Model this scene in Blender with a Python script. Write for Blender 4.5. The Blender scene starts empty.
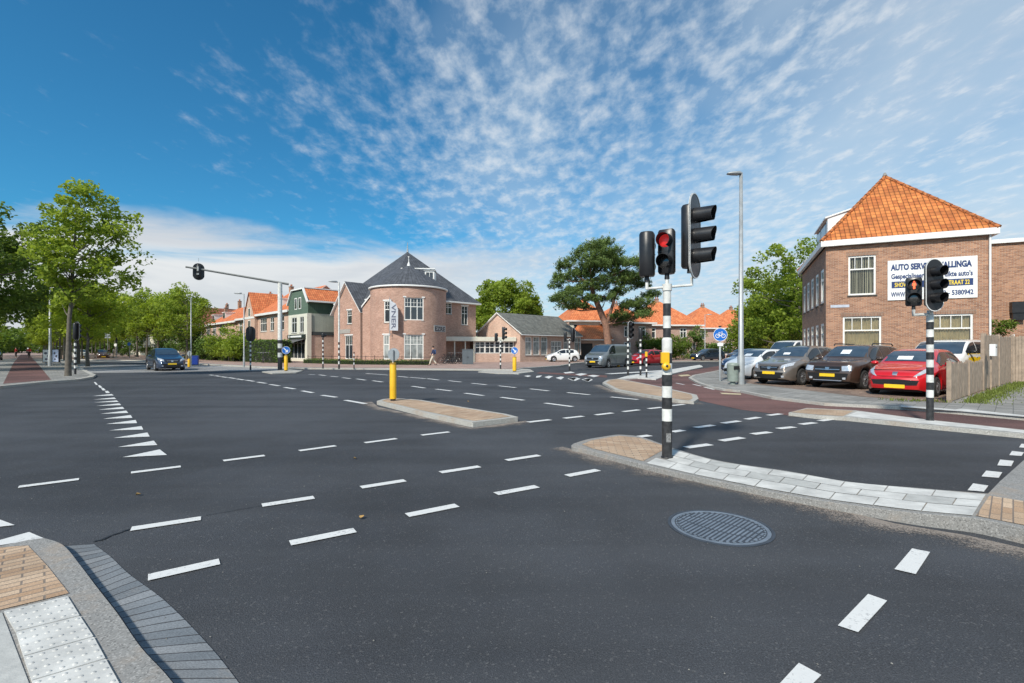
import bpy, bmesh, math, random
import numpy as np
from mathutils import Vector, Matrix
from mathutils.bvhtree import BVHTree
random.seed(7)
S = bpy.context.scene
COL = S.collection
PI = math.pi
R = math.radians

# ------------------------------------------------------------------ survey of the place
# The crossing was surveyed from the photographer's spot: eye 1.55 m above the road,
# bearings as pixel columns, ground distances as pixel rows.
EYE, FPX, CX, HY = 1.55, 484.0, 512.0, 349.0
def G(px, py, z=0.0):
    D = (EYE - z) * FPX / (py - HY)
    return Vector(((px - CX) / FPX * D, D, z))
def P(px, D, z=0.0):
    return Vector(((px - CX) / FPX * D, D, z))
def ZH(py, D):
    return EYE + (HY - py) * D / FPX

# ------------------------------------------------------------------ object helpers
def tag(o, label=None, cat=None, group=None, kind=None):
    if label: o['label'] = label
    if cat: o['category'] = cat
    if group: o['group'] = group
    if kind: o['kind'] = kind
    return o
def thing(name, label, cat, loc=(0, 0, 0), rz=0.0, group=None):
    o = bpy.data.objects.new(name, None)
    o.empty_display_size = 0.2
    COL.objects.link(o)
    o.location = loc; o.rotation_euler = (0, 0, rz)
    return tag(o, label, cat, group)
def copy_tree(o, parent=None):
    c = o.copy(); COL.objects.link(c); c.parent = parent
    for ch in list(o.children): copy_tree(ch, c)
    return c
def dup(o, loc, rz, label, group=None, scale=None):
    c = copy_tree(o); c.location = loc; c.rotation_euler = (0, 0, rz); c['label'] = label
    if group: c['group'] = group
    if scale: c.scale = (scale,) * 3 if not isinstance(scale, tuple) else scale
    return c

class MB:
    def __init__(s):
        s.v = []; s.f = []; s.uv = []; s.mi = []; s.sm = []
    def add(s, pts, faces, mi=0, smooth=False, uv=None):
        b = len(s.v)
        s.v.extend([tuple(p) for p in pts])
        for k, f in enumerate(faces):
            s.f.append([b + i for i in f]); s.mi.append(mi); s.sm.append(smooth)
            s.uv.append(uv[k] if uv else None)
        return s
    def poly(s, pts, mi=0, uv=None):
        return s.add(pts, [list(range(len(pts)))], mi, False, [uv] if uv else None)
    def box(s, x0, x1, y0, y1, z0, z1, mi=0, M=None):
        p = [Vector(q) for q in ((x0,y0,z0),(x1,y0,z0),(x1,y1,z0),(x0,y1,z0),(x0,y0,z1),(x1,y0,z1),(x1,y1,z1),(x0,y1,z1))]
        if M is not None: p = [M @ q for q in p]
        return s.add(p, [(0,3,2,1),(4,5,6,7),(0,1,5,4),(1,2,6,5),(2,3,7,6),(3,0,4,7)], mi)
    def cbox(s, c, sx, sy, sz, mi=0, rz=0.0):
        M = Matrix.Translation(Vector(c)) @ Matrix.Rotation(rz, 4, 'Z')
        return s.box(-sx/2, sx/2, -sy/2, sy/2, -sz/2, sz/2, mi, M)
    def prism(s, poly, z0, z1, mi=0, mside=None, bottom=False):
        """poly: list of (x,y) or (x,y,ztop); ccw or cw"""
        n = len(poly)
        area = sum(poly[i][0]*poly[(i+1)%n][1]-poly[(i+1)%n][0]*poly[i][1] for i in range(n))
        if area < 0: poly = list(reversed(poly))
        top = [(p[0], p[1], (p[2] if len(p) > 2 and z1 is None else z1)) for p in poly]
        bot = [(p[0], p[1], z0) for p in poly]
        s.add(top, [list(range(n))], mi)
        s.add(bot + top, [(i, (i+1) % n, n + (i+1) % n, n + i) for i in range(n)], mi if mside is None else mside)
        if bottom: s.add(bot, [list(reversed(range(n)))], mi)
        return s
    def tube(s, pts, r, n=10, mi=0, cap=True, smooth=True):
        pts = [Vector(p) for p in pts]
        rs = r if isinstance(r, (list, tuple)) else [r] * len(pts)
        base = len(s.v); ring = []
        prev = None
        for i, p in enumerate(pts):
            d = (pts[min(i+1, len(pts)-1)] - pts[max(i-1, 0)]).normalized()
            if prev is None:
                a = d.orthogonal().normalized()
            else:
                a = (prev - d * prev.dot(d)).normalized()
            prev = a
            b = d.cross(a)
            ring.append([p + (a*math.cos(2*PI*k/n) + b*math.sin(2*PI*k/n)) * rs[i] for k in range(n)])
        vs = [q for rg in ring for q in rg]
        fs = []
        for i in range(len(pts)-1):
            for k in range(n):
                fs.append((i*n+k, i*n+(k+1) % n, (i+1)*n+(k+1) % n, (i+1)*n+k))
        s.add(vs, fs, mi, smooth)
        if cap:
            s.add(ring[0], [list(reversed(range(n)))], mi)
            s.add(ring[-1], [list(range(n))], mi)
        return s
    def lathe(s, prof, n=24, mi=0, smooth=True, M=None, a0=0.0, a1=2*PI):
        full = abs(a1 - a0 - 2*PI) < 1e-6
        m = n if full else n + 1
        vs = []
        for (r, z) in prof:
            for k in range(m):
                a = a0 + (a1-a0) * k / n
                q = Vector((r*math.cos(a), r*math.sin(a), z))
                vs.append(M @ q if M is not None else q)
        fs = []
        for i in range(len(prof)-1):
            for k in range(n):
                k2 = (k+1) % m
                fs.append((i*m+k, i*m+k2, (i+1)*m+k2, (i+1)*m+k))
        return s.add(vs, fs, mi, smooth)
    def grid(s, P2, mi=0, smooth=True):
        """P2[i][j] points"""
        ni, nj = len(P2), len(P2[0])
        vs = [p for row in P2 for p in row]
        return s.add(vs, [(i*nj+j, i*nj+j+1, (i+1)*nj+j+1, (i+1)*nj+j) for i in range(ni-1) for j in range(nj-1)], mi, smooth)
    def build(s, name, mats, parent=None, bevel=0.0, bseg=2, weld=False, autosmooth=False):
        me = bpy.data.meshes.new(name)
        me.from_pydata(s.v, [], s.f)
        if not isinstance(mats, (list, tuple)): mats = [mats]
        for m in mats: me.materials.append(m)
        me.polygons.foreach_set('material_index', s.mi)
        me.polygons.foreach_set('use_smooth', s.sm)
        uvl = me.uv_layers.new(name='UVMap')
        data = np.zeros(len(me.loops) * 2, dtype=np.float32)
        co = s.v
        for pi, poly in enumerate(me.polygons):
            u0 = s.uv[pi]
            if u0 is not None:
                for k, li in enumerate(poly.loop_indices):
                    data[2*li], data[2*li+1] = u0[k]
                continue
            nx, ny, nz = poly.normal
            if abs(nz) > 0.97:
                for li, vi in zip(poly.loop_indices, poly.vertices):
                    data[2*li] = co[vi][0]; data[2*li+1] = co[vi][1]
            else:
                h = math.hypot(nx, ny); tx, ty = -ny/h, nx/h
                # up-slope direction = n x t
                bx, by, bz = -nz*ty, nz*tx, nx*ty - ny*tx
                for li, vi in zip(poly.loop_indices, poly.vertices):
                    x, y, z = co[vi]
                    data[2*li] = x*tx + y*ty; data[2*li+1] = x*bx + y*by + z*bz
        uvl.data.foreach_set('uv', data)
        me.validate(clean_customdata=False); me.update()
        if weld:
            bm = bmesh.new(); bm.from_mesh(me)
            bmesh.ops.remove_doubles(bm, verts=bm.verts, dist=1e-4)
            bmesh.ops.recalc_face_normals(bm, faces=bm.faces)
            bm.to_mesh(me); bm.free()
        o = bpy.data.objects.new(name, me)
        COL.objects.link(o)
        if parent is not None: o.parent = parent
        if bevel > 0:
            b = o.modifiers.new('bevel', 'BEVEL'); b.width = bevel; b.segments = bseg; b.limit_method = 'ANGLE'; b.angle_limit = R(35)
        return o

# ------------------------------------------------------------------ materials
class NT:
    def __init__(s, tree): s.t = tree; s.L = tree.links
    def n(s, typ, **kw):
        nd = s.t.nodes.new(typ)
        ins = kw.pop('ins', {})
        for k, v in kw.items(): setattr(nd, k, v)
        for k, v in ins.items():
            if hasattr(v, 'is_output') or isinstance(v, bpy.types.NodeSocket): s.L.new(v, nd.inputs[k])
            else: nd.inputs[k].default_value = v
        return nd
    def math(s, op, a, b=0.0, c=None, clamp=False):
        nd = s.t.nodes.new('ShaderNodeMath'); nd.operation = op; nd.use_clamp = clamp
        for i, v in enumerate((a, b) if c is None else (a, b, c)):
            if isinstance(v, bpy.types.NodeSocket): s.L.new(v, nd.inputs[i])
            else: nd.inputs[i].default_value = v
        return nd.outputs[0]
    def mix(s, f, a, b, mode='MIX'):
        nd = s.t.nodes.new('ShaderNodeMix'); nd.data_type = 'RGBA'; nd.blend_type = mode
        for i, v in ((0, f), (6, a), (7, b)):
            if isinstance(v, bpy.types.NodeSocket): s.L.new(v, nd.inputs[i])
            else:
                nd.inputs[i].default_value = v if i == 0 else (tuple(v) + (1,) if len(v) == 3 else v)
        return nd.outputs[2]
    def ramp(s, f, stops):
        nd = s.t.nodes.new('ShaderNodeValToRGB')
        s.L.new(f, nd.inputs[0])
        el = nd.color_ramp.elements
        while len(el) < len(stops): el.new(0.5)
        for e, (p, c) in zip(el, stops):
            e.position = p; e.color = tuple(c) + (1,) if len(c) == 3 else c
        return nd.outputs[0]
    def noise(s, vec, scale, detail=4, rough=0.55, dist=0.0, out=0):
        nd = s.t.nodes.new('ShaderNodeTexNoise')
        if vec is not None: s.L.new(vec, nd.inputs['Vector'])
        nd.inputs['Scale'].default_value = scale; nd.inputs['Detail'].default_value = detail
        nd.inputs['Roughness'].default_value = rough; nd.inputs['Distortion'].default_value = dist
        return nd.outputs[out]
    def mapr(s, v, a, b, c=0.0, d=1.0, smooth=True):
        nd = s.t.nodes.new('ShaderNodeMapRange'); nd.interpolation_type = 'SMOOTHSTEP' if smooth else 'LINEAR'
        s.L.new(v, nd.inputs[0])
        for i, q in zip((1, 2, 3, 4), (a, b, c, d)): nd.inputs[i].default_value = q
        return nd.outputs[0]

def newmat(name):
    m = bpy.data.materials.new(name); m.use_nodes = True
    t = m.node_tree; t.nodes.clear()
    k = NT(t)
    bs = k.n('ShaderNodeBsdfPrincipled'); out = k.n('ShaderNodeOutputMaterial')
    t.links.new(bs.outputs[0], out.inputs[0])
    return m, k, bs
def bump(k, bs, h, strength=0.3, dist=0.01):
    b = k.n('ShaderNodeBump'); b.inputs['Strength'].default_value = strength; b.inputs['Distance'].default_value = dist
    k.L.new(h, b.inputs['Height']); k.L.new(b.outputs[0], bs.inputs['Normal'])
_mc = {}
def simple(name, col, rough=0.5, metal=0.0, var=0.12, scale=6.0, bmp=0.0, coat=0.0, spec=0.5, emis=None, estr=0.0):
    key = name
    if key in _mc: return _mc[key]
    m, k, bs = newmat(name)
    tc = k.n('ShaderNodeTexCoord')
    nz = k.noise(tc.outputs['Object'], scale, 6, 0.6)
    a = tuple(c*(1-var) for c in col); b = tuple(min(1, c*(1+var)) for c in col)
    c = k.ramp(nz, [(0.3, a), (0.7, b)])
    k.L.new(c, bs.inputs['Base Color'])
    rr = k.mapr(nz, 0.3, 0.7, max(0.02, rough-0.05), min(1, rough+0.07))
    k.L.new(rr, bs.inputs['Roughness'])
    bs.inputs['Metallic'].default_value = metal
    bs.inputs['Coat Weight'].default_value = coat
    bs.inputs['Coat Roughness'].default_value = 0.05
    bs.inputs['Specular IOR Level'].default_value = spec
    if bmp > 0:
        bump(k, bs, k.noise(tc.outputs['Object'], scale*8, 5), bmp, 0.01)
    if emis:
        bs.inputs['Emission Color'].default_value = tuple(emis) + (1,); bs.inputs['Emission Strength'].default_value = estr
    _mc[key] = m
    return m

def brickmat(name, c1, c2, mortar, bw=0.22, bh=0.0625, msize=0.008, var=0.25, rough=0.85, offset=0.5, bmp=0.4, uvrot=0.0, dirt=0.25, freq=2):
    if name in _mc: return _mc[name]
    m, k, bs = newmat(name)
    uv = k.n('ShaderNodeUVMap').outputs[0]
    if uvrot:
        mp = k.n('ShaderNodeMapping'); mp.inputs['Rotation'].default_value = (0, 0, uvrot); k.L.new(uv, mp.inputs[0]); uv = mp.outputs[0]
    br = k.n('ShaderNodeTexBrick', offset=offset, offset_frequency=freq)
    k.L.new(uv, br.inputs['Vector'])
    br.inputs['Color1'].default_value = (0, 0, 0, 1); br.inputs['Color2'].default_value = (1, 1, 1, 1)
    br.inputs['Mortar'].default_value = (0.5, 0.5, 0.5, 1)
    br.inputs['Scale'].default_value = 1.0; br.inputs['Mortar Size'].default_value = msize
    br.inputs['Mortar Smooth'].default_value = 0.25
    br.inputs['Brick Width'].default_value = bw; br.inputs['Row Height'].default_value = bh
    n1 = k.noise(uv, 0.9, 6, 0.6); n2 = k.noise(uv, 14.0, 4, 0.7)
    base = k.ramp(br.outputs['Color'], [(0.0, c1), (0.5, tuple((a+b)/2 for a, b in zip(c1, c2))), (1.0, c2)])
    base = k.mix(k.math('MULTIPLY', n2, var), base, tuple(c*0.45 for c in c1), 'MIX')
    col = k.mix(br.outputs['Fac'], base, mortar)
    dk = k.mapr(n1, 0.25, 0.75, 1.0 - dirt, 1.0 + dirt*0.5)
    dk = k.math('MULTIPLY', dk, k.mapr(k.noise(uv, 85, 3, 0.85), 0.32, 0.68, 0.72, 1.28))
    stn = k.noise(uv, 2.3, 5, 0.7)
    col = k.mix(k.mapr(stn, 0.56, 0.72, 0.0, dirt), col, (0.34, 0.28, 0.22))
    mul = k.n('ShaderNodeVectorMath', operation='SCALE'); k.L.new(col, mul.inputs[0]); k.L.new(dk, mul.inputs['Scale'])
    k.L.new(mul.outputs[0], bs.inputs['Base Color'])
    bs.inputs['Roughness'].default_value = rough
    h = k.math('SUBTRACT', k.math('MULTIPLY', n2, 0.4), br.outputs['Fac'])
    bump(k, bs, h, bmp, 0.008)
    _mc[name] = m
    return m

def tilemat(name, c1, c2, tw=0.26, th=0.34, dirt=0.35, bmp=1.0):
    """pantile roof: rows of rounded tiles, uv in metres"""
    if name in _mc: return _mc[name]
    m, k, bs = newmat(name)
    uv = k.n('ShaderNodeUVMap').outputs[0]
    sp = k.n('ShaderNodeSeparateXYZ'); k.L.new(uv, sp.inputs[0])
    u = k.math('DIVIDE', sp.outputs[0], tw); v = k.math('DIVIDE', sp.outputs[1], th)
    fu = k.math('FRACT', u); fv = k.math('FRACT', v)
    wave = k.math('SINE', k.math('MULTIPLY', fu, PI))
    h = k.math('ADD', k.math('MULTIPLY', k.math('POWER', wave, 0.6), 0.6), k.math('MULTIPLY', k.math('SUBTRACT', 1.0, fv), 0.6))
    br = k.n('ShaderNodeTexBrick', offset=0.0)
    k.L.new(uv, br.inputs['Vector'])
    for nm, vv in (('Scale', 1.0), ('Mortar Size', 0.0), ('Brick Width', tw), ('Row Height', th)): br.inputs[nm].default_value = vv
    br.inputs['Color1'].default_value = (0, 0, 0, 1); br.inputs['Color2'].default_value = (1, 1, 1, 1)
    base = k.ramp(br.outputs['Color'], [(0, c1), (1, c2)])
    n1 = k.noise(uv, 1.3, 6, 0.65)
    shade = k.math('MULTIPLY', k.mapr(wave, 0.0, 0.45, 0.35, 1.0), k.mapr(fv, 0.0, 0.22, 0.35, 1.0))
    shade = k.math('MULTIPLY', shade, k.mapr(n1, 0.3, 0.7, 1-dirt, 1.12))
    mul = k.n('ShaderNodeVectorMath', operation='SCALE'); k.L.new(base, mul.inputs[0]); k.L.new(shade, mul.inputs['Scale'])
    k.L.new(mul.outputs[0], bs.inputs['Base Color'])
    bs.inputs['Roughness'].default_value = 0.75
    bump(k, bs, h, bmp, 0.05)
    _mc[name] = m
    return m

def asphalt(name, col, fleck=0.24, patch=0.32, tint=(0.055, 0.062, 0.076)):
    m, k, bs = newmat(name)
    pos = k.n('ShaderNodeNewGeometry').outputs['Position']
    n1 = k.noise(pos, 0.22, 5, 0.6); n2 = k.noise(pos, 90, 3, 0.7); n3 = k.noise(pos, 1.6, 6, 0.65)
    vo = k.n('ShaderNodeTexVoronoi'); k.L.new(pos, vo.inputs['Vector']); vo.inputs['Scale'].default_value = 150
    vb = k.n('ShaderNodeTexVoronoi'); k.L.new(pos, vb.inputs['Vector']); vb.inputs['Scale'].default_value = 85
    c = k.mix(k.mapr(n1, 0.35, 0.65), tuple(x*(1-patch) for x in col), tuple(x*(1+patch) for x in col))
    c = k.mix(k.mapr(n3, 0.35, 0.75, 0.0, 0.35), c, tint)
    cellv = k.n('ShaderNodeSeparateColor'); k.L.new(vo.outputs['Color'], cellv.inputs[0])
    fl = k.mapr(cellv.outputs[0], 0.80, 1.0)
    c = k.mix(k.math('MULTIPLY', fl, fleck), c, (0.15, 0.155, 0.165))
    cb = k.n('ShaderNodeSeparateColor'); k.L.new(vb.outputs['Color'], cb.inputs[0])
    c = k.mix(k.math('MULTIPLY', k.math('GREATER_THAN', cb.outputs[1], 0.965), fleck*0.7), c, (0.30, 0.29, 0.28))
    c = k.mix(k.math('MULTIPLY', k.math('LESS_THAN', n2, 0.42), 0.35), c, (0.018, 0.018, 0.021))
    g_ = k.n('ShaderNodeVectorMath', operation='SCALE'); k.L.new(c, g_.inputs[0])
    k.L.new(k.mapr(k.noise(pos, 120, 2, 0.9), 0.34, 0.66, 0.55, 1.45), g_.inputs['Scale']); c = g_.outputs[0]
    # worn wheel tracks and seams along the two driving directions
    for ang, off in ((R(-46), 1.3), (R(43), 0.4)):
        mp = k.n('ShaderNodeMapping'); mp.inputs['Rotation'].default_value = (0, 0, ang); mp.inputs['Scale'].default_value = (0.035, 1, 1)
        mp.inputs['Location'].default_value = (off, off*3, 0); k.L.new(pos, mp.inputs[0])
        st = k.noise(mp.outputs[0], 0.9, 4, 0.5)
        c = k.mix(k.mapr(st, 0.50, 0.68, 0.0, 0.28), c, tuple(x*1.7 for x in col))
        c = k.mix(k.mapr(st, 0.32, 0.45, 0.28, 0.0), c, tuple(x*0.55 for x in col))
    k.L.new(c, bs.inputs['Base Color'])
    bs.inputs['Roughness'].default_value = 0.82
    bs.inputs['Specular IOR Level'].default_value = 0.35
    h = k.math('ADD', vo.outputs['Distance'], k.math('MULTIPLY', n2, 0.6))
    bump(k, bs, h, 0.55, 0.006)
    return m

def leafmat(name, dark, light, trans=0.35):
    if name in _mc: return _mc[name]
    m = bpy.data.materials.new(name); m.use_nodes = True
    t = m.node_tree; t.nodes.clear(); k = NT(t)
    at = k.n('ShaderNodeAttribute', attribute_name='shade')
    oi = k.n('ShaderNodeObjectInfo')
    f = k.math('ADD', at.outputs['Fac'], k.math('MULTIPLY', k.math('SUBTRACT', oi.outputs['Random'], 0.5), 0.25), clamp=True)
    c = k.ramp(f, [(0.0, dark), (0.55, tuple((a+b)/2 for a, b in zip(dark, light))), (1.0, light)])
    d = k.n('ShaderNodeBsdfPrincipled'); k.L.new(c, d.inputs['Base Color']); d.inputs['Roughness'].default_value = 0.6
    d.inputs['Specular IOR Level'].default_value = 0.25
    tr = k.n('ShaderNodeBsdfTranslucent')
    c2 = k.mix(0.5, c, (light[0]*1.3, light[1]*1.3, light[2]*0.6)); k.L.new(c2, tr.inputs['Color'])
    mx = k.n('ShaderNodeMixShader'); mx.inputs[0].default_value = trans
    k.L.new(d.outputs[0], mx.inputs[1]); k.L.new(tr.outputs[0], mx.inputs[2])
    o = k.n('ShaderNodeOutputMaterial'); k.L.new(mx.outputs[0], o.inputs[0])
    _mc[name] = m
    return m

M_WHITE = simple('white_paint', (0.75, 0.75, 0.73), 0.45, var=0.06, scale=3)
M_CREAM = simple('cream_paint', (0.68, 0.66, 0.56), 0.5, var=0.07, scale=3)
M_FRAME = simple('window_frame_paint', (0.78, 0.77, 0.73), 0.4, var=0.05, scale=4)
M_GLASS = simple('window_glass', (0.035, 0.042, 0.05), 0.06, var=0.3, scale=0.8, spec=0.9)
M_SIDEGLASS = simple('car_side_glass', (0.015, 0.02, 0.026), 0.05, var=0.3, scale=1.5, spec=0.7)
M_CARGLASS = simple('car_glass', (0.035, 0.06, 0.09), 0.04, var=0.25, scale=1.5, spec=1.0)
M_BLACKP = simple('black_plastic', (0.018, 0.018, 0.02), 0.35, var=0.2, scale=5, bmp=0.05)
M_BLACKM = simple('matt_black', (0.015, 0.015, 0.016), 0.7, var=0.25, scale=8)
M_GREYM = simple('galvanised_steel', (0.33, 0.35, 0.36), 0.45, metal=0.3, var=0.12, scale=5)
M_POLEW = simple('pole_white', (0.66, 0.66, 0.63), 0.45, var=0.2, scale=9, bmp=0.1)
M_POLEB = simple('pole_black', (0.028, 0.028, 0.03), 0.45, var=0.6, scale=14, bmp=0.1)
M_YEL = simple('bollard_yellow', (0.75, 0.43, 0.015), 0.4, var=0.1, scale=4)
M_BLUE = simple('sign_blue', (0.01, 0.13, 0.5), 0.4, var=0.06)
M_RUBBER = simple('tyre_rubber', (0.02, 0.02, 0.02), 0.85, var=0.2, scale=12)
M_ALLOY = simple('wheel_alloy', (0.5, 0.5, 0.52), 0.3, metal=0.8, var=0.05)
M_CHROME = simple('chrome', (0.6, 0.6, 0.6), 0.35, metal=1.0, var=0.03)
M_LAMPGL = simple('headlamp_glass', (0.55, 0.58, 0.62), 0.12, metal=0.35, var=0.2, scale=14, coat=1.0)
M_REDL = simple('tail_lamp_red', (0.4, 0.01, 0.01), 0.2, var=0.1, coat=1.0)
M_PLATE = simple('plate_yellow', (0.85, 0.55, 0.02), 0.45, var=0.04)
M_BARK = simple('bark', (0.12, 0.105, 0.085), 0.9, var=0.35, scale=7, bmp=0.6)
M_BARKP = simple('pine_bark', (0.24, 0.13, 0.09), 0.9, var=0.35, scale=5, bmp=0.6)
M_WOOD = simple('grey_wood', (0.32, 0.25, 0.19), 0.85, var=0.3, scale=4, bmp=0.3)
def kerbmat(name, col):
    m, k, bs = newmat(name)
    pos = k.n('ShaderNodeNewGeometry').outputs['Position']
    n1 = k.noise(pos, 1.7, 6, 0.65); n2 = k.noise(pos, 60, 4, 0.8)
    vo = k.n('ShaderNodeTexVoronoi'); k.L.new(pos, vo.inputs['Vector']); vo.inputs['Scale'].default_value = 120
    sc = k.n('ShaderNodeSeparateColor'); k.L.new(vo.outputs['Color'], sc.inputs[0])
    c = k.mix(n2, tuple(x*0.62 for x in col), tuple(min(1, x*1.38) for x in col))
    c = k.mix(k.mapr(sc.outputs[0], 0.7, 1.0, 0.0, 0.6), c, tuple(min(1, x*1.9) for x in col))
    c = k.mix(k.mapr(sc.outputs[1], 0.8, 1.0, 0.0, 0.7), c, tuple(x*0.35 for x in col))
    c = k.mix(k.mapr(n1, 0.50, 0.68, 0.0, 0.55), c, (0.36, 0.28, 0.21))
    c = k.mix(k.mapr(n1, 0.42, 0.28, 0.0, 0.45), c, tuple(x*0.5 for x in col))
    k.L.new(c, bs.inputs['Base Color']); bs.inputs['Roughness'].default_value = 0.9
    bump(k, bs, n2, 0.5, 0.004); return m
M_CONC = kerbmat('kerb_concrete', (0.24, 0.235, 0.225)); M_CONCL = kerbmat('kerb_concrete_pale', (0.38, 0.37, 0.34))
BR_CHURCH = brickmat('brick_pink', (0.38, 0.195, 0.135), (0.56, 0.33, 0.245), (0.5, 0.40, 0.34), dirt=0.15)
BR_HOUSE = brickmat('brick_brown', (0.25, 0.105, 0.055), (0.50, 0.25, 0.14), (0.40, 0.32, 0.26), dirt=0.16, msize=0.009)
BR_ROW = brickmat('brick_salmon', (0.52, 0.31, 0.22), (0.68, 0.46, 0.35), (0.55, 0.45, 0.38), dirt=0.15)
BR_LOW = brickmat('brick_lowhall', (0.50, 0.31, 0.235), (0.66, 0.45, 0.35), (0.55, 0.45, 0.38), dirt=0.15)
BR_VILLA = brickmat('brick_villa', (0.42, 0.24, 0.19), (0.58, 0.36, 0.29), (0.48, 0.4, 0.34), dirt=0.15)
TL_OR = tilemat('orange_pantile', (0.46, 0.13, 0.032), (0.72, 0.25, 0.065), tw=0.215, th=0.27, bmp=1.0)
TL_VIL = tilemat('villa_tile', (0.60, 0.16, 0.055), (0.76, 0.26, 0.10), dirt=0.15, bmp=0.5)
TL_ROW = tilemat('row_tile', (0.58, 0.15, 0.05), (0.74, 0.24, 0.09), dirt=0.2, bmp=0.6)
TL_RB = tilemat('brown_tile', (0.26, 0.085, 0.045), (0.38, 0.14, 0.08))
TL_SLATE = tilemat('slate', (0.065, 0.07, 0.082), (0.105, 0.112, 0.13), tw=0.3, th=0.22, bmp=0.3, dirt=0.2)
TL_GREY = tilemat('grey_tile', (0.14, 0.145, 0.13), (0.21, 0.21, 0.19), tw=0.3, th=0.3, bmp=0.4, dirt=0.25)
LEAF_MID = leafmat('leaf_mid', (0.085, 0.135, 0.016), (0.38, 0.48, 0.07), 0.45)
LEAF_DARK = leafmat('leaf_dark', (0.03, 0.06, 0.011), (0.19, 0.28, 0.04))
LEAF_YEL = leafmat('leaf_bright', (0.11, 0.165, 0.015), (0.44, 0.54, 0.06), 0.45)
LEAF_PINE = leafmat('leaf_pine', (0.04, 0.07, 0.018), (0.22, 0.31, 0.09), 0.25)
LEAF_HEDGE = leafmat('leaf_hedge', (0.035, 0.07, 0.015), (0.17, 0.27, 0.05), 0.25)
LEAF_GOLD = leafmat('leaf_gold', (0.12, 0.13, 0.02), (0.36, 0.36, 0.08))

# ------------------------------------------------------------------ camera
cam = bpy.data.cameras.new('camera'); co = bpy.data.objects.new('camera', cam); COL.objects.link(co)
co.location = (0, 0, EYE); co.rotation_euler = (R(90), 0, 0)
cam.sensor_width = 36; cam.lens = FPX/1024*36; cam.shift_y = (HY - 341.5)/1024
cam.clip_start = 0.05; cam.clip_end = 5000
S.camera = co
S.view_settings.view_transform = 'Standard'; S.view_settings.look = 'None'; S.view_settings.exposure = 0
S.cycles.use_denoising = True
S.cycles.max_bounces = 6; S.cycles.diffuse_bounces = 3; S.cycles.glossy_bounces = 3; S.cycles.transparent_max_bounces = 8

# ------------------------------------------------------------------ sun and sky
SUN_DIR = Vector((-0.50, -0.866, 0)).normalized()
SUN_EL = R(41)
sd = Vector((SUN_DIR.x*math.cos(SUN_EL), SUN_DIR.y*math.cos(SUN_EL), math.sin(SUN_EL)))
sl = bpy.data.lights.new('sun', 'SUN'); so = bpy.data.objects.new('sun', sl); COL.objects.link(so)
sl.energy = 5.0; sl.angle = R(5); sl.color = (1.0, 0.92, 0.80)
so.rotation_euler = sd.to_track_quat('Z', 'Y').to_euler()
so.location = (0, 0, 40)

W = bpy.data.worlds.new('World'); S.world = W; W.use_nodes = True
wt = W.node_tree; wt.nodes.clear(); k = NT(wt)
sky = k.n('ShaderNodeTexSky', sky_type='NISHITA', sun_disc=False)
sky.sun_elevation = SUN_EL; sky.sun_rotation = math.atan2(SUN_DIR.x, SUN_DIR.y)
sky.air_density = 1.0; sky.dust_density = 0.6; sky.ozone_density = 2.0
skc = k.mix(1.0, sky.outputs[0], (0.032, 0.106, 0.134), 'MULTIPLY')
dirv = k.n('ShaderNodeTexCoord').outputs['Generated']
sx = k.n('ShaderNodeSeparateXYZ'); k.L.new(dirv, sx.inputs[0])
X_, Y_, Z_ = sx.outputs
zc = k.math('MAXIMUM', Z_, 0.0)
az = k.math('DIVIDE', X_, k.math('MAXIMUM', k.math('ABSOLUTE', Y_), 0.15))       # sideways bearing
el = k.math('DIVIDE', Z_, k.math('SQRT', k.math('ADD', k.math('MULTIPLY', X_, X_), k.math('MULTIPLY', Y_, Y_))))
el2 = k.math('DIVIDE', Z_, k.math('MAXIMUM', Y_, 0.2))
# cloud layer: high altocumulus plane
pz = k.math('ADD', zc, 0.10)
pl = k.n('ShaderNodeCombineXYZ'); k.L.new(k.math('DIVIDE', X_, pz), pl.inputs[0]); k.L.new(k.math('DIVIDE', Y_, pz), pl.inputs[1])
mp = k.n('ShaderNodeMapping'); mp.inputs['Rotation'].default_value = (0, 0, R(20)); mp.inputs['Scale'].default_value = (1.0, 0.62, 1); k.L.new(pl.outputs[0], mp.inputs[0])
cell = k.noise(mp.outputs[0], 12.5, 8, 0.60, 0.12)
mp3 = k.n('ShaderNodeMapping'); mp3.inputs['Rotation'].default_value = (0, 0, R(62)); mp3.inputs['Scale'].default_value = (1.0, 0.35, 1); k.L.new(pl.outputs[0], mp3.inputs[0])
band = k.noise(mp3.outputs[0], 1.15, 4, 0.55, 0.1)
# coverage grows to the right; the upper left is clear
cov = k.mapr(k.math('ADD', az, k.math('MULTIPLY', k.math('SUBTRACT', band, 0.5), 1.3)), -0.78, 0.50, -0.16, 0.30, smooth=False)
low = k.math('MULTIPLY', k.mapr(el2, 0.40, 0.06, 0.0, 0.16), k.mapr(az, -0.15, 0.45))
cov = k.math('ADD', cov, low)
midb = k.math('MULTIPLY', k.math('MULTIPLY', k.mapr(el2, 0.26, 0.42), k.mapr(el2, 0.72, 0.52)), k.math('MULTIPLY', k.mapr(az, -0.85, -0.45), k.mapr(az, 0.3, 0.0)))
cov = k.math('ADD', cov, k.math('MULTIPLY', midb, 0.10))
dens = k.mapr(k.math('ADD', k.math('ADD', cell, k.math('MULTIPLY', k.math('SUBTRACT', band, 0.5), 0.30)), cov), 0.42, 1.08)
veil = k.math('MULTIPLY', k.mapr(k.math('ADD', band, k.math('MULTIPLY', az, 0.30)), 0.40, 0.86), 0.80)
dens = k.math('MAXIMUM', dens, veil)
dens = k.math('MULTIPLY', dens, k.mapr(zc, -0.01, 0.05))
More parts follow.
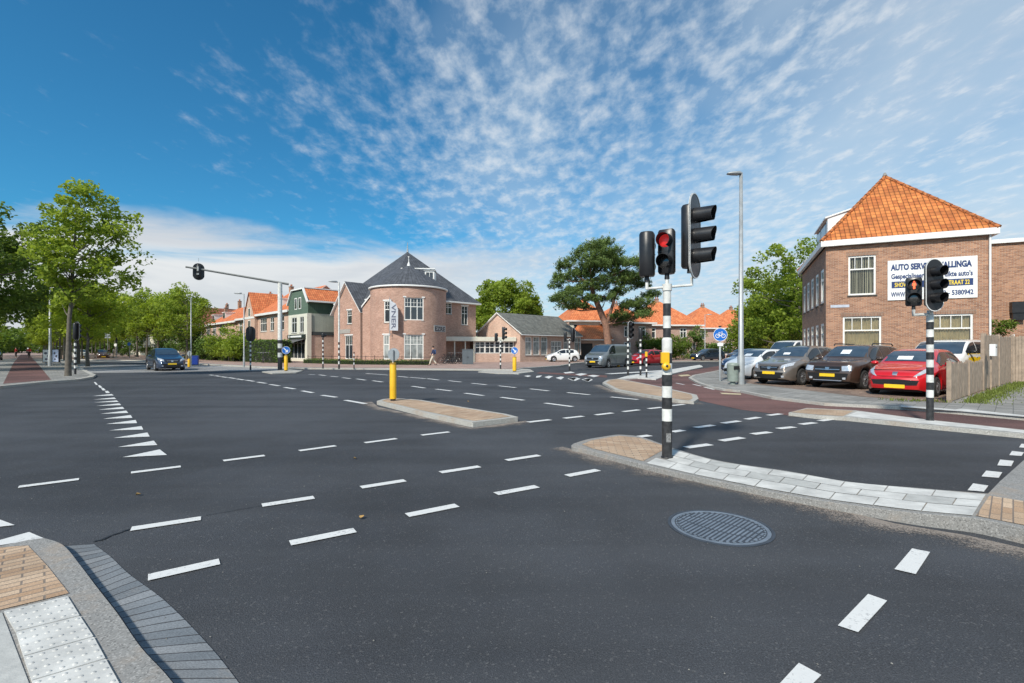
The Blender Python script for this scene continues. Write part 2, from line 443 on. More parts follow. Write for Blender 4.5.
# low white bank behind the houses on the left
mp2 = k.n('ShaderNodeMapping'); mp2.inputs['Scale'].default_value = (1, 1, 6.0); k.L.new(dirv, mp2.inputs[0])
nb = k.noise(mp2.outputs[0], 2.6, 6, 0.55, 0.4)
edge = k.math('ADD', el, k.math('MULTIPLY', k.math('SUBTRACT', nb, 0.5), 0.16))
bank = k.math('MULTIPLY', k.mapr(edge, 0.215, 0.165), k.mapr(az, 0.25, -0.25, 0.25, 1.0))
bankc = k.mix(k.mapr(nb, 0.35, 0.65), (0.68, 0.70, 0.73), (0.86, 0.86, 0.85))
haze = k.math('MAXIMUM', k.mapr(el, 0.17, 0.0, 0.0, 0.55), k.math('MULTIPLY', k.mapr(el2, 0.62, 0.05, 0.0, 0.75), k.mapr(az, -0.1, 0.75)))
cloudc = k.mix(k.mapr(cell, 0.4, 0.75), (0.62, 0.74, 0.84), (0.80, 0.85, 0.89))
base = k.mix(haze, skc, (0.52, 0.70, 0.83))
c1 = k.mix(k.math('MULTIPLY', dens, 0.78), base, cloudc)
c2 = k.mix(k.math('MULTIPLY', bank, 0.92), c1, bankc)
bg = k.n('ShaderNodeBackground'); k.L.new(c2, bg.inputs[0]); bg.inputs[1].default_value = 1.0
ow = k.n('ShaderNodeOutputWorld'); k.L.new(bg.outputs[0], ow.inputs[0])
# ------------------------------------------------------------------ ground
M_ASPH = asphalt('asphalt', (0.048, 0.051, 0.057))
M_ASPH2 = asphalt('asphalt_worn', (0.27, 0.27, 0.27), fleck=0.3)
M_RED = asphalt('red_asphalt', (0.135, 0.068, 0.06), fleck=0.25, tint=(0.11, 0.065, 0.062))
M_PAINT = None
def paintmat():
    m, k, bs = newmat('road_paint')
    pos = k.n('ShaderNodeNewGeometry').outputs['Position']
    n = k.noise(pos, 45, 5, 0.7); n2 = k.noise(pos, 3, 4, 0.6)
    f = k.mapr(k.math('ADD', n, k.math('MULTIPLY', n2, 0.5)), 0.78, 0.98)
    c = k.mix(f, k.mix(n2, (0.58, 0.58, 0.57), (0.72, 0.72, 0.70)), (0.34, 0.34, 0.34))
    k.L.new(c, bs.inputs['Base Color']); bs.inputs['Roughness'].default_value = 0.65
    bump(k, bs, n, 0.4, 0.004)
    return m
M_PAINT = paintmat()
M_TAN = brickmat('tan_pavers', (0.42, 0.27, 0.165), (0.58, 0.43, 0.30), (0.20, 0.16, 0.13), bw=0.21, bh=0.07, msize=0.006, dirt=0.25, uvrot=R(-44))
M_TANR = brickmat('tan_pavers_turned', (0.42, 0.27, 0.165), (0.58, 0.43, 0.30), (0.20, 0.16, 0.13), bw=0.21, bh=0.07, msize=0.006, dirt=0.25, uvrot=R(8))
M_GREYP = brickmat('grey_pavers', (0.24, 0.235, 0.22), (0.33, 0.32, 0.30), (0.13, 0.13, 0.12), bw=0.3, bh=0.3, msize=0.008, dirt=0.3, uvrot=R(-44))
M_GUT = brickmat('blue_pavers', (0.16, 0.18, 0.20), (0.27, 0.285, 0.30), (0.045, 0.045, 0.05), bw=0.5, bh=0.10, msize=0.006, dirt=0.35, offset=0.0)
M_WALK = brickmat('footway_pavers', (0.36, 0.24, 0.20), (0.47, 0.33, 0.28), (0.26, 0.21, 0.19), bw=0.21, bh=0.1, msize=0.006, dirt=0.25)
M_TILEW = simple('white_slab', (0.54, 0.535, 0.51), 0.75, var=0.25, scale=4, bmp=0.25)
M_TILEG = simple('grey_slab', (0.42, 0.42, 0.40), 0.75, var=0.15, scale=9, bmp=0.25)
M_SOIL = simple('soil', (0.10, 0.075, 0.05), 0.95, var=0.3, scale=3, bmp=0.5)
M_GRASS = simple('lawn', (0.075, 0.12, 0.03), 0.95, var=0.35, scale=4, bmp=0.6)
def structure(mb, name, m, **kw):
    return tag(mb.build(name, m, **kw), kind='structure')
def flat(pts, z):                      # pixel survey points -> ground polygon
    return [tuple(G(a, b, z)) for a, b in pts]
def ccw(p):
    n = len(p); a = sum(p[i][0]*p[(i+1) % n][1]-p[(i+1) % n][0]*p[i][1] for i in range(n))
    return p if a > 0 else list(reversed(p))

mb = MB()
N = 24; rows = []
for i in range(N+1):
    rows.append([(-1200 + 2400*j/N, -300 + 2300*i/N, 0.0) for j in range(N+1)])
mb.add([p for r in rows for p in r], [(i*(N+1)+j, i*(N+1)+j+1, (i+1)*(N+1)+j+1, (i+1)*(N+1)+j) for i in range(N) for j in range(N)])
structure(mb, 'road', M_ASPH)

# directions of the main road (U, away to the left) and of the side streets (V, away to the right)
U = Vector((-0.709, 0.705, 0)); V = Vector((0.705, 0.709, 0))

# pale worn concrete crossing strip on the far left
mb = MB(); mb.poly(ccw(flat([(70, 364), (250, 366.2), (300, 370.2), (200, 371.3), (95, 373.2), (60, 368)], 0.004)))
structure(mb, 'worn_road_patch', M_ASPH2)
mb = MB(); mb.poly(ccw(flat([(110, 358), (200, 362.4), (200, 363.6), (60, 361), (70, 358)], 0.004)))
structure(mb, 'worn_road_patch', M_ASPH2)

# red cycle track curving round the corner
RED = [(610, 380.5), (640, 376.5), (672, 375), (690, 370.5), (740, 362.5), (748, 364), (714.8, 371.8), (693, 375.8), (688, 378), (696.4, 383),
       (722.7, 390), (740, 391), (771.6, 398), (824.4, 404.3), (900, 408), (962, 413.2), (1024, 418.4), (1300, 440), (1300, 455),
       (1024, 430), (925.5, 420), (864, 413.5), (806, 410), (788, 415.5), (740, 409.5), (698, 400.2), (697, 395), (655, 386.5)]
mb = MB(); mb.poly(ccw(flat(RED, 0.004)))
structure(mb, 'cycle_path', M_RED)
# red crossing bands over the side street
mb = MB(); mb.poly(ccw(flat([(540, 372.0), (607, 375.3), (607, 377.5), (536, 373.2)], 0.006)))
structure(mb, 'cycle_crossing', M_RED)

# ---- raised pavements and islands (slab + surfaces)
def slab(name, pts, z, m=M_CONC, bev=0.02):
    mb = MB(); mb.prism([tuple(G(a, b, z))[:2] for a, b in pts], 0.0, z)
    return structure(mb, name, m, bevel=bev)
def sheet(name, pts, z, m, dz=0.005):
    mb = MB()
    mb.poly(ccw([(p[0], p[1], z+dz) for p in (G(a, b, z) for a, b in pts)]))
    return structure(mb, name, m)
def inset(pts, d):
    """shrink a world polygon (list of xy) by d"""
    p = ccw([tuple(q) for q in pts]); n = len(p); out = []
    for i in range(n):
        a, b, c = Vector(p[i-1][:2]), Vector(p[i][:2]), Vector(p[(i+1) % n][:2])
        e1 = (b-a).normalized(); e2 = (c-b).normalized()
        n1 = Vector((-e1.y, e1.x)); n2 = Vector((-e2.y, e2.x))
        m_ = (n1+n2); L = max(m_.length, 1e-6); m_ /= L
        q = b + m_ * (d / max(0.4, m_.dot(n1)))
        out.append((q.x, q.y))
    return out
def kerbed(name, pts, z, kerb_w, top_mat, kerb_mat=M_CONC, bev=0.02, dz=0.005):
    w = [tuple(G(a, b, z))[:2] for a, b in pts]
    mb = MB(); mb.prism(w, 0.0, z); structure(mb, name, kerb_mat, bevel=bev)
    mb = MB(); mb.poly([(x, y, z+dz) for x, y in inset(w, kerb_w)]); structure(mb, name + '_paving', top_mat)

# centre island
kerbed('traffic_island', [(376.7, 401), (383, 399), (392, 398.2), (405.7, 398.6), (421.5, 400), (463, 407), (505.9, 413.8), (518.4, 417),
                  (472.5, 422.4), (425, 412.7)], 0.10, 0.13, M_TAN, M_CONCL)
# island with the red/tan paving behind the crossing
kerbed('traffic_island', [(602.4, 382.6), (607, 379.9), (618.8, 378.6), (655.7, 385.6), (696.7, 394.7), (698.5, 398.5), (694, 401.5),
                  (677.6, 400), (636.6, 393.3), (614.7, 389.2)], 0.08, 0.16, M_TANR, M_CONCL)
# pale island with the three striped posts
slab('traffic_island', [(616, 379), (630, 375), (661, 371.2), (701, 365.2), (703, 366.8), (672, 373.6), (656, 379), (638, 377.8)], 0.06, M_TILEW, 0.01)
# long thin island in front of the parked cars
slab('traffic_island', [(788.3, 412.6), (806.8, 407.9), (856, 410.3), (864, 411.4), (925.5, 419.3), (1024, 429.8), (1300, 457), (1300, 466), (1024, 434),
                 (927, 425), (845, 417), (820, 415.6)], 0.08, M_CONCL, 0.015)
sheet('traffic_island_paving', [(791, 412.3), (807.5, 408.6), (854, 410.9), (843, 416.2), (820, 414.9)], 0.08, M_TANR)
sheet('traffic_island_paving', [(845, 416.3), (857.5, 411.6), (864, 412.0), (925.5, 419.9), (1024, 430.4), (1300, 458), (1300, 464), (1024, 433.2), (927, 424.3)], 0.08, M_TILEW)

# footway corner at right with the parked cars
CORN = [(688.4, 377.4), (693, 375.0), (714.8, 370.9), (738.5, 365.6), (790, 358), (1100, 356), (4200, 360), (4200, 560), (1300, 438), (1024, 417), (962, 411.6),
        (900, 406.6), (824.4, 403), (771.6, 396.8), (740, 390.4), (722.7, 388.8), (709.5, 386.4), (696.4, 382)]
w = [tuple(G(a, b, 0.08))[:2] for a, b in CORN]
mb = MB(); mb.prism(w, 0.0, 0.08); structure(mb, 'footway', M_CONCL, bevel=0.015)
mb = MB(); mb.poly([(x, y, 0.085) for x, y in inset(w, 0.16)]); structure(mb, 'footway_paving', M_GREYP)
M_LOT = brickmat('lot_pavers', (0.23, 0.15, 0.115), (0.34, 0.24, 0.18), (0.13, 0.11, 0.09), bw=0.21, bh=0.1, msize=0.008, dirt=0.4, uvrot=R(-44))
mb = MB(); mb.poly(ccw([(p.x, p.y, 0.089) for p in (G(728, 383.6), G(742, 384.5), (G(800, 392)), G(862, 399.5), G(945, 406), G(990, 392), P(1010, 22), P(900, 34), P(780, 42))]))
structure(mb, 'car_park', M_LOT)
sheet('kerb_line', [(901, 407.2), (962.4, 411.8), (1024, 417.2), (1200, 429), (1200, 426), (1024, 415.4), (997, 412.8), (962, 408.8), (955, 409.8), (901, 405.6)], 0.08, M_TILEW, 0.009)

# far footway in front of the houses, long strip along the main road
def strip(name, a, b, width, z, m, z0=0.0):
    a = Vector(a); b = Vector(b); d = (b-a).normalized(); nrm = Vector((-d.y, d.x, 0))
    q = [a, b, b + nrm*width, a + nrm*width]
    mb = MB(); mb.prism([(p.x, p.y) for p in q], z0, z); return structure(mb, name, m)
# kerb of the main road on the house side
FK = [(-120, 358.7), (60, 359.0), (150, 360.4), (200, 363.8), (260, 366.8), (310, 368.0), (400, 368.6), (470, 369.2), (515, 369.6), (522, 368.2), (560, 365.6), (575, 363), (620, 359.5)]
far = [G(a, b, 0.10) for a, b in FK]
back = [P(640, 70), P(640, 320), P(-900, 320)]
w = [(p.x, p.y) for p in far] + [(p.x, p.y) for p in back]
mb = MB(); mb.prism(w, 0.0, 0.10); structure(mb, 'footway', M_CONCL)
mb = MB()
pp = [(p.x, p.y, 0.106) for p in far]
pb = [(p.x, p.y + 0.9, 0.106) for p in far]
mb.poly(ccw(pb + [(p.x, p.y, 0.106) for p in back]))
structure(mb, 'footway_paving', M_WALK)
# footway beyond the side street (villas)
w2 = [G(640, 362.0, 0.1), G(700, 361.0, 0.1), G(760, 360.4, 0.1), G(1400, 358.6, 0.1)]
w = [(p.x, p.y) for p in w2] + [(300, 220), (20, 220)]
mb = MB(); mb.prism(w, 0.0, 0.10); structure(mb, 'footway', M_CONCL)
mb = MB(); mb.poly(ccw([(x, y + (0.8 if i < 4 else 0), 0.106) for i, (x, y) in enumerate(w)])); structure(mb, 'footway_paving', M_WALK)

# left far corner
LC = [(-500, 402), (-60, 388.5), (0, 386), (46, 381.5), (79, 379), (93, 376.6), (96, 374.6), (84, 369), (66, 360.0), (48, 355.2), (34, 352.0), (-3000, 352.6), (-3000, 440)]
w = [tuple(G(a, b, 0.10))[:2] for a, b in LC]
mb = MB(); mb.prism(w, 0.0, 0.10); structure(mb, 'footway', M_CONCL)
mb = MB(); mb.poly([(x, y, 0.105) for x, y in inset(w, 0.25)]); structure(mb, 'footway_paving', M_GREYP)
sheet('cycle_path', [(3, 384.0), (51, 379.9), (37, 363), (29, 354.5), (20.5, 354.5), (13.5, 363)], 0.10, M_RED, 0.009)

def smooth_line(p, n=5):
    out = []
    for i in range(len(p)-1):
        p0, p1, p2, p3 = p[max(0, i-1)], p[i], p[i+1], p[min(len(p)-1, i+2)]
        for q in range(n):
            t = q/n; out.append(0.5*((2*p1)+(p2-p0)*t+(2*p0-5*p1+4*p2-p3)*t*t+(3*p1-p0-3*p2+p3)*t**3))
    out.append(p[-1]); return out
# near left corner: gutter, kerb, pavers, tactile slabs
mb = MB(); mb.poly(ccw(flat([(93.8, 544), (129, 574), (164, 600), (205, 641), (239, 683), (300, 760), (240, 760), (173, 683), (140.6, 647), (117, 613), (96.7, 587), (63, 546)], 0.006)),
                   uv=None)
# gutter pavers follow the curve: uv along the kerb
def ribbon(name, outer, inner, z, m, sub=4, kind=True):
    o = smooth_line([G(a, b, z) for a, b in outer]); i_ = smooth_line([G(a, b, z) for a, b in inner])
    mb = MB(); s = 0.0
    for q in range(len(o)-1):
        L = ((o[q+1]-o[q]).length + (i_[q+1]-i_[q]).length)/2
        wd = (o[q]-i_[q]).length
        mb.poly([o[q], o[q+1], i_[q+1], i_[q]], uv=[(wd, s), (wd, s+L), (0, s+L), (0, s)])
        s += L
    # make faces point up
    o2 = mb.build(name, m)
    if o2.data.polygons[0].normal.z < 0:
        o2.data.flip_normals()
    return tag(o2, kind='structure')
ribbon('gutter', [(93.8, 544), (111, 557), (129, 574), (164, 600), (205, 641), (239, 683), (300, 770)],
                 [(63, 546), (80, 566), (96.7, 587), (117, 613), (140.6, 647), (173, 683), (235, 770)], 0.006, M_GUT)
NL = [(44, 541), (63, 548), (80, 568), (96.7, 590), (117, 616), (140.6, 650), (173, 686), (240, 780), (-400, 780), (-400, 560), (0, 549), (28, 543)]
w = [tuple(p)[:2] for p in smooth_line([G(a, b-3, 0.06) for a, b in NL[:8]])] + [tuple(G(a, b-3, 0.06))[:2] for a, b in NL[8:]]
mb = MB(); mb.prism(w, 0.0, 0.06); structure(mb, 'footway', M_CONC, bevel=0.02)
sheet('footway_paving', [(0, 548), (28, 546), (47, 566), (69, 594), (0, 610.5), (-60, 625), (-60, 552)], 0.06, M_TAN)
sheet('footway_paving', [(0, 614), (2, 613.2), (28.5, 683), (54, 760), (-300, 760), (-60, 627)], 0.06, M_TILEG)
# tactile slabs with studs
tl = [(2.3, 612.8), (14.6, 633.6), (22, 658.6), (30, 683), (40, 712)]
tr = [(68.6, 597), (81, 617), (95, 638), (107, 660), (121, 685)]
mbt = MB(); mbs = MB()
for q in range(4):
    a, b = G(*tl[q], 0.06), G(*tr[q], 0.06); c, d = G(*tr[q+1], 0.06), G(*tl[q+1], 0.06)
    g = 0.02
    def bil(s, t): return (a*(1-s)*(1-t) + b*s*(1-t) + c*s*t + d*(1-s)*t)
    pts = [bil(g, g), bil(1-g, g), bil(1-g, 1-g), bil(g, 1-g)]
    mbt.prism([(p.x, p.y) for p in pts], 0.05, 0.07)
    for i in range(6):
        for j in range(4):
            p = bil((i+0.5)/6, (j+0.5)/4)
            mbs.lathe([(0.011, 0.069), (0.009, 0.0725), (0.0, 0.073)], 10, M=Matrix.Translation((p.x, p.y, 0)))
structure(mbt, 'tactile_paving', M_TILEW, bevel=0.004)
o = mbs.build('tactile_studs', M_TILEW); tag(o, kind='structure')
for q in range(4):
    pass

# near right island: concrete body, paver nose, white slabs, paver end
TOPF = [(573.6, 443.4), (587, 439.3), (603, 436.6), (619, 434.6), (641.6, 436.9), (673, 447.8), (718.6, 460.5), (786.6, 470.8), (850, 481.8), (922.5, 488.2), (988, 493.4),
        (1000, 481), (1024, 459.5), (1060, 430), (1300, 440), (1300, 640)]
TOPN = [(1024, 528.5), (974.6, 518.2), (913.4, 512.8), (832, 502.2), (764, 490.4), (696, 476.6), (643.8, 464.6), (589.5, 450.5), (572, 446.6)]
def zisl(px): return 0.065 if px < 800 else min(0.125, 0.065 + (px-800)/170*0.06)
w = []
def g3(a, b): z = zisl(a); p = G(a, b, z); return Vector((p.x, p.y, z))
w = [tuple(p) for p in smooth_line([g3(a, b) for a, b in TOPF[:11]])] + [tuple(g3(a, b)) for a, b in TOPF[11:]] + [tuple(p) for p in smooth_line([g3(a, b) for a, b in TOPN + TOPF[:1]])[:-1]]
mb = MB()
n = len(w)
w = ccw(w)
bot = [(p[0], p[1], 0.0) for p in w]
mb.add(bot + w, [(i, (i+1) % n, n+(i+1) % n, n+i) for i in range(n)])
top = bmesh.new(); vs = [top.verts.new(p) for p in w]; fc = top.faces.new(vs); bmesh.ops.triangulate(top, faces=[fc])
top.verts.index_update()
mb.add([v.co[:] for v in top.verts], [[v.index for v in f.verts] for f in top.faces]); top.free()
o = structure(mb, 'traffic_island', M_CONC, weld=True, bevel=0.018)
def isl_sheet(name, pts, m, dz=0.005):
    mb = MB()
    q = [G(a, b, zisl(a)) for a, b in pts]
    b = bmesh.new(); vs = [b.verts.new((p.x, p.y, p.z+dz)) for p in ccw([tuple(v) for v in q]) for p in (Vector(p),)]
    f = b.faces.new(vs); bmesh.ops.triangulate(b, faces=[f]); b.verts.index_update()
    mb.add([v.co[:] for v in b.verts], [[v.index for v in f.verts] for f in b.faces]); b.free()
    return structure(mb, name, m)
isl_sheet('traffic_island_paving', [(582, 444.5), (592, 440.4), (619, 436.0), (640, 438.1), (668, 447.6), (643, 461.3), (612, 453.4), (592, 448.5)], M_TANR)
isl_sheet('traffic_island_paving', [(976, 516.2), (989.5, 496.2), (1026, 502), (1300, 548), (1300, 590), (1024, 525.5)], M_TAN, 0.006)
# rows of white slabs between
def poly_at(pts, t):
    L = [0]
    for i in range(len(pts)-1): L.append(L[-1] + (pts[i+1]-pts[i]).length)
    s = t*L[-1]
    for i in range(len(pts)-1):
        if s <= L[i+1] or i == len(pts)-2:
            f = (s-L[i])/(L[i+1]-L[i]); return pts[i].lerp(pts[i+1], f)
near = [G(a, b, zisl(a)) for a, b in [(646, 463.6), (696, 475.2), (764, 488.8), (832, 500.4), (913.4, 511), (973, 516.2)]]
farr = [G(a, b, zisl(a)) for a, b in [(671, 449.4), (718.6, 462.0), (786.6, 472.0), (850, 482.8), (922.5, 489.4), (986.5, 495.0)]]
rng = random.Random(3)
mw, mg = MB(), MB()
for r in range(3):
    s0, s1 = (0.0, 0.36, 0.68)[r] + 0.006, (0.36, 0.68, 1.0)[r] - 0.006
    nt = 9
    for c in range(nt):
        t0, t1 = c/nt + (0.5/nt if r == 1 else 0), (c+1)/nt + (0.5/nt if r == 1 else 0)
        if t1 > 1: t1 = 1.0
        t0 += 0.0015; t1 -= 0.0015
        def q(t, s): return poly_at(near, t).lerp(poly_at(farr, t), s)
        ps = [q(t0, s0), q((t0+t1)/2, s0), q(t1, s0), q(t1, s1), q((t0+t1)/2, s1), q(t0, s1)]
        dz = 0.006 + rng.random()*0.002
        tgt = mg if (r == 1 and c in (1, 3, 4, 7)) or (r == 2 and c == 2) else mw
        tgt.poly(ccw([(p.x, p.y, p.z+dz) for p in ps]))
structure(mw, 'white_paving', M_TILEW); structure(mg, 'grey_paving', M_TILEG)

# ---- sandy dirt along the kerbs (thin sheet with noise edges)
def dirtmat():
    m, k, bs = newmat('kerb_dust')
    pos = k.n('ShaderNodeNewGeometry').outputs['Position']
    uv = k.n('ShaderNodeUVMap').outputs[0]; sp = k.n('ShaderNodeSeparateXYZ'); k.L.new(uv, sp.inputs[0])
    n = k.noise(pos, 60, 5, 0.8); n2 = k.noise(pos, 2.2, 5, 0.65)
    edge = k.mapr(sp.outputs[0], 0.0, 1.0, 0.62, 0.0, smooth=False)
    a = k.mapr(k.math('ADD', edge, k.math('ADD', k.math('MULTIPLY', k.math('SUBTRACT', n, 0.5), 1.6), k.math('MULTIPLY', k.math('SUBTRACT', n2, 0.5), 0.9))), 0.26, 0.62)
    k.L.new(a, bs.inputs['Alpha'])
    k.L.new(k.mix(n, (0.16, 0.14, 0.125), (0.33, 0.28, 0.24)), bs.inputs['Base Color']); bs.inputs['Roughness'].default_value = 0.95
    return m
M_DUST = dirtmat()
def dust(line, width, side=1, z=0.005):
    pts = [G(a, b) for a, b in line]
    mb = MB(); s = 0
    offs = []
    for i, p in enumerate(pts):
        d = (pts[min(i+1, len(pts)-1)] - pts[max(0, i-1)]).normalized()
        offs.append(Vector((-d.y, d.x, 0))*side*width)
    for i in range(len(pts)-1):
        a, b = pts[i], pts[i+1]; L = (b-a).length
        q = [a, b, b+offs[i+1], a+offs[i]]
        mb.poly([(p.x, p.y, z) for p in q], uv=[(0, s), (0, s+L), (1, s+L), (1, s)]); s += L
    o = mb.build('kerb_dust', M_DUST)
    if o.data.polygons[0].normal.z < 0: o.data.flip_normals()
    tag(o, kind='structure')
dust([(563, 447), (589, 454), (641.6, 467.5), (718.6, 484), (832, 508), (895, 524), (967.8, 536), (1024, 549), (1250, 600)], 0.55, -1)
dust([(372, 402), (378, 407), (425, 417.3), (472.5, 428.2), (525, 421)], 0.5, -1)
dust([(600, 385), (614, 391), (636, 396), (678, 403), (700, 403)], 0.7, -1)
dust([(788, 416), (845, 419.5), (927, 427.5), (1024, 437.5)], 0.3, -1, 0.012)

# ---- road markings
mk = MB()
def dash(x0, y0, x1, y1, w=0.115, z=0.009):
    a, b = G(x0, y0), G(x1, y1); d = (b-a).normalized(); nn = Vector((-d.y, d.x, 0))*w/2
    mk.poly([(p.x, p.y, z) for p in (a-nn, b-nn, b+nn, a+nn)])
near_d = [(148,578.5,219.5,562.5),(131,529.7,201,519),(290,544,355,531),(262,506,314,498),(361,488,405,481),(407,516,457,506),
 (440.4,473,479.4,467),(496,494.5,537,487),(506.4,460.8,539.2,455.8),(567,476.4,598,470.5),(18.5,487.5,79,479.7),(131,473.2,180.8,467),
 (223.3,461.2,264.6,456),(299.2,451.2,335.6,446.2),(364.9,443.2,396.5,439),(421.4,435.6,449.2,432.3)]
for d in near_d: dash(*d)
mid = [(345.2,400.4,365.7,404),(321.8,395.4,336.4,397.5),(302,391,313,393),(284.6,387.5,294.8,389.2),(270,384.6,279.3,386),(257.3,382.2,266,383.5),
 (246,380.2,254,381.5),(236.7,379,243.8,380.1),(228.5,377.7,235.3,378.7),(221.2,376.8,227,377.6),(215.3,375.8,219.7,376.5),(209.8,375,213.3,375.5),
 (309,374.5,315,374.8),(319,374.9,325.6,375.8),(330.6,376.4,338,377),(342.3,377.8,350.5,378.7),(356.4,379,365.7,380.3),(372.5,380.8,382.7,382.2),
 (412,386.4,425,388.2),(436,389.3,451.3,391.1),(464.8,393.3,483.5,395.8),(501,397.5,524,400.5),(545,403.3,572.4,406.9),
 (366,373.5,388,375.2),(398,376.4,408.2,377.5),(409.7,377.4,426,378.8),(427.3,378.7,439,380.2),(448.7,380.8,461,382.2),(471.8,383.4,486.5,384.9),
 (498.5,386,515.8,387.8),(530,389,548.8,391.1),(567.3,392.7,589.6,395),(611,397.2,638,399.8)]
for d in mid: dash(*d, w=0.16)
rt = [(528,422.5,550.3,420),(564.2,418.6,583,416.5),(595.7,415.3,612.5,413.2),(623,412,639,410.1),(648.6,409,662,407.5),(671.4,405.9,684,404.6),
 (639,437.1,650,435.8),(672,432.3,683.3,430.6),(695.5,428,713.3,425.5),(722.7,423.6,739.2,421.3),(746.3,419.6,759,417.6),(768.4,415.7,780.9,414.1),
 (686,448,710.3,444.8),(721,441.2,742.5,438),(752.5,434.5,769.8,432.5),(778,429,794,427.3),(800.6,424.7,815,423),(820,421.2,833,419.4)]
for d in rt: dash(*d, w=0.15)
# small dashes on the cycle path and far stripes
for d in [(693,384.4,701,386.3),(676,383.2,684,384.8),(704,387.2,714,389.8)]: dash(*d, w=0.10)
for d in [(330,366.9,300,366.2),(455,367.6,480,368.4),(506,373.6,519,374.6)]: dash(*d, w=0.12)
Z40, Z35 = 2.207, 3.413
def quadz(pts, ox, oy, s): mk.poly(ccw([(p.x, p.y, 0.009) for p in (G(ox+a/s, oy+b/s) for a, b in pts)]))
# give-way triangles
TRI = [((417,368),(545,341),(570,360)),((402,333),(525,311),(537,326)),((387,302),(503,283),(511,297)),((373,276),(483,261),(489,273)),
 ((361,254),(463,240),(468,251)),((352,236),(446,223),(452,233)),((343,219),(431,208),(438,216)),((336,205),(418,195),(425,202)),
 ((328,192),(407,183),(414,189)),((322,180),(398,173),(405,178)),((318,170),(390,163),(397,168)),((315,158),(381,151),(388,156))]
for t in TRI: quadz(t, 0, 350, Z35)
for t in [((320,110),(326,110),(334,119),(328,120)),((334,122),(341,121),(350,129),(341,130)),((344,131),(354,131),(361,138),(351,139)),((358,141),(368,140),(375,147),(362,148))]:
    quadz(t, 0, 350, Z35)
# block markings of the cycle crossing at right
for t in [((818,435),(877,440),(893,418),(838,410)),((868,385),(930,390),(943,370),(885,364)),((925,345),(975,348),(985,329),(935,324)),
          ((968,308),(1012,311),(1021,298),(978,293)),((1003,280),(1040,283),(1048,270),(1012,267))]: quadz(t, 740, 370, 3.595)
for t in [((738,420),(785,431),(817,382),(777,374)),((613,545),(658,560),(722,490),(680,475)),((470,690),(520,712),(577,655),(527,628))]: quadz(t, 560, 380, Z40)
# blocks of the far zebra over the side street
for t in [((505,578),(548,573),(528,588),(500,590)),((565,586),(600,576),(630,580),(598,598)),((650,592),(690,582),(715,587),(690,605)),
          ((740,598),(780,590),(810,595),(780,613)),((845,604),(880,596),(920,601),(895,621)),((410,578),(440,573),(465,577),(440,585))]: quadz(t, 470, 300, 7.59)
for t in [((25,238),(80,232),(110,240),(40,246)),((110,252),(160,244),(200,250),(150,262)),((200,262),(240,256),(290,262),(250,272)),((60,282),(120,276),(150,284),(110,300)),((165,290),(220,284),(240,292),(210,306))]:
    quadz(t, 560, 340, 7.314)
# pale lines
for q in [[(0,520.5),(14.8,526),(0,527.6),(-30,527),(-30,521)], [(0,541),(29,533),(44,539.3),(0,546.3),(-30,548),(-30,544)]]:
    mk.poly(ccw([(p.x, p.y, 0.009) for p in (G(a, b) for a, b in q)]))
mk.poly(ccw([(p.x, p.y, 0.012) for p in (G(a, b) for a, b in [(700,365.6),(672,370.8),(612,374.3),(604,373.9),(668,370.0),(700,364.9)])]))
mk.poly(ccw([(p.x, p.y, 0.012) for p in (G(a, b) for a, b in [(752,360.9),(900,360.2),(900,361.0),(752,361.9)])]))
structure(mk, 'road_markings', M_PAINT)
# sealed seams between asphalt lanes and a few hairline cracks
sm = MB(); rgs = random.Random(8)
def seam(pts, w):
    q = [G(a, b) for a, b in pts]; L_ = []
    for i in range(len(q)-1):
        for t in range(14): L_.append(q[i].lerp(q[i+1], t/14) + Vector((rgs.uniform(-1, 1), rgs.uniform(-1, 1), 0))*w*0.7)
    L_.append(q[-1])
    for a, b in zip(L_, L_[1:]):
        if (b-a).length < 1e-4: continue
        d = (b-a).normalized(); n_ = Vector((-d.y, d.x, 0))*w*rgs.uniform(0.3, 0.7)
        sm.poly([(p.x, p.y, 0.0065) for p in (a-n_, b-n_, b+n_, a+n_)])
seam([(93, 543), (131, 529.5)], 0.02); seam([(205, 516), (262, 506)], 0.008)
structure(sm, 'road_seams', simple('bitumen', (0.018, 0.018, 0.02), 0.6))
# yellow worn patch on the cycle path and a white arrow stone
mb = MB(); mb.poly(ccw(flat([(678, 375), (688, 374.4), (691, 375.6), (681, 376.4)], 0.010))); mb.poly(ccw(flat([(720, 392.6), (741, 393.6), (741, 394.8), (722, 394)], 0.010)))
structure(mb, 'worn_marking', simple('worn_yellow', (0.5, 0.42, 0.27), 0.8))

# manhole cover
mh = thing('manhole_cover', 'round ribbed cast iron manhole cover in the asphalt near the striped post', 'manhole cover', G(719.5, 527))
mh.location.z = 0
mh.rotation_euler = (0, 0, R(-46))
M_IRON = simple('cast_iron', (0.17, 0.205, 0.25), 0.55, metal=0.2, var=0.25, scale=8, bmp=0.2)
M_IRONB = simple('cast_iron_dark', (0.05, 0.062, 0.08), 0.6, metal=0.2, var=0.25, scale=8)
b = MB(); b.lathe([(0.43, 0.001), (0.43, 0.007), (0.405, 0.008), (0.405, 0.003), (0.0, 0.003)], 64, 0, False); b.build('base_plate', M_IRONB, mh)
b = MB()
for i in range(-9, 10):
    x = i*0.036; h = math.sqrt(max(0, 0.345**2 - x*x))
    for seg in range(-1, 2):
        y0, y1 = -h + (seg+1)*2*h/3 + 0.012, -h + (seg+2)*2*h/3 - 0.012
        b.box(x-0.009, x+0.009, y0, y1, 0.0035, 0.0062)
b.build('ribs', M_IRON, mh)
b = MB()
for k_ in range(44):
    a = 2*PI*k_/44; b.cbox((0.355*math.cos(a), 0.355*math.sin(a), 0.0075), 0.012, 0.025, 0.004, 0, a)
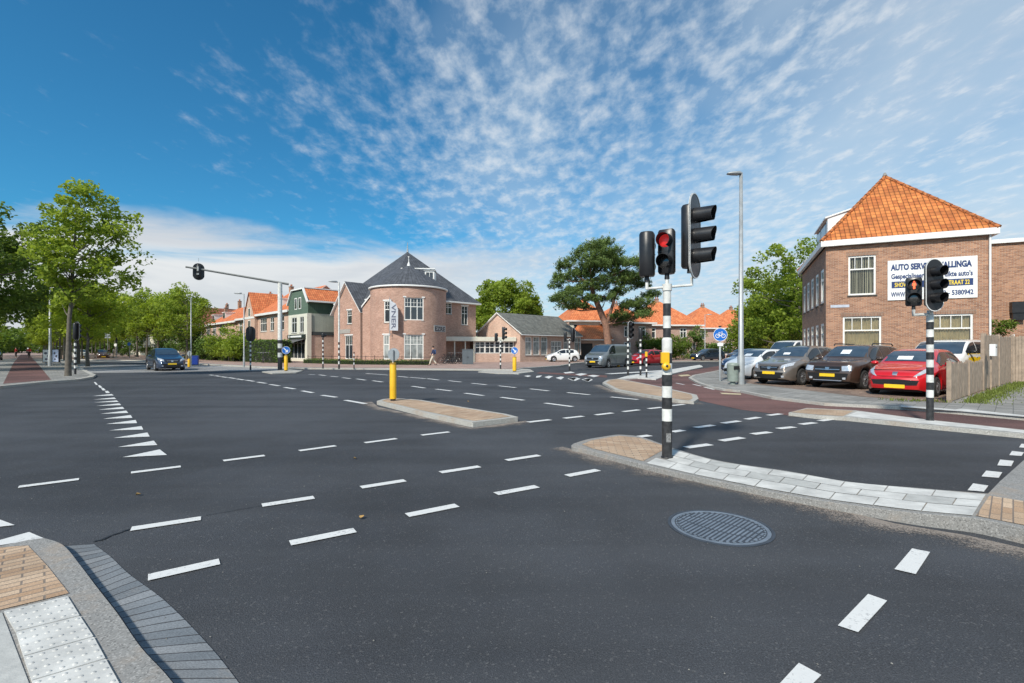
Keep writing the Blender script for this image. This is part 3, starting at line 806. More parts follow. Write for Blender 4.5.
b.lathe([(0.40, 0.004), (0.40, 0.0072), (0.370, 0.0072), (0.370, 0.004)], 64, 0, False); b.build('outer_ring', M_IRON, mh)
# loose grit on the asphalt
gt = MB(); rgg = random.Random(21)
for i in range(190):
    D_ = 1.6 + 9*rgg.random()**1.6; x_ = rgg.uniform(-1.1, 1.1)*D_; s_ = rgg.uniform(0.003, 0.007)
    a_ = rgg.uniform(0, 6)
    p_ = [(x_+s_*math.cos(a_+q*PI/2)*rgg.uniform(0.6, 1.3), D_+s_*math.sin(a_+q*PI/2)*rgg.uniform(0.6, 1.3), 0.007) for q in range(4)]
    gt.add(p_ + [(x_, D_, 0.007+s_*0.9)], [(0, 1, 4), (1, 2, 4), (2, 3, 4), (3, 0, 4)])
tag(gt.build('road_grit', simple('grit', (0.22, 0.21, 0.19), 0.9, var=0.4, scale=3)), 'loose pale grit scattered over the asphalt', 'grit', kind='stuff')
# a few fallen leaves on the road
M_DRY = simple('dry_leaf', (0.45, 0.28, 0.10), 0.8, var=0.3)
for (px, py, lab) in [(138, 496, 'curled dry leaf on the asphalt right of the left corner'), (355, 459.5, 'small pale dry leaf between the dashes'), (362, 519, 'dry leaf beside the near white dashes'), (468, 402, 'dry leaf lying by the centre island')]:
    p = G(px, py); b = MB()
    rr = random.Random(px)
    L, Wd = 0.05, 0.025
    rows = [[(L*(i/4-0.5), Wd*math.sin(PI*i/4)*(j-1)+0.0, 0.012+0.012*abs(j-1)*(1+0.5*math.sin(i))) for j in range(3)] for i in range(5)]
    b.grid(rows)
    o = b.build('fallen_leaf', M_DRY); o.location = (p.x, p.y, 0.002); o.rotation_euler = (0.1, 0.1, rr.random()*6)
    tag(o, lab, 'leaf', 'fallen leaves on the road')
# ------------------------------------------------------------------ vehicles
def interp(pts, x):
    if x <= pts[0][0]: return pts[0][1]
    for (a, za), (b, zb) in zip(pts, pts[1:]):
        if x <= b:
            t = (x-a)/(b-a) if b > a else 0
            return za + (zb-za)*t
    return pts[-1][1]
def smooth_prof(pts, n=3):
    """Catmull-Rom smoothing of a profile (monotone in x)"""
    out = []
    for i in range(len(pts)-1):
        p0 = pts[max(0, i-1)]; p1 = pts[i]; p2 = pts[i+1]; p3 = pts[min(len(pts)-1, i+2)]
        m1 = (p2[1]-p0[1])/max(1e-6, p2[0]-p0[0]); m2 = (p3[1]-p1[1])/max(1e-6, p3[0]-p1[0])
        h = p2[0]-p1[0]; sl_ = (p2[1]-p1[1])/h
        lim = 2.2*abs(sl_)+0.02
        m1 = max(-lim, min(lim, m1)); m2 = max(-lim, min(lim, m2))
        for k_ in range(n):
            t = k_/n
            h00 = 2*t**3-3*t*t+1; h10 = t**3-2*t*t+t; h01 = -2*t**3+3*t*t; h11 = t**3-t*t
            out.append((p1[0]+h*t, h00*p1[1]+h10*h*m1+h01*p2[1]+h11*h*m2))
    out.append(pts[-1]); return out

def paint(name, col, metal=0.0):
    return simple(name, col, 0.32, metal=metal, var=0.04, scale=1.2, coat=1.0)

def make_car(name, label, cat, sp, col, loc, head, group=None, lod=2, loc_is='front'):
    """sp: L W H wb fo wr gc top(profile s,z) belt(profile) roofw glass(list of s-ranges) plus front details.
    local frame: +x forward, origin on the ground in the middle."""
    L, Wd, H = sp['L'], sp['W']/2, sp['H']
    top = smooth_prof(sp['top'], 4); belt = sp['belt']
    wr = sp['wr']; gc = sp.get('gc', 0.2); axf = sp['fo']; axr = sp['fo'] + sp['wb']
    arch = wr + 0.055
    Wroof = sp.get('roofw', Wd*0.70)
    hd = Vector((head[0], head[1], 0)).normalized()
    rz = math.atan2(hd.y, hd.x)
    loc = Vector((loc[0], loc[1], loc[2] if len(loc) > 2 else 0))
    if loc_is == 'front': loc = loc - hd*L/2
    root = thing(name, label, cat, loc, rz, group)
    # stations
    ss = {0.0, 0.02, 0.05, 0.1, 0.17, 0.26, L, L-0.02, L-0.05, L-0.1, L-0.18, L-0.28}
    for a in (axf, axr):
        for k_ in range(-8, 9): ss.add(a + arch*math.sin(k_/8*PI/2)*1.0)
        ss.add(a-arch-0.01); ss.add(a+arch+0.01)
    x = 0.3
    while x < L-0.3: ss.add(x); x += 0.16
    for p in sp['top']: ss.add(p[0])
    ss = sorted(q for q in ss if 0 <= q <= L)
    st = [ss[0]]
    for q in ss[1:]:
        if q - st[-1] > 0.006: st.append(q)
    def plan(s):
        kf = sp.get('nose', 0.26); a = max(0, 1 - s/sp.get('nlen', 0.75)); b = max(0, 1 - (L-s)/0.55)
        return Wd*(1 - kf*a**2.4 - sp.get('tail', 0.16)*b**2.6)
    def zlow(s):
        z = gc + 0.06*max(0, 1 - s/0.25) + 0.10*max(0, 1-(L-s)/0.3)
        for a in (axf, axr):
            d = abs(s-a)
            if d < arch: z = max(z, wr + math.sqrt(max(0, arch*arch-d*d)) - 0.0)
        return z
    rows = []
    for s in st:
        zt = interp(top, s); zb = min(interp(belt, s), zt-0.03); w = plan(s); zl = min(zlow(s), zb-0.08)
        e = max(0.0, zt - zb); f = min(1, e/(H-interp(belt, L*0.5)))
        wu = (w-0.10)*(1-f) + min(Wroof, w-0.06)*f
        zedge = zt - min(0.07, e*0.35)
        sec = [(w-0.05, zl), (w-0.012, zl+0.05), (w, zl+(zb-zl)*0.45), (w-0.006, zl+(zb-zl)*0.72), (w-0.022, zb-0.03), (w-0.055, zb)]
        for t in (0.25, 0.5, 0.75, 1.0):
            bow = 0.03*math.sin(PI*t)*f
            sec.append(((w-0.055)*(1-t)+wu*t + bow, zb + (zedge-zb)*t))
        sec += [(wu*0.93, zt-min(0.025, e*0.12)), (wu*0.6, zt-0.006), (wu*0.25, zt), (0, zt+0.002)]
        x = L/2 - s
        right = [Vector((x, -y, z)) for y, z in sec]
        left = [Vector((x, y, z)) for y, z in reversed(sec[:-1])]
        rows.append(right + left)
    mb = MB(); mb.grid(rows)
    m_ = len(rows[0])
    for r, rev in ((rows[0], False), (rows[-1], True)):     # closed nose and tail
        c = len(r)//2
        for i in range(c):
            q = [r[i], r[i+1], r[m_-2-i], r[m_-1-i]]
            if i+1 == m_-2-i: q = q[:3] if False else [r[i], r[i+1], r[m_-1-i]]
            mb.add(q if rev else list(reversed(q)), [list(range(len(q)))], 0, True)
    body = mb.build('body', paint(name + '_paint_' + sp['id'], col, sp.get('metal', 0.35)), root, weld=True)
    dg_v = [v.co[:] for v in body.data.vertices]; dg_f = [list(p.vertices) for p in body.data.polygons]
    bvh = BVHTree.FromPolygons(dg_v, dg_f)
    ext = {'front': (Vector((9, 0, 0)), Vector((-1, 0, 0))), 'rear': (Vector((-9, 0, 0)), Vector((1, 0, 0)))}
    def hit(a, b, side, off):
        if side in ('front', 'rear'):
            o = Vector((9 if side == 'front' else -9, a, b)); d = Vector((-1 if side == 'front' else 1, 0, 0))
        else:
            sg = 1 if side == 'left' else -1
            o = Vector((a, 9*sg, b)); d = Vector((0, -sg, 0))
        p, nrm, _, _ = bvh.ray_cast(o, d)
        if p is None:
            p, nrm, _, _ = bvh.find_nearest(o + d*(9-L*0.45 if side in ('front', 'rear') else 9-Wd))
        if nrm.dot(d) > 0: nrm = -nrm
        return p + nrm*off
    def patch(nm, low, high, side, mat, off=0.007, nv=6, parent=root, nu=None, label=None):
        """low / high: polylines with equal counts; (s,z) on the flanks, (y,z) on the ends"""
        nu = nu or 6
        def res(pl):
            out = []
            for i in range(len(pl)-1):
                for k_ in range(nu): 
                    t = k_/nu; out.append((pl[i][0]*(1-t)+pl[i+1][0]*t, pl[i][1]*(1-t)+pl[i+1][1]*t))
            out.append(pl[-1]); return out
        lo, hi = res(low), res(high)
        g = []
        for (a, b), (c, d) in zip(lo, hi):
            col_ = []
            for k_ in range(nv+1):
                t = k_/nv; u, v = a*(1-t)+c*t, b*(1-t)+d*t
                if side in ('left', 'right'): u = L/2 - u
                col_.append(hit(u, v, side, off))
            g.append(col_)
        q = MB(); q.grid(g)
        # rim so that the patch is a thin plate, not a floating sheet
        rim = [g[i][0] for i in range(len(g))] + [g[-1][j] for j in range(1, nv+1)] + [g[i][-1] for i in range(len(g)-2, -1, -1)] + [g[0][j] for j in range(nv-1, 0, -1)]
        cen = Vector((0, 0, 0.6))
        inn = [p + (cen-p).normalized()*(off+0.004) for p in rim]
        n_ = len(rim)
        q.add(rim+inn, [(i, (i+1) % n_, n_+(i+1) % n_, n_+i) for i in range(n_)], 0, False)
        o = q.build(nm, mat, parent)
        if label: o['label'] = label
        return o
    # glass
    sides = ('left', 'right')
    for (s0, s1) in sp['glass']:
        for sd_ in sides:
            lo, hi = [], []
            for k_ in range(9):
                s = s0 + (s1-s0)*k_/8
                zl_ = interp(belt, s) + 0.035; zh = interp(top, s) - 0.105
                zh = min(zh, H-0.125)
                if zh < zl_+0.01: zh = zl_+0.01
                lo.append((s, zl_)); hi.append((s, zh))
            if lod >= 2: patch('window_seal', [(a-0.0, b-0.015) for a, b in lo], [(a, b+0.015) for a, b in hi], sd_, M_BLACKP, 0.004, 5, nu=1)
            patch('side_window', lo, hi, sd_, M_SIDEGLASS, 0.008, 5, nu=1)
    wb_s, wt_s = sp['ws']      # windscreen base and top stations
    y0 = plan(wb_s)-0.16; y1 = Wroof-0.07
    z0, z1 = interp(top, wb_s)+0.02, interp(top, wt_s)-0.03
    ws = patch('windscreen', [(-y0, z0), (0, z0+0.015), (y0, z0)], [(-y1, z1), (0, z1+0.01), (y1, z1)], 'front', M_CARGLASS, 0.008, 8)
    if sp.get('card') and name == 'parked_car' and lod >= 2:
        ya, yb, za, zb2 = sp['card']
        patch('price_card', [(ya, za), (yb, za)], [(ya, zb2), (yb, zb2)], 'front', simple('paper', (0.75, 0.78, 0.8), 0.6, var=0.15, scale=30), 0.013, 3, nu=3)
    rb_s, rt_s = sp['rw']
    y0 = plan(rb_s)-0.2; z0, z1 = interp(top, rb_s)-0.0, interp(top, rt_s)-0.05
    patch('rear_window', [(-y0, z0), (y0, z0)], [(-y1, z1), (y1, z1)], 'rear', M_CARGLASS, 0.008, 5)
    # doors
    if lod >= 2:
        for i, (s0, s1) in enumerate(sp['doors']):
            for sd_ in sides:
                zl_ = gc+0.14
                def dline(e, top_):
                    out = []
                    for k_ in range(7):
                        s = s0+e + (s1-s0-2*e)*k_/6
                        z = (interp(belt, s)-0.01 - e*0.4) if top_ else zl_ + e
                        if not top_:
                            for a in (axf, axr):
                                d = abs(s-a)
                                if d < arch+0.05: z = max(z, wr+math.sqrt(max(0, (arch+0.05)**2-d*d))+e)
                        out.append((s, z))
                    return out
                patch('door_gap', dline(0, False), dline(0, True), sd_, M_BLACKM, 0.0022, 4, nu=1)
                dr = patch('door', dline(0.012, False), dline(0.012, True), sd_, paint(name + '_paint_' + sp['id'], col, sp.get('metal', 0.35)), 0.0055, 5, nu=1)
                hz = interp(belt, s1)-0.13; hs = s1-0.17
                p = hit(L/2-hs, hz, sd_, 0.012)
                b = MB(); b.cbox(p, 0.17, 0.028, 0.024); b.build('handle', paint(name + '_paint_' + sp['id'], col), dr, bevel=0.008)
                if i == 0:
                    pass
        # sill trim
        if sp.get('clad'):
            for sd_ in sides:
                patch('sill_trim', [(axf+arch+0.02, gc+0.01), (axr-arch-0.02, gc+0.01)], [(axf+arch+0.02, gc+0.13), (axr-arch-0.02, gc+0.13)], sd_, M_BLACKP, 0.012, 3, nu=8)
                for a in (axf, axr):
                    lo, hi = [], []
                    for k_ in range(17):
                        t = PI*k_/16
                        lo.append((a-math.cos(t)*(arch+0.005), wr+math.sin(t)*(arch+0.005))); hi.append((a-math.cos(t)*(arch+0.06), wr+math.sin(t)*(arch+0.06)))
                    patch('arch_trim', lo, hi, sd_, M_BLACKP, 0.014, 1, nu=1)
    # mirrors
    for sg in (-1, 1):
        s = wb_s + 0.42; z = interp(belt, s)+0.09
        b = MB(); y = (plan(s)+0.10)*sg
        b.lathe([(0.0, -0.11), (0.055, -0.10), (0.085, -0.05), (0.09, 0.0), (0.085, 0.05), (0.055, 0.10), (0.0, 0.11)], 12,
                M=Matrix.Translation((L/2-s, y, z)) @ Matrix.Rotation(PI/2, 4, 'X') @ Matrix.Scale(0.75, 4, (0, 1, 0)))
        b.tube([(L/2-s-0.01, (plan(s)-0.07)*sg, z-0.06), (L/2-s, y, z-0.04)], 0.022, 8)
        b.build('mirror', M_BLACKP if sp.get('blackmirror') else paint(name + '_paint_' + sp['id'], col), root)
    # wheels
    for a in (axf, axr):
        for sg in (-1, 1):
            cx_, cy_ = L/2-a, (Wd-0.115)*sg
            M = Matrix.Translation((cx_, cy_, wr)) @ Matrix.Rotation(-sg*PI/2, 4, 'X')
            b = MB(); r2 = wr*0.66
            b.lathe([(r2, -0.10), (wr-0.035, -0.105), (wr-0.008, -0.085), (wr, -0.05), (wr, 0.05), (wr-0.008, 0.085), (wr-0.035, 0.105), (r2, 0.10), (r2-0.01, 0.09)], 36, M=M)
            wo = b.build('wheel', M_RUBBER, root)
            b = MB()
            b.lathe([(r2+0.005, 0.098), (r2-0.012, 0.102), (r2-0.03, 0.085), (r2-0.035, 0.02), (0.0, 0.015)], 32, 1, M=M)
            b.lathe([(r2+0.006, 0.099), (r2-0.010, 0.104), (r2-0.028, 0.088)], 32, 0, M=M)
            ns = sp.get('spokes', 5)
            for q in range(ns):
                Mq = M @ Matrix.Rotation(2*PI*q/ns, 4, 'Z')
                wd = 0.030 if ns > 6 else 0.044
                pts = [(0.02, -wd*0.8, 0.082), (0.02, wd*0.8, 0.082), (r2-0.02, wd*1.25, 0.094), (r2-0.02, -wd*1.25, 0.094)]
                lowp = [(x_, y_, 0.03) for x_, y_, z_ in pts]
                b.add([Mq @ Vector(p) for p in pts+lowp], [(0, 1, 2, 3), (0, 4, 5, 1), (1, 5, 6, 2), (2, 6, 7, 3), (3, 7, 4, 0)], 0)
            b.lathe([(0.06, 0.06), (0.055, 0.098), (0.0, 0.102)], 16, 0, M=M)
            b.build('rim', [M_ALLOY, M_BLACKM], wo)
    # underbody
    b = MB(); b.box(-L/2+0.25, L/2-0.25, -Wd+0.26, Wd-0.26, gc-0.03, interp(belt, L/2)-0.12)
    b.box(L/2-axf-arch-0.02-0.0, L/2-axf-arch, -Wd+0.07, Wd-0.07, gc, wr+0.2); b.box(L/2-axr+arch, L/2-axr+arch+0.02, -Wd+0.07, Wd-0.07, gc, wr+0.2)
    b.build('underbody', M_BLACKM, root)
    # front and rear details
    for (nm, lo, hi, mt, off) in sp['front']:
        patch(nm, lo, hi, 'front', mt, off, 4)
        if nm in ('headlight', 'fog_light', 'intake_vent', 'bumper_corner'):
            patch(nm, [(-a, b) for a, b in lo], [(-a, b) for a, b in hi], 'front', mt, off, 4)
    for (nm, lo, hi, mt, off) in sp.get('side', ()):
        for sd_ in sides: patch(nm, lo, hi, sd_, mt, off, 4)
    zt = interp(belt, L)
    for sg in (-1, 1):
        patch('tail_light', [(sg*(Wd-0.30), zt-0.30), (sg*(Wd-0.14), zt-0.28)], [(sg*(Wd-0.27), zt-0.02), (sg*(Wd-0.15), zt-0.02)], 'rear', M_REDL, 0.01, 4)
    patch('plate', [(-0.26, 0.52), (0.26, 0.52)], [(-0.26, 0.63), (0.26, 0.63)], 'rear', M_PLATE, 0.012, 2)
    return root

M_GRILLE = simple('grille_black', (0.012, 0.012, 0.013), 0.4, var=0.2, scale=30)
def front_std(z, W, grille, lamp, plate=0.42, intake=None, badge=True, fog=True, pl=0.26):
    f = []
    if intake: f.append(('lower_intake',) + intake + (M_GRILLE, 0.008))
    f.append(('grille',) + grille + (M_GRILLE, 0.009))
    f.append(('headlight',) + lamp + (M_LAMPGL, 0.012))
    f.append(('plate', [(-pl, plate), (pl, plate)], [(-pl, plate+0.11), (pl, plate+0.11)], M_PLATE, 0.022))
    if badge: f.append(('badge', [(-0.055, badge-0.05), (0.055, badge-0.05)], [(-0.07, badge+0.05), (0.07, badge+0.05)], M_CHROME, 0.018))
    if fog: f.append(('fog_light', [(0.52, fog-0.04), (0.62, fog-0.04)], [(0.51, fog+0.03), (0.62, fog+0.04)], M_LAMPGL, 0.013))
    return f
HATCH = dict(id='hatch', L=4.03, W=1.75, H=1.47, wb=2.54, fo=0.80, wr=0.305, gc=0.17, roofw=0.60, nose=0.30, nlen=0.85, spokes=7,
    top=[(0, 0.60), (0.05, 0.70), (0.2, 0.78), (0.55, 0.88), (0.98, 0.985), (1.10, 1.04), (1.45, 1.24), (1.85, 1.41), (2.25, 1.465), (2.9, 1.46), (3.45, 1.38), (3.72, 1.22), (3.93, 0.98), (4.0, 0.75), (4.03, 0.5)],
    belt=[(0, 0.56), (0.3, 0.70), (0.9, 0.88), (2.0, 0.93), (3.2, 0.99), (4.03, 0.97)], glass=[(1.28, 2.42), (2.50, 3.35)], doors=[(1.15, 2.46)],
    ws=(1.08, 1.88), rw=(3.90, 3.5), card=(-0.28, 0.12, 1.11, 1.22),
    front=front_std(0, 0, ([(-0.55, 0.36), (0, 0.33), (0.55, 0.36)], [(-0.60, 0.50), (0, 0.53), (0.60, 0.50)]),
                    ([(0.46, 0.60), (0.60, 0.66), (0.76, 0.78)], [(0.52, 0.68), (0.62, 0.80), (0.70, 0.90)]), plate=0.255, badge=0.69, fog=False)
          + [('hood_gap', [(-0.50, 0.615), (0, 0.60), (0.50, 0.615)], [(-0.50, 0.623), (0, 0.608), (0.50, 0.623)], M_BLACKM, 0.006), ('front_trim', [(-0.53, 0.425), (0, 0.42), (0.53, 0.425)], [(-0.54, 0.445), (0, 0.44), (0.54, 0.445)], M_BLACKP, 0.018)])
SUV = dict(id='suv', L=4.31, W=1.82, H=1.63, wb=2.67, fo=0.82, wr=0.345, gc=0.24, roofw=0.64, nose=0.16, nlen=0.5, clad=True, spokes=5,
    top=[(0, 0.70), (0.05, 0.90), (0.15, 0.98), (0.6, 1.04), (1.08, 1.09), (1.2, 1.14), (1.6, 1.42), (1.92, 1.58), (2.4, 1.63), (3.3, 1.61), (3.95, 1.52), (4.12, 1.30), (4.24, 1.0), (4.29, 0.8), (4.31, 0.6)],
    belt=[(0, 0.66), (0.15, 0.88), (0.9, 0.99), (2.0, 1.03), (3.4, 1.08), (4.31, 1.05)], glass=[(1.42, 2.28), (2.36, 3.12), (3.2, 3.75)], doors=[(1.28, 2.32), (2.34, 3.2)],
    ws=(1.2, 1.95), rw=(4.18, 3.95), card=(-0.2, 0.12, 1.27, 1.42),
    front=front_std(0, 0, ([(-0.42, 0.62), (0.42, 0.62)], [(-0.46, 0.82), (0.46, 0.82)]), ([(0.50, 0.66), (0.78, 0.68)], [(0.48, 0.84), (0.76, 0.86)]),
                    plate=0.45, intake=([(-0.62, 0.28), (0.62, 0.28)], [(-0.70, 0.58), (0.70, 0.58)]), badge=0.74, fog=0.40)
          + [('hood_gap', [(-0.74, 0.885), (0, 0.905), (0.74, 0.885)], [(-0.74, 0.893), (0, 0.913), (0.74, 0.893)], M_BLACKM, 0.006), ('grille_bar', [(-0.42, 0.70), (0.42, 0.70)], [(-0.42, 0.725), (0.42, 0.725)], M_CHROME, 0.016), ('skid_plate', [(-0.45, 0.27), (0.45, 0.27)], [(-0.5, 0.33), (0.5, 0.33)], M_ALLOY, 0.016)])
CROSS = dict(id='cross', L=4.33, W=1.80, H=1.61, wb=2.63, fo=0.88, wr=0.34, gc=0.20, roofw=0.62, nose=0.26, nlen=0.8, clad=True, spokes=10,
    top=[(0, 0.62), (0.06, 0.80), (0.25, 0.88), (0.7, 0.97), (1.15, 1.06), (1.3, 1.12), (1.7, 1.38), (2.05, 1.55), (2.5, 1.61), (3.2, 1.58), (3.8, 1.46), (4.05, 1.25), (4.22, 1.0), (4.3, 0.8), (4.33, 0.55)],
    belt=[(0, 0.58), (0.3, 0.80), (1.0, 0.95), (2.2, 1.0), (3.4, 1.10), (4.33, 1.08)], glass=[(1.5, 2.42), (2.50, 3.28), (3.35, 3.7)], doors=[(1.36, 2.46), (2.48, 3.4)],
    ws=(1.3, 2.08), rw=(4.15, 3.8), card=(-0.25, 0.02, 1.22, 1.30),
    front=front_std(0, 0, ([(-0.36, 0.60), (0.36, 0.60)], [(-0.42, 0.76), (0.42, 0.76)]), ([(0.47, 0.66), (0.80, 0.80)], [(0.50, 0.80), (0.76, 0.93)]),
                    plate=0.44, intake=([(-0.50, 0.24), (0.50, 0.24)], [(-0.60, 0.52), (0.60, 0.52)]), badge=0.69, fog=0.36)
          + [('hood_gap', [(-0.62, 0.80), (0, 0.795), (0.62, 0.80)], [(-0.62, 0.808), (0, 0.803), (0.62, 0.808)], M_BLACKM, 0.006), ('grille_bar', [(-0.33, 0.70), (0.33, 0.70)], [(-0.33, 0.72), (0.33, 0.72)], M_CHROME, 0.016)])
SMALL = dict(HATCH, id='small', L=3.75, W=1.66, H=1.46, wb=2.42, fo=0.74, wr=0.30, roofw=0.57,
    top=[(0, 0.58), (0.05, 0.70), (0.2, 0.80), (0.5, 0.90), (0.85, 1.0), (0.95, 1.05), (1.3, 1.26), (1.65, 1.41), (2.1, 1.46), (2.8, 1.44), (3.35, 1.33), (3.55, 1.15), (3.68, 0.92), (3.73, 0.7), (3.75, 0.5)],
    belt=[(0, 0.55), (0.3, 0.74), (0.9, 0.90), (2.0, 0.94), (3.75, 0.99)], glass=[(1.15, 2.1), (2.18, 3.05)], doors=[(1.05, 2.14)], ws=(0.95, 1.68), rw=(3.62, 3.38), spokes=6)
WAGON = dict(HATCH, id='wagon', L=4.35, W=1.78, H=1.50, wb=2.65, fo=0.85,
    top=[(0, 0.60), (0.05, 0.72), (0.25, 0.83), (0.7, 0.93), (1.1, 1.01), (1.2, 1.06), (1.6, 1.28), (1.95, 1.44), (2.4, 1.50), (3.2, 1.48), (3.9, 1.38), (4.1, 1.16), (4.25, 0.96), (4.32, 0.75), (4.35, 0.5)],
    belt=[(0, 0.56), (0.3, 0.74), (1.0, 0.90), (2.2, 0.95), (3.4, 1.01), (4.35, 1.0)], glass=[(1.4, 2.3), (2.38, 3.15), (3.22, 3.8)], doors=[(1.28, 2.34), (2.36, 3.2)], ws=(1.2, 1.98), rw=(4.2, 3.9))
VAN = dict(id='van', L=5.0, W=1.95, H=1.97, wb=3.10, fo=0.95, wr=0.33, gc=0.2, roofw=0.80, nose=0.2, nlen=0.6, clad=False, tail=0.06, spokes=5, metal=0.5,
    top=[(0, 0.70), (0.05, 0.95), (0.2, 1.05), (0.6, 1.16), (0.85, 1.26), (1.2, 1.55), (1.6, 1.84), (1.9, 1.93), (2.5, 1.97), (4.6, 1.96), (4.85, 1.90), (4.95, 1.5), (4.98, 1.0), (5.0, 0.5)],
    belt=[(0, 0.66), (0.25, 0.95), (0.9, 1.12), (1.3, 1.15), (5.0, 1.15)], glass=[(1.15, 2.1)], doors=[(1.1, 2.18), (2.2, 3.2)], ws=(0.88, 1.68), rw=(4.93, 4.88), blackmirror=True,
    front=front_std(0, 0, ([(-0.5, 0.66), (0.5, 0.66)], [(-0.56, 0.84), (0.56, 0.84)]), ([(0.60, 0.70), (0.84, 0.76)], [(0.58, 0.90), (0.80, 0.98)]),
                    plate=0.46, intake=([(-0.80, 0.28), (0.80, 0.28)], [(-0.84, 0.60), (0.84, 0.60)]), badge=0.77, fog=0.42))

VD = (0.735, 0.678)          # nose-in parking direction of the lot
HD = (-0.86, -0.51)
make_car('parked_car', 'red three-door hatchback with a price card in its windscreen, parked beside the wooden fence', 'car', dict(HATCH, metal=0.1), (0.56, 0.008, 0.012), (11.85, 15.0, 0.09), (-0.81, -0.585), 'used cars parked in front of the brick corner house')
duster = make_car('parked_car', 'dark brown off-road car with roof rails, parked between the red and the beige car', 'car', SUV, (0.075, 0.045, 0.032), (11.62, 17.85, 0.09), HD, 'used cars parked in front of the brick corner house')
b = MB()
for sg in (-1, 1):
    b = MB(); b.tube([(0.28, 0.66*sg, 1.60), (0.20, 0.66*sg, 1.665), (-1.3, 0.66*sg, 1.655), (-1.42, 0.66*sg, 1.58)], 0.022, 8); b.build('roof_rail', M_BLACKP, duster)
make_car('parked_car', 'beige grey crossover with ten-spoke wheels, third car from the wooden fence', 'car', dict(CROSS, metal=0.5), (0.21, 0.18, 0.155), (10.5, 19.8, 0.09), HD, 'used cars parked in front of the brick corner house')
make_car('parked_car', 'white small hatchback parked behind the grey litter bin and the tall lamp post', 'car', dict(SMALL, metal=0.0), (0.66, 0.68, 0.70), (10.8, 23.7, 0.09), (-0.93, -0.37), 'used cars parked in front of the brick corner house')
make_car('parked_car', 'dark blue hatchback at the far end of the car lot behind the round cycle sign', 'car', dict(WAGON, id='w2'), (0.03, 0.06, 0.13), (12.9, 28.6, 0.09), HD, 'used cars parked in front of the brick corner house')
van2 = make_car('parked_van', 'white van with a yellow lower side, standing behind the red car against the brick house', 'van', dict(VAN, id='v2', metal=0.0, L=4.6, H=1.86, wb=2.8, belt=[(0, 0.66), (0.25, 0.95), (0.9, 1.1), (1.3, 1.26), (5.0, 1.27)],
   top=[(0, 0.70), (0.05, 0.95), (0.2, 1.05), (0.6, 1.12), (0.85, 1.22), (1.2, 1.48), (1.6, 1.74), (1.9, 1.82), (2.5, 1.86), (4.2, 1.85), (4.45, 1.8), (4.55, 1.4), (4.58, 1.0), (4.6, 0.5)],
   rw=(4.53, 4.48), glass=[(1.15, 2.1), (2.2, 3.3), (3.4, 4.3)],
   side=[('side_band', [(0.9, 0.45), (4.35, 0.45)], [(1.2, 1.27), (4.35, 1.27)], simple('band_yellow', (0.78, 0.52, 0.01), 0.4), 0.012)]), (0.72, 0.72, 0.70), (16.6, 19.4, 0.09), HD)
make_car('parked_van', 'white panel van whose roof shows behind the parked cars by the trees', 'van', dict(VAN, id='v3', metal=0.0, H=2.1,
   top=[(0, 0.70), (0.05, 0.95), (0.2, 1.05), (0.6, 1.16), (0.85, 1.26), (1.2, 1.6), (1.6, 1.95), (1.9, 2.06), (2.5, 2.1), (4.6, 2.09), (4.85, 2.0), (4.95, 1.5), (4.98, 1.0), (5.0, 0.5)]), (0.70, 0.71, 0.72), (18.7, 34.8, 0.09), HD, lod=1)
make_car('driving_van', 'grey delivery van with black bumper waiting in the side street by the yellow bollard', 'van', dict(VAN, id='v4', clad=False), (0.22, 0.24, 0.25), (6.55, 39.4, 0), (-0.66, -0.75))
make_car('driving_car', 'red estate car behind the grey van in the side street', 'car', dict(WAGON, id='w3', metal=0.1), (0.42, 0.012, 0.02), (11.3, 45.6, 0), (-0.80, -0.60), lod=1)
make_car('parked_car', 'white small car parked sideways in front of the low brick hall', 'car', dict(SMALL, id='s2', metal=0.0, H=1.56), (0.70, 0.71, 0.70), (5.75, 55.4, 0.1), (-1, -0.12), lod=1, loc_is='mid')
make_car('parked_car', 'dark blue hatchback standing in front of the second villa with the orange roof', 'car', dict(WAGON, id='w4'), (0.02, 0.035, 0.06), (25.0, 62.0, 0.1), (-0.95, -0.3), lod=1, loc_is='mid')
make_car('parked_car', 'brown-grey car half hidden behind the round cycle sign and the far hedge', 'car', dict(SMALL, id='s3'), (0.09, 0.08, 0.075), (30.5, 64.5, 0.1), (-0.95, -0.3), lod=1, loc_is='mid')
make_car('driving_car', 'dark blue people carrier driving towards the crossing on the left road', 'car', dict(CROSS, id='c2', metal=0.4), (0.025, 0.045, 0.09), (-24.0, 34.2, 0), (0.72, -0.69), lod=2)
make_car('parked_car', 'white car in the distance on the left road behind the advertising board', 'car', dict(WAGON, id='w5', metal=0.0), (0.66, 0.66, 0.64), (-66.5, 74.5, 0), (0.72, -0.69), lod=1, loc_is='mid')
make_car('parked_car', 'brown car in the distance, right of the distant white car on the left road', 'car', dict(SMALL, id='s5'), (0.10, 0.055, 0.04), (-66.5, 78.5, 0), (0.72, -0.69), lod=1, loc_is='mid')
make_car('parked_car', 'black car in the shade of the trees at the left edge', 'car', dict(WAGON, id='w6'), (0.015, 0.017, 0.02), (-66.0, 61.5, 0.1), (0.72, -0.69), lod=1, loc_is='mid')

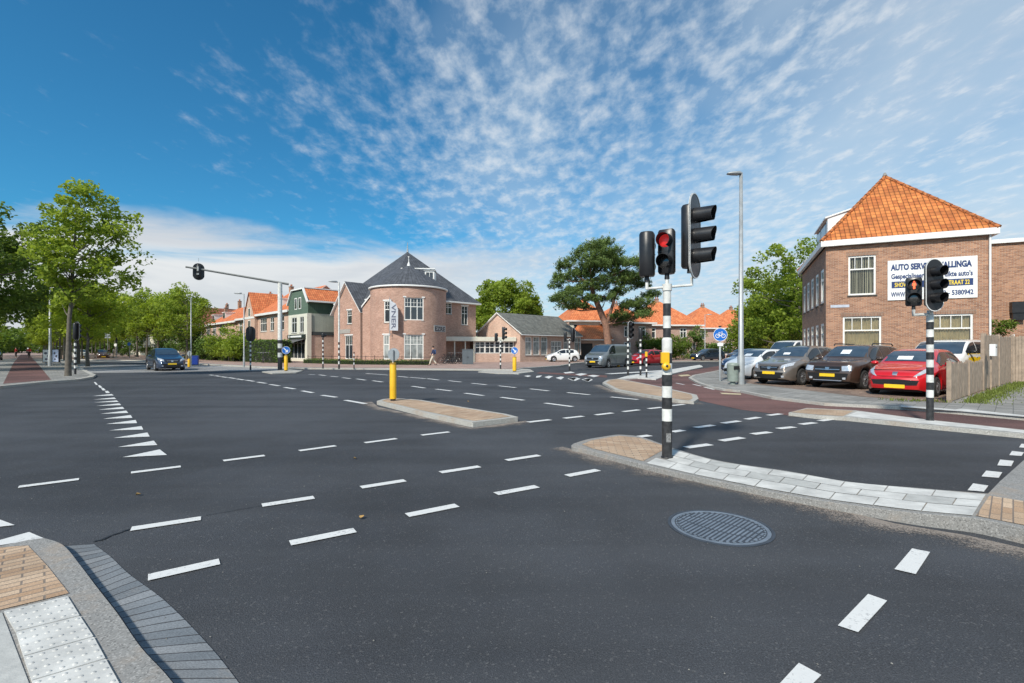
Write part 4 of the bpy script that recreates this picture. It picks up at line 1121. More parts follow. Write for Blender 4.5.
# ------------------------------------------------------------------ posts, signals, signs
def striped(nm, parent, r, h, base=0.5, band=0.165, upto=None, collar=None, rt=None, white_top=True):
    """black foot, alternating white / black bands, white above"""
    upto = upto or h; rt = rt or r
    prof = []; mb = MB(); n = 20
    zs = [0.0, base]; z = base
    while z + band < upto - 1e-3: z += band; zs.append(z)
    zs.append(upto)
    if h > upto + 0.01: zs.append(h)
    for i in range(len(zs)-1):
        blk = (i % 2 == 0) if zs[i] < upto - 1e-3 else False
        ra = r if (collar is None or zs[i] < collar) else rt
        mb.lathe([(ra, zs[i]), (ra, zs[i+1])], n, 1 if blk else 0)
        if collar is not None and zs[i] < collar <= zs[i+1] + 1e-6 and zs[i] < collar:
            pass
    mb.lathe([(rt, h), (0, h)], n, 0)
    mb.lathe([(r*1.12, 0.0), (r*1.12, 0.015), (r, 0.02)], n, 1)
    return mb.build(nm, [M_POLEW, M_POLEB], parent)

M_LENSD = simple('lens_dark', (0.03, 0.03, 0.03), 0.12, var=0.3, scale=40, spec=0.9)
M_LENSR = simple('lens_red_lit', (0.5, 0.02, 0.02), 0.3, var=0.2, scale=20, emis=(1.0, 0.05, 0.05), estr=0.28)
M_MANR = simple('lit_red_figure', (0.9, 0.1, 0.03), 0.3, emis=(1.0, 0.16, 0.06), estr=1.3)
def vis_tunnel(M, r0, r1, ln, a0=-62, a1=242):
    """hood: open tube along local -Y, closed above"""
    mb = MB(); n = 22; g0, g1, g2, g3 = [], [], [], []
    for i in range(n+1):
        a = R(a0 + (a1-a0)*i/n); c, s = math.cos(a), math.sin(a)
        cut = ln*(0.86+0.14*max(0, s))
        g0.append(M @ Vector((r0*c, 0, r0*s))); g1.append(M @ Vector((r1*c, -cut, r1*s)))
        g2.append(M @ Vector(((r0-0.004)*c, 0, (r0-0.004)*s))); g3.append(M @ Vector(((r1-0.004)*c, -cut, (r1-0.004)*s)))
    mb.grid([g0, g1]); mb.grid([g3, g2]); mb.grid([g1, g3], smooth=False)
    return mb
def figure_man(M, s, walking=False):
    mb = MB()
    def disc(cx, cz, r): mb.poly([M @ Vector((cx+r*math.cos(2*PI*i/16), 0, cz+r*math.sin(2*PI*i/16))) for i in range(16)])
    def quad(*p): mb.poly([M @ Vector((a*s, 0, b*s)) for a, b in p])
    disc(0, 0.62*s, 0.17*s)
    quad((-0.26, 0.42), (-0.34, -0.15), (-0.24, -0.15), (-0.18, 0.2), (-0.16, -0.85), (-0.03, -0.85), (0, -0.2), (0.03, -0.85), (0.16, -0.85), (0.18, 0.2), (0.24, -0.15), (0.34, -0.15), (0.26, 0.42))
    return mb
def signal_head(parent, loc, rz, n=2, pitch=0.215, w=0.20, lit=None, board=None, visor=0.19, lens_r=0.085, man=False, detail=True, tilt=0.0):
    """head faces local -Y; loc = bottom centre"""
    x, y, z = loc
    B = Matrix.Translation((x, y, z)) @ Matrix.Rotation(rz, 4, 'Z') @ Matrix.Rotation(tilt, 4, 'X')
    H = n*pitch + 0.03
    mb = MB()
    poly = []
    hw, dp = w/2, 0.15
    poly += [(-hw, -0.055), (-hw+0.02, -0.07), (hw-0.02, -0.07), (hw, -0.055)]
    for i in range(0, 11):
        a = PI*i/10; poly.append((hw*math.cos(a), 0.02 + (dp-0.06)*math.sin(a)))
    ins = [(px_*0.86, py_*0.86) for px_, py_ in poly]
    lay = [(ins, 0.0), (poly, 0.03), (poly, H-0.03), (ins, H)]
    vs = [B @ Vector((a, b_, zz)) for pl, zz in lay for a, b_ in pl]; m = len(poly)
    mb.add(vs, [(i*m+k_, i*m+(k_+1) % m, (i+1)*m+(k_+1) % m, (i+1)*m+k_) for i in range(3) for k_ in range(m)], 0, True)
    mb.add(vs[:m], [list(reversed(range(m)))]); mb.add(vs[-m:], [list(range(m))])
    for i in range(n-1):     # module joints
        zz = 0.015 + pitch*(i+1); M2 = B @ Matrix.Translation((0, 0, zz))
        mb.box(-hw-0.003, hw+0.003, -0.073, -0.03, -0.004, 0.004, 0, M2)
    mb.lathe([(0.035, -0.07), (0.03, 0.0)], 14, 0, M=B)
    head = mb.build('signal_head', M_BLACKP, parent)
    if board:
        bw, bh = board
        pts = []
        for i in range(40):
            a = 2*PI*i/40; c, s = math.cos(a), math.sin(a)
            ex = 2/2.0
            yy = (bh/2 - bw/2)*(1 if s > 0 else -1) + s*bw/2
            pts.append((bw/2*c, yy + H/2))
        q = MB()
        for sgn, yy in ((1, -0.078), (-1, -0.066)):
            q.poly([B @ Vector((a, yy, b_)) for a, b_ in (pts if sgn > 0 else list(reversed(pts)))])
        mrim = len(pts)
        q.add([B @ Vector((a, -0.078, b_)) for a, b_ in pts] + [B @ Vector((a, -0.066, b_)) for a, b_ in pts], [(i, (i+1) % mrim, mrim+(i+1) % mrim, mrim+i) for i in range(mrim)])
        q.build('backboard', M_BLACKP, head)
        q = MB(); o_ = [(a*1.0, b_) for a, b_ in pts]; c0 = (0, H/2)
        inn = [(a*(1-0.014/(bw/2)), c0[1]+(b_-c0[1])*(1-0.014/(bh/2))) for a, b_ in pts]
        q.add([B @ Vector((a, -0.082, b_)) for a, b_ in pts] + [B @ Vector((a, -0.082, b_)) for a, b_ in inn] + [B @ Vector((a, -0.062, b_)) for a, b_ in pts],
              [(i, (i+1) % mrim, mrim+(i+1) % mrim, mrim+i) for i in range(mrim)] + [(i, 2*mrim+i, 2*mrim+(i+1) % mrim, (i+1) % mrim) for i in range(mrim)])
        q.build('board_rim', M_WHITE, head)
    for i in range(n):
        zz = 0.015 + pitch*(i+0.5)
        M2 = B @ Matrix.Translation((0, -0.08 if board else -0.072, zz))
        q = MB(); q.lathe([(lens_r, 0.0), (lens_r*0.8, 0.012), (lens_r*0.45, 0.020), (0, 0.022)], 24, M=M2 @ Matrix.Rotation(PI/2, 4, 'X'))
        isl = (lit is not None and i == n-1-lit)
        lo = q.build('lens', M_LENSR if (isl and not man) else M_LENSD, head)
        if isl and man:
            figure_man(M2 @ Matrix.Translation((0, -0.026, 0)), lens_r*0.95).build('lit_figure', M_MANR, lo)
        if detail and visor:
            vis_tunnel(M2, lens_r+0.012, lens_r+0.004, visor).build('visor', M_BLACKP, head)
    return head
def yaw(nx, ny): return math.atan2(ny, nx) + PI/2

# main post, near right
mp_ = G(667, 457, 0.075); 
tl = thing('traffic_light', 'large striped traffic light post with three heads and a yellow push button, nearest the viewer', 'traffic light', (mp_.x, mp_.y, 0.07))
mb = MB()
rr_, rt_ = 0.067, 0.052
zs = [0, 0.50, 0.665, 0.82, 0.975, 1.13, 1.285, 1.425, 1.60, 1.765, 1.93, 2.10, 2.36]
for i in range(len(zs)-1):
    ra = rr_ if zs[i] < 1.59 else rt_
    mb.lathe([(ra, zs[i]), (ra, zs[i+1])], 28, 1 if i % 2 == 0 and i < 11 else 0)
mb.lathe([(rr_, 1.60), (rr_*0.98, 1.615), (rt_+0.008, 1.62), (rt_, 1.635)], 28, 0)
mb.lathe([(rt_, 2.36), (0, 2.36)], 28, 0)
mb.lathe([(rr_+0.012, 0), (rr_+0.012, 0.012), (rr_, 0.016)], 28, 1)
mb.build('post', [M_POLEW, M_POLEB], tl)
# crossbar: heads stand at bar ends, positions surveyed
def rel(px, D, py): p = P(px, D, ZH(py, D)); return (p.x-mp_.x, p.y-mp_.y, p.z-0.07)
D0 = mp_.y
zb = 2.335
Lx, Rx = rel(646.5, D0, 290)[0], rel(692.3, D0, 290)[0]
b = MB()
b.tube([(Lx, -0.02, zb-0.035), (0, 0, zb-0.01), (Rx, 0.02, zb+0.02)], 0.017, 10)
b.tube([(Lx, -0.02, zb-0.045), (Lx, -0.02, zb+0.11)], 0.021, 12); b.tube([(Rx, 0.02, zb+0.012), (Rx, 0.02, zb+0.13)], 0.019, 12)
b.tube([(0, 0, zb+0.0), (0, 0, zb+0.15)], 0.024, 12); b.lathe([(rt_+0.012, zb-0.06), (rt_+0.012, zb+0.03)], 20); b.lathe([(rt_+0.012, zb+0.03), (0, zb+0.032)], 20)
b.build('crossbar', M_POLEW, tl)
signal_head(tl, (Lx, -0.02, zb+0.13), yaw(0.42, 0.90), 2, pitch=0.285, w=0.20, lens_r=0.09, visor=0.12)
h = signal_head(tl, (0, 0, zb+0.17), yaw(-0.58, -0.81), 2, pitch=0.285, w=0.215, lit=0, lens_r=0.088, visor=0.14)
signal_head(tl, (Rx-0.03, 0.02, zb+0.255), yaw(0.77, -0.64), 3, pitch=0.275, w=0.22, board=(0.42, 1.16), lens_r=0.092, visor=0.27)
b = MB(); b.cbox((-0.045, -0.055, 1.36), 0.11, 0.05, 0.15); pb_ = b.build('push_button_box', M_YEL, tl, bevel=0.006)
b = MB(); b.lathe([(0.055, 0), (0.055, 0.045), (0.045, 0.06), (0, 0.062)], 24, M=Matrix.Translation((-0.035, -0.05, 1.24)) @ Matrix.Rotation(R(80), 4, 'X')); bt = b.build('push_button', M_YEL, tl)
b = MB(); b.lathe([(0.018, 0.06), (0.016, 0.07), (0, 0.072)], 16, M=Matrix.Translation((-0.035, -0.05, 1.24)) @ Matrix.Rotation(R(80), 4, 'X')); b.build('button', M_BLACKP, bt)
b = MB(); b.box(-0.03, 0.03, -rr_-0.004, -rr_+0.01, 0.22, 0.34); b.build('sticker_remains', simple('sticker_grey', (0.2, 0.2, 0.2), 0.8, var=0.6, scale=60), tl)

# right post
rp = G(930, 420.3, 0.085)
t2 = thing('traffic_light', 'striped traffic light post with a lit red man, in front of the red parked car', 'traffic light', (rp.x, rp.y, 0.085))
striped('post', t2, 0.062, 2.18, base=0.47, band=0.155, upto=2.18)
def rel2(px, D, py): p = P(px, D, ZH(py, D)); return (p.x-rp.x, p.y-rp.y, p.z-0.085)
ax_, _, az_ = rel2(913.5, rp.y-0.1, 316)
b = MB(); b.tube([(0, 0, 2.12), (0, 0, 2.26)], 0.05, 16); b.tube([(0, 0, 2.17), (-0.2, -0.05, 2.17), (ax_, -0.1, 2.16), (ax_, -0.1, 2.28)], 0.03, 12); b.tube([(0, -0.0, 2.2), (-0.08, -0.13, 2.22)], 0.03, 10); b.build('bracket', M_POLEW, t2)
signal_head(t2, (ax_, -0.1, 2.34), yaw(-0.55, -0.83), 2, pitch=0.27, w=0.26, lit=0, lens_r=0.105, visor=0.10, man=True)
signal_head(t2, (-0.10, -0.14, 2.34), yaw(0.1, -1), 3, pitch=0.265, w=0.21, board=(0.40, 1.06), lens_r=0.095, visor=0.22)

# small / far posts
def post(px, py, ztop, label, heads=(), name='traffic_light', cat='traffic light', r=0.055, base=0.35, band=0.16, z0=0.0, upto=None, group=None):
    g = G(px, py, z0)
    t = thing(name, label, cat, (g.x, g.y, z0), 0, group)
    striped('post', t, r, ztop, base=base, band=band, upto=upto)
    for (dx, dz, n, nx, ny, brd) in heads:
        signal_head(t, (dx, 0, dz), yaw(nx, ny), n, pitch=0.29, w=0.22, board=brd, visor=0.2, lens_r=0.095)
        if abs(dx) > 0.05:
            b = MB(); b.tube([(0, 0, ztop-0.08), (dx, 0, ztop-0.08), (dx, 0, dz)], 0.022, 8); b.build('bracket', M_POLEW, t)
    return t
post(75.2, 374.4, 1.9, 'striped traffic light post with a dark oval head right behind the tree trunk at left', [(0.0, 2.02, 3, 0.3, 0.95, (0.5, 1.1))], z0=0.1)
post(250.5, 370, 2.05, 'striped traffic light post standing left of the tall white mast, seen from behind', [(0.0, 2.12, 3, -0.4, 0.9, (0.62, 1.1))], z0=0.05)
post(323, 368.6, 2.3, 'thin striped post with a black top in front of the green house', [(0.0, 2.3, 1, 0.5, 0.9, None)], r=0.05, z0=0.1)
post(354, 368.8, 1.25, 'short striped post on the far pavement in front of the brick church-like house', [], name='striped_post', cat='post', r=0.04, z0=0.1, base=0.3)
post(500.5, 369.6, 2.15, 'striped traffic light post with two heads beside the grey cabinet', [(-0.32, 2.05, 2, 0.2, 0.98, None), (0.22, 2.2, 3, 0.9, -0.4, None)], z0=0.05)
post(569.5, 371, 2.3, 'striped traffic light post with two dark heads in front of the parked white car', [(-0.30, 2.15, 2, 0.2, 0.98, None), (0.2, 2.1, 3, 0.8, 0.5, (0.5, 1.0))], z0=0.0)
post(628, 375.6, 2.15, 'striped post with a traffic light before the grey van, leftmost on the pale island', [(0.08, 2.1, 3, 0.6, -0.8, (0.42, 1.0))], z0=0.06)
post(640.5, 375.4, 2.05, 'striped traffic light post with a small head, middle of three on the pale island', [(0.0, 2.05, 2, 0.2, 0.98, None)], z0=0.06)
sp3 = post(646.5, 377.6, 1.35, 'short striped post with a yellow button box on the pale island', [], name='push_button_post', cat='push button post', r=0.045, z0=0.06, base=0.3, band=0.14)
b = MB(); b.cbox((-0.03, -0.05, 1.22), 0.12, 0.07, 0.26); b.build('button_box', M_YEL, sp3, bevel=0.01)

# mast with arm over the road
mg_ = G(280, 370.3)
mst = thing('signal_mast', 'tall white signal mast with a long arm over the main road, striped foot', 'signal mast', (mg_.x, mg_.y, 0.0))
D_ = mg_.y
striped('mast', mst, 0.155, 6.35, base=0.95, band=0.33, upto=2.2, rt=0.155)
b = MB()
p0, p1 = Vector((0.45, 0.38, 6.32)), Vector((-4.45, -3.6, 6.92))
b.tube([p0, p1], [0.085, 0.06], 10)
b.build('arm', simple('mast_arm', (0.30, 0.30, 0.28), 0.5), mst)
hp = p0.lerp(p1, 0.885)
signal_head(mst, (hp.x, hp.y, hp.z-0.62), yaw(-0.55, 0.83), 3, pitch=0.29, w=0.26, board=(0.66, 1.12), visor=0.22, lens_r=0.1)
b = MB(); b.cbox((hp.x+0.03, hp.y-0.12, hp.z), 0.10, 0.06, 0.30); b.cbox((hp.x+0.03, hp.y-0.13, hp.z-0.35), 0.14, 0.05, 0.10); b.build('clamp', M_GREYM, mst)
b = MB(); b.tube([(hp.x, hp.y, hp.z+0.5), (hp.x, hp.y, hp.z+0.72)], 0.012, 6); b.build('antenna', M_GREYM, mst)
slabp = [(262, 371.4), (290, 369.4), (303, 370.4), (296, 372.4), (272, 373.2)]
sl2 = slab('traffic_island', slabp, 0.06, M_CONCL, 0.01)
slab('traffic_island', [(478, 371.6), (500, 368.0), (530, 369.2), (534, 371.6), (519, 373.4), (497, 373.2)], 0.05, M_CONCL, 0.01)

def bollard(px, py, h, label, sign=None, r=0.10, z0=0.0, sh=0.5, sr=0.3):
    g = G(px, py, z0)
    t = thing('yellow_bollard', label, 'bollard', (g.x, g.y, z0))
    b = MB(); b.lathe([(r, 0.06), (r, h-0.02), (r*0.9, h), (0, h+0.003)], 20)
    b.build('bollard_body', M_YEL, t)
    b = MB(); b.lathe([(r*0.8, -0.005), (r*0.8, 0.06)], 16); b.lathe([(r*1.06, h*0.97), (r*1.06, h*0.99)], 20); b.build('foot', M_BLACKP, t)
    if sign:
        b = MB(); b.tube([(0, 0, h), (0, 0, h+sh+sr*0.7)], 0.025, 8); b.build('sign_pole', M_GREYM, t)
        nx, ny = sign[0], sign[1]
        Mz = Matrix.Translation((0, 0, h+sh)) @ Matrix.Rotation(yaw(nx, ny), 4, 'Z')
        b = MB(); b.lathe([(0, 0.012), (sr, 0.012), (sr, -0.0), (0, -0.0)], 32, 0, False, M=Mz @ Matrix.Translation((0, -0.035, 0)) @ Matrix.Rotation(PI/2, 4, 'X'))
        pl = b.build('sign_disc', sign[2], t)
        if sign[2] is M_BLUE:
            b = MB()
            def q(*p): b.poly([Mz @ Vector((a*sr, -0.052, c*sr)) for a, c in p])
            if sign[3] == 'arrow':        # keep-right arrow pointing down
                q((-0.62, 0.45), (-0.45, 0.62), (0.28, -0.10), (0.10, -0.28)); q((0.5, -0.55), (0.5, 0.22), (-0.25, -0.55))
            b.build('arrow', M_WHITE, pl)
            b = MB(); b.lathe([(sr*0.94, 0), (sr, 0)], 32, 0, False, M=Mz @ Matrix.Translation((0, -0.0505, 0)) @ Matrix.Rotation(PI/2, 4, 'X')); b.build('border', M_WHITE, pl)
    return t
M_SIGNBACK = simple('sign_back_grey', (0.30, 0.33, 0.35), 0.5, metal=0.3, var=0.12)
bollard(393, 400.8, 1.06, 'yellow bollard with the grey back of a round sign, on the centre island', (0.2, 0.98, M_SIGNBACK), z0=0.10, sh=0.24, sr=0.175, r=0.092)
bollard(286, 371.0, 1.05, 'yellow bollard with a blue arrow sign at the foot of the tall white mast', (0.35, -0.93, M_BLUE, 'arrow'), r=0.12, z0=0.06, sh=0.36, sr=0.26)
bollard(189, 367.6, 0.75, 'yellow bollard with a grey disc near the blue bin on the left', (0.2, 0.98, M_SIGNBACK), r=0.10, sh=0.42, sr=0.22)
bollard(514.5, 371.6, 0.98, 'yellow bollard with a blue arrow sign beside the low brick hall', (-0.1, -0.99, M_BLUE, 'arrow'), r=0.13, z0=0.05, sh=0.42, sr=0.24)
bollard(618.5, 367.2, 0.95, 'yellow bollard with a pale disc in front of the grey van', (-0.1, -0.99, M_WHITE, ''), r=0.12, sh=0.36, sr=0.17)

def lamp(px, py, h, label, arm=(-0.4, 0, 0.1), r=0.07, z0=0.0, stripes=None, group='street lamps', D=None):
    g = G(px, py, z0) if D is None else P(px, D, z0)
    t = thing('street_lamp', label, 'street lamp', (g.x, g.y, z0), 0, group)
    if stripes:
        striped('pole', t, r, h, base=0.35, band=0.2, upto=stripes, rt=r)
    else:
        b = MB(); b.lathe([(r*1.35, 0), (r*1.35, h*0.13), (r, h*0.14), (r*0.62, h), (0, h+0.005)], 18); b.build('pole', M_GREYM, t)
    if arm:
        a = Vector(arm); e = Vector((0, 0, h-0.03))
        b = MB(); b.tube([e, e+a*0.35, e+a], 0.03, 8); b.build('arm', M_GREYM, t)
        d = Vector((a.x, a.y, 0)).normalized(); s = Vector((-d.y, d.x, 0))
        b = MB(); c = e+a
        rows_ = []
        for (f_, w_, zt_, zb_) in ((-0.1, 0.07, 0.05, -0.04), (0.0, 0.13, 0.07, -0.05), (0.28, 0.13, 0.05, -0.04), (0.44, 0.09, 0.03, -0.03), (0.49, 0.04, 0.0, -0.02)):
            o = c + d*f_
            rows_.append([o - s*w_ + Vector((0, 0, zb_)), o - s*w_*0.8 + Vector((0, 0, zt_)), o + s*w_*0.8 + Vector((0, 0, zt_)), o + s*w_ + Vector((0, 0, zb_)), o - s*w_ + Vector((0, 0, zb_))])
        b.grid(rows_); b.poly(rows_[0][:4]); b.poly(list(reversed(rows_[-1][:4])))
        hd_ = b.build('lamp_head', M_GREYM, t)
    return t
lamp(741, 384.3, 8.78, 'tall grey street lamp standing by the litter bin in front of the parked cars', (-0.10, 0, 0.0), r=0.105, z0=0.085)
lamp(244, 367, 5.9, 'grey street lamp left of the tall white mast, in front of the hedge', (-0.3, 0, 0.06), r=0.055, z0=0.1)
lamp(339, 369, 6.3, 'street lamp with a striped foot in front of the pointed brick gable', (-0.2, -0.1, 0.04), r=0.06, z0=0.1, stripes=2.0)
lamp(191, 365.6, 6.0, 'slender street lamp beside the blue bin at left', None, r=0.05, z0=0.1)
lamp(50, 366.0, 6.7, 'grey street lamp rising behind the advertising board at left', (0.1, 0, 0.02), r=0.10, z0=0.1)
lamp(705, 359.5, 6.2, 'slender far street lamp in front of the villas', (0.45, 0, 0.05), r=0.06, z0=0.1)
# far pedestrian sign box on the striped lamp
g = G(339, 369, 0.1)

# round cycle path sign
cs = G(720, 381, 0.085)
t3 = thing('cycle_path_sign', 'round blue sign with a white bicycle on a grey post beside the cycle path', 'road sign', (cs.x, cs.y, 0.085))
b = MB(); b.lathe([(0.042, 0), (0.042, 2.05), (0.03, 2.06), (0.03, 2.5), (0, 2.5)], 16); b.build('post', M_GREYM, t3)
Mz = Matrix.Translation((0, 0, 2.12)) @ Matrix.Rotation(yaw(-0.2, -0.98), 4, 'Z')
b = MB(); b.lathe([(0, 0.0), (0.305, 0.0), (0.305, 0.015), (0, 0.015)], 40, 0, False, M=Mz @ Matrix.Translation((0, -0.055, 0)) @ Matrix.Rotation(PI/2, 4, 'X')); sgn = b.build('sign_disc', M_BLUE, t3)
b = MB(); b.lathe([(0.285, 0.0), (0.305, 0.0)], 40, 0, False, M=Mz @ Matrix.Translation((0, -0.072, 0)) @ Matrix.Rotation(PI/2, 4, 'X')); b.build('border', M_WHITE, sgn)
b = MB()
def ring(cx_, cz_, r0, r1, n=20): 
    pts0 = [Mz @ Vector((cx_+r0*math.cos(2*PI*i/n), -0.0745, cz_+r0*math.sin(2*PI*i/n))) for i in range(n)]
    pts1 = [Mz @ Vector((cx_+r1*math.cos(2*PI*i/n), -0.0745, cz_+r1*math.sin(2*PI*i/n))) for i in range(n)]
    b.add(pts0+pts1, [(i, (i+1) % n, n+(i+1) % n, n+i) for i in range(n)])
def ln(x0, z0, x1, z1, w=0.018):
    d = Vector((x1-x0, z1-z0)).normalized(); nx, nz = -d.y*w/2, d.x*w/2
    b.poly([Mz @ Vector(p) for p in ((x0-nx, -0.074, z0-nz), (x1-nx, -0.074, z1-nz), (x1+nx, -0.074, z1+nz), (x0+nx, -0.074, z0+nz))])
ring(-0.12, -0.05, 0.07, 0.095); ring(0.13, -0.05, 0.07, 0.095)
for s_ in ((-0.12, -0.05, -0.04, 0.07), (-0.04, 0.07, 0.08, 0.07), (0.08, 0.07, 0.13, -0.05), (-0.06, 0.03, 0.02, -0.06), (0.02, -0.06, 0.08, 0.07), (-0.12, -0.05, 0.02, -0.06), (0.08, 0.07, 0.07, 0.12), (0.03, 0.125, 0.10, 0.125), (-0.08, 0.10, 0.0, 0.10)): ln(*s_)
b.build('bicycle_symbol', M_WHITE, sgn)
b = MB(); b.box(-0.12, 0.12, -0.062, -0.05, -0.52, -0.37, 0, Mz); b.build('under_plate', M_WHITE, t3)
b = MB(); b.box(-0.06, 0.06, -0.03, 0.03, 2.47, 2.53); b.build('cap', M_BLACKP, t3)

# litter bin
lb = G(732.8, 384.2, 0.09)
t4 = thing('litter_bin', 'grey-green litter bin beside the tall lamp post', 'bin', (lb.x, lb.y, 0.09), 0.3)
M_BIN = simple('bin_green_grey', (0.23, 0.27, 0.24), 0.5, var=0.1)
b = MB(); b.lathe([(0.21, 0.12), (0.23, 0.78), (0.235, 0.80), (0.20, 0.88), (0.0, 0.90)], 20); b.build('bin_body', M_BIN, t4)
b = MB(); b.tube([(0.3, 0, -0.005), (0.3, 0, 1.0)], 0.03, 8); b.tube([(0.3, 0, 0.7), (0.2, 0, 0.7)], 0.02, 8); b.tube([(0.3, 0, 0.3), (0.2, 0, 0.3)], 0.02, 8); b.build('stand', M_BLACKP, t4)
b = MB(); b.lathe([(0.12, -0.005), (0.1, 0.12)], 16); b.build('bin_foot', M_BIN, t4)
b = MB(); b.box(-0.13, 0.13, -0.24, -0.2, 0.62, 0.76); b.build('bin_opening', M_BLACKM, t4)
# blue bin at left
bb = G(194.6, 364.6, 0.1)
t5 = thing('blue_bin', 'blue street container standing in front of the hedge on the left', 'bin', (bb.x, bb.y, 0.1), 0.4)
M_BB = simple('bin_blue', (0.015, 0.05, 0.30), 0.4)
b = MB(); b.box(-0.3, 0.3, -0.28, 0.28, 0.0, 0.72); b.build('container', M_BB, t5, bevel=0.04)
b = MB(); b.box(-0.32, 0.32, -0.3, 0.3, 0.725, 0.82); b.build('lid', M_BB, t5, bevel=0.03)
# grey cabinet by the church-like house
gc_ = P(467.8, 46.0, 0.1)
t6 = thing('cabinet', 'dark grey street cabinet in front of the white glazed porch', 'cabinet', (gc_.x, gc_.y, 0.1), R(6))
M_CAB = simple('cabinet_grey', (0.10, 0.12, 0.135), 0.5, var=0.1)
b = MB(); b.box(-0.52, 0.52, -0.25, 0.25, 0.0, 1.38); b.build('cabinet_body', M_CAB, t6, bevel=0.015)
b = MB(); b.box(-0.56, 0.56, -0.29, 0.29, 1.385, 1.44); b.build('cabinet_top', M_CAB, t6, bevel=0.01)
for sg in (-1, 1):
    b = MB(); b.box(0.26*sg-0.24, 0.26*sg+0.24, -0.262, -0.251, 0.08, 1.32); dr = b.build('door', M_CAB, t6)
    b = MB(); b.box(0.05*sg-0.012, 0.05*sg+0.012, -0.285, -0.263, 0.6, 0.75); b.build('handle', M_BLACKP, dr)
# advertising board at left
ab = G(53, 364.6, 0.1)
t7 = thing('advertising_board', 'two-sided lit poster board with pale posters by the cycle path at left', 'advertising board', (ab.x, ab.y, 0.1)); t7.scale = (1.15, 1.15, 1.12)
M_POSTA = simple('poster_pale', (0.85, 0.83, 0.80), 0.4, var=0.08, scale=2.5)
M_POSTB = simple('poster_blue', (0.62, 0.70, 0.90), 0.3, var=0.1, scale=2.5)
for (a0, a1, mt, off) in ((-0.65, -0.06, M_POSTA, 0), (0.0, 0.72, M_POSTB, 0)):
    an = R(20) if a0 < 0 else R(-14)
    Mq = Matrix.Rotation(an, 4, 'Z')
    b = MB(); b.box(a0, a1, -0.06, 0.06, 0.18, 1.28, 0, Mq); fr = b.build('board_frame', M_BLACKP, t7, bevel=0.01)
    b = MB(); b.box(a0+0.04, a1-0.04, -0.068, -0.062, 0.24, 1.23, 0, Mq); po = b.build('poster', mt, fr)
    b = MB(); c_ = (a0+a1)/2
    for (xx, zz, r_) in ((c_-0.08, 0.95, 0.10), (c_+0.1, 0.7, 0.11), (c_-0.05, 0.45, 0.09)):
        b.lathe([(0, 0), (r_, 0)], 14, 0, False, M=Mq @ Matrix.Translation((xx, -0.071, zz)) @ Matrix.Rotation(PI/2, 4, 'X'))
    b.build('printed_motif', simple('poster_ink', (0.10, 0.10, 0.14), 0.5, var=0.4, scale=6), po)
for xx in (-0.55, 0.6):
    b = MB(); b.box(xx-0.03, xx+0.03, -0.03, 0.03, -0.01, 0.2); b.build('leg', M_GREYM, t7)
# ------------------------------------------------------------------ buildings
class Fac:
    """a facade line on the ground: converts survey columns / rows to local coordinates"""
    def __init__(s, O, d): s.O = Vector((O[0], O[1], 0)); s.d = Vector((d[0], d[1], 0)).normalized()
    def t(s, px):
        k_ = (px-CX)/FPX
        return (k_*s.O.y - s.O.x)/(s.d.x - k_*s.d.y)
    def z(s, px, py):
        D = s.O.y + s.d.y*s.t(px); return ZH(py, D)
    @property
    def rz(s): return math.atan2(s.d.y, s.d.x)
def wall(mb, a, b, z0, z1, holes=(), depth=0.11, mi=0, top=None):
    """vertical wall from a to b (as seen left to right from outside), rectangular holes (u0,u1,za,zb)"""
    a = Vector((a[0], a[1], 0)); b = Vector((b[0], b[1], 0)); L = (b-a).length; d = (b-a)/L; inn = Vector((-d.y, d.x, 0))
    us = sorted({0.0, L} | {h[0] for h in holes} | {h[1] for h in holes}); zs = sorted({z0, z1} | {h[2] for h in holes} | {h[3] for h in holes})
    us = [u for u in us if -1e-6 <= u <= L+1e-6]; zs = [z for z in zs if z0-1e-6 <= z <= z1+1e-6]
    Pt = lambda u, z, q=0.0: a + d*u + inn*q + Vector((0, 0, z))
    for i in range(len(us)-1):
        for j in range(len(zs)-1):
            uc, zc_ = (us[i]+us[i+1])/2, (zs[j]+zs[j+1])/2
            if any(h[0] < uc < h[1] and h[2] < zc_ < h[3] for h in holes): continue
            mb.poly([Pt(us[i], zs[j]), Pt(us[i+1], zs[j]), Pt(us[i+1], zs[j+1]), Pt(us[i], zs[j+1])], mi)
    for (u0, u1, za, zb) in holes:
        mb.poly([Pt(u0, za), Pt(u0, za, depth), Pt(u0, zb, depth), Pt(u0, zb)], mi)
        mb.poly([Pt(u1, za, depth), Pt(u1, za), Pt(u1, zb), Pt(u1, zb, depth)], mi)
        mb.poly([Pt(u0, zb), Pt(u0, zb, depth), Pt(u1, zb, depth), Pt(u1, zb)], mi)
        mb.poly([Pt(u0, za, depth), Pt(u0, za), Pt(u1, za), Pt(u1, za, depth)], mi)
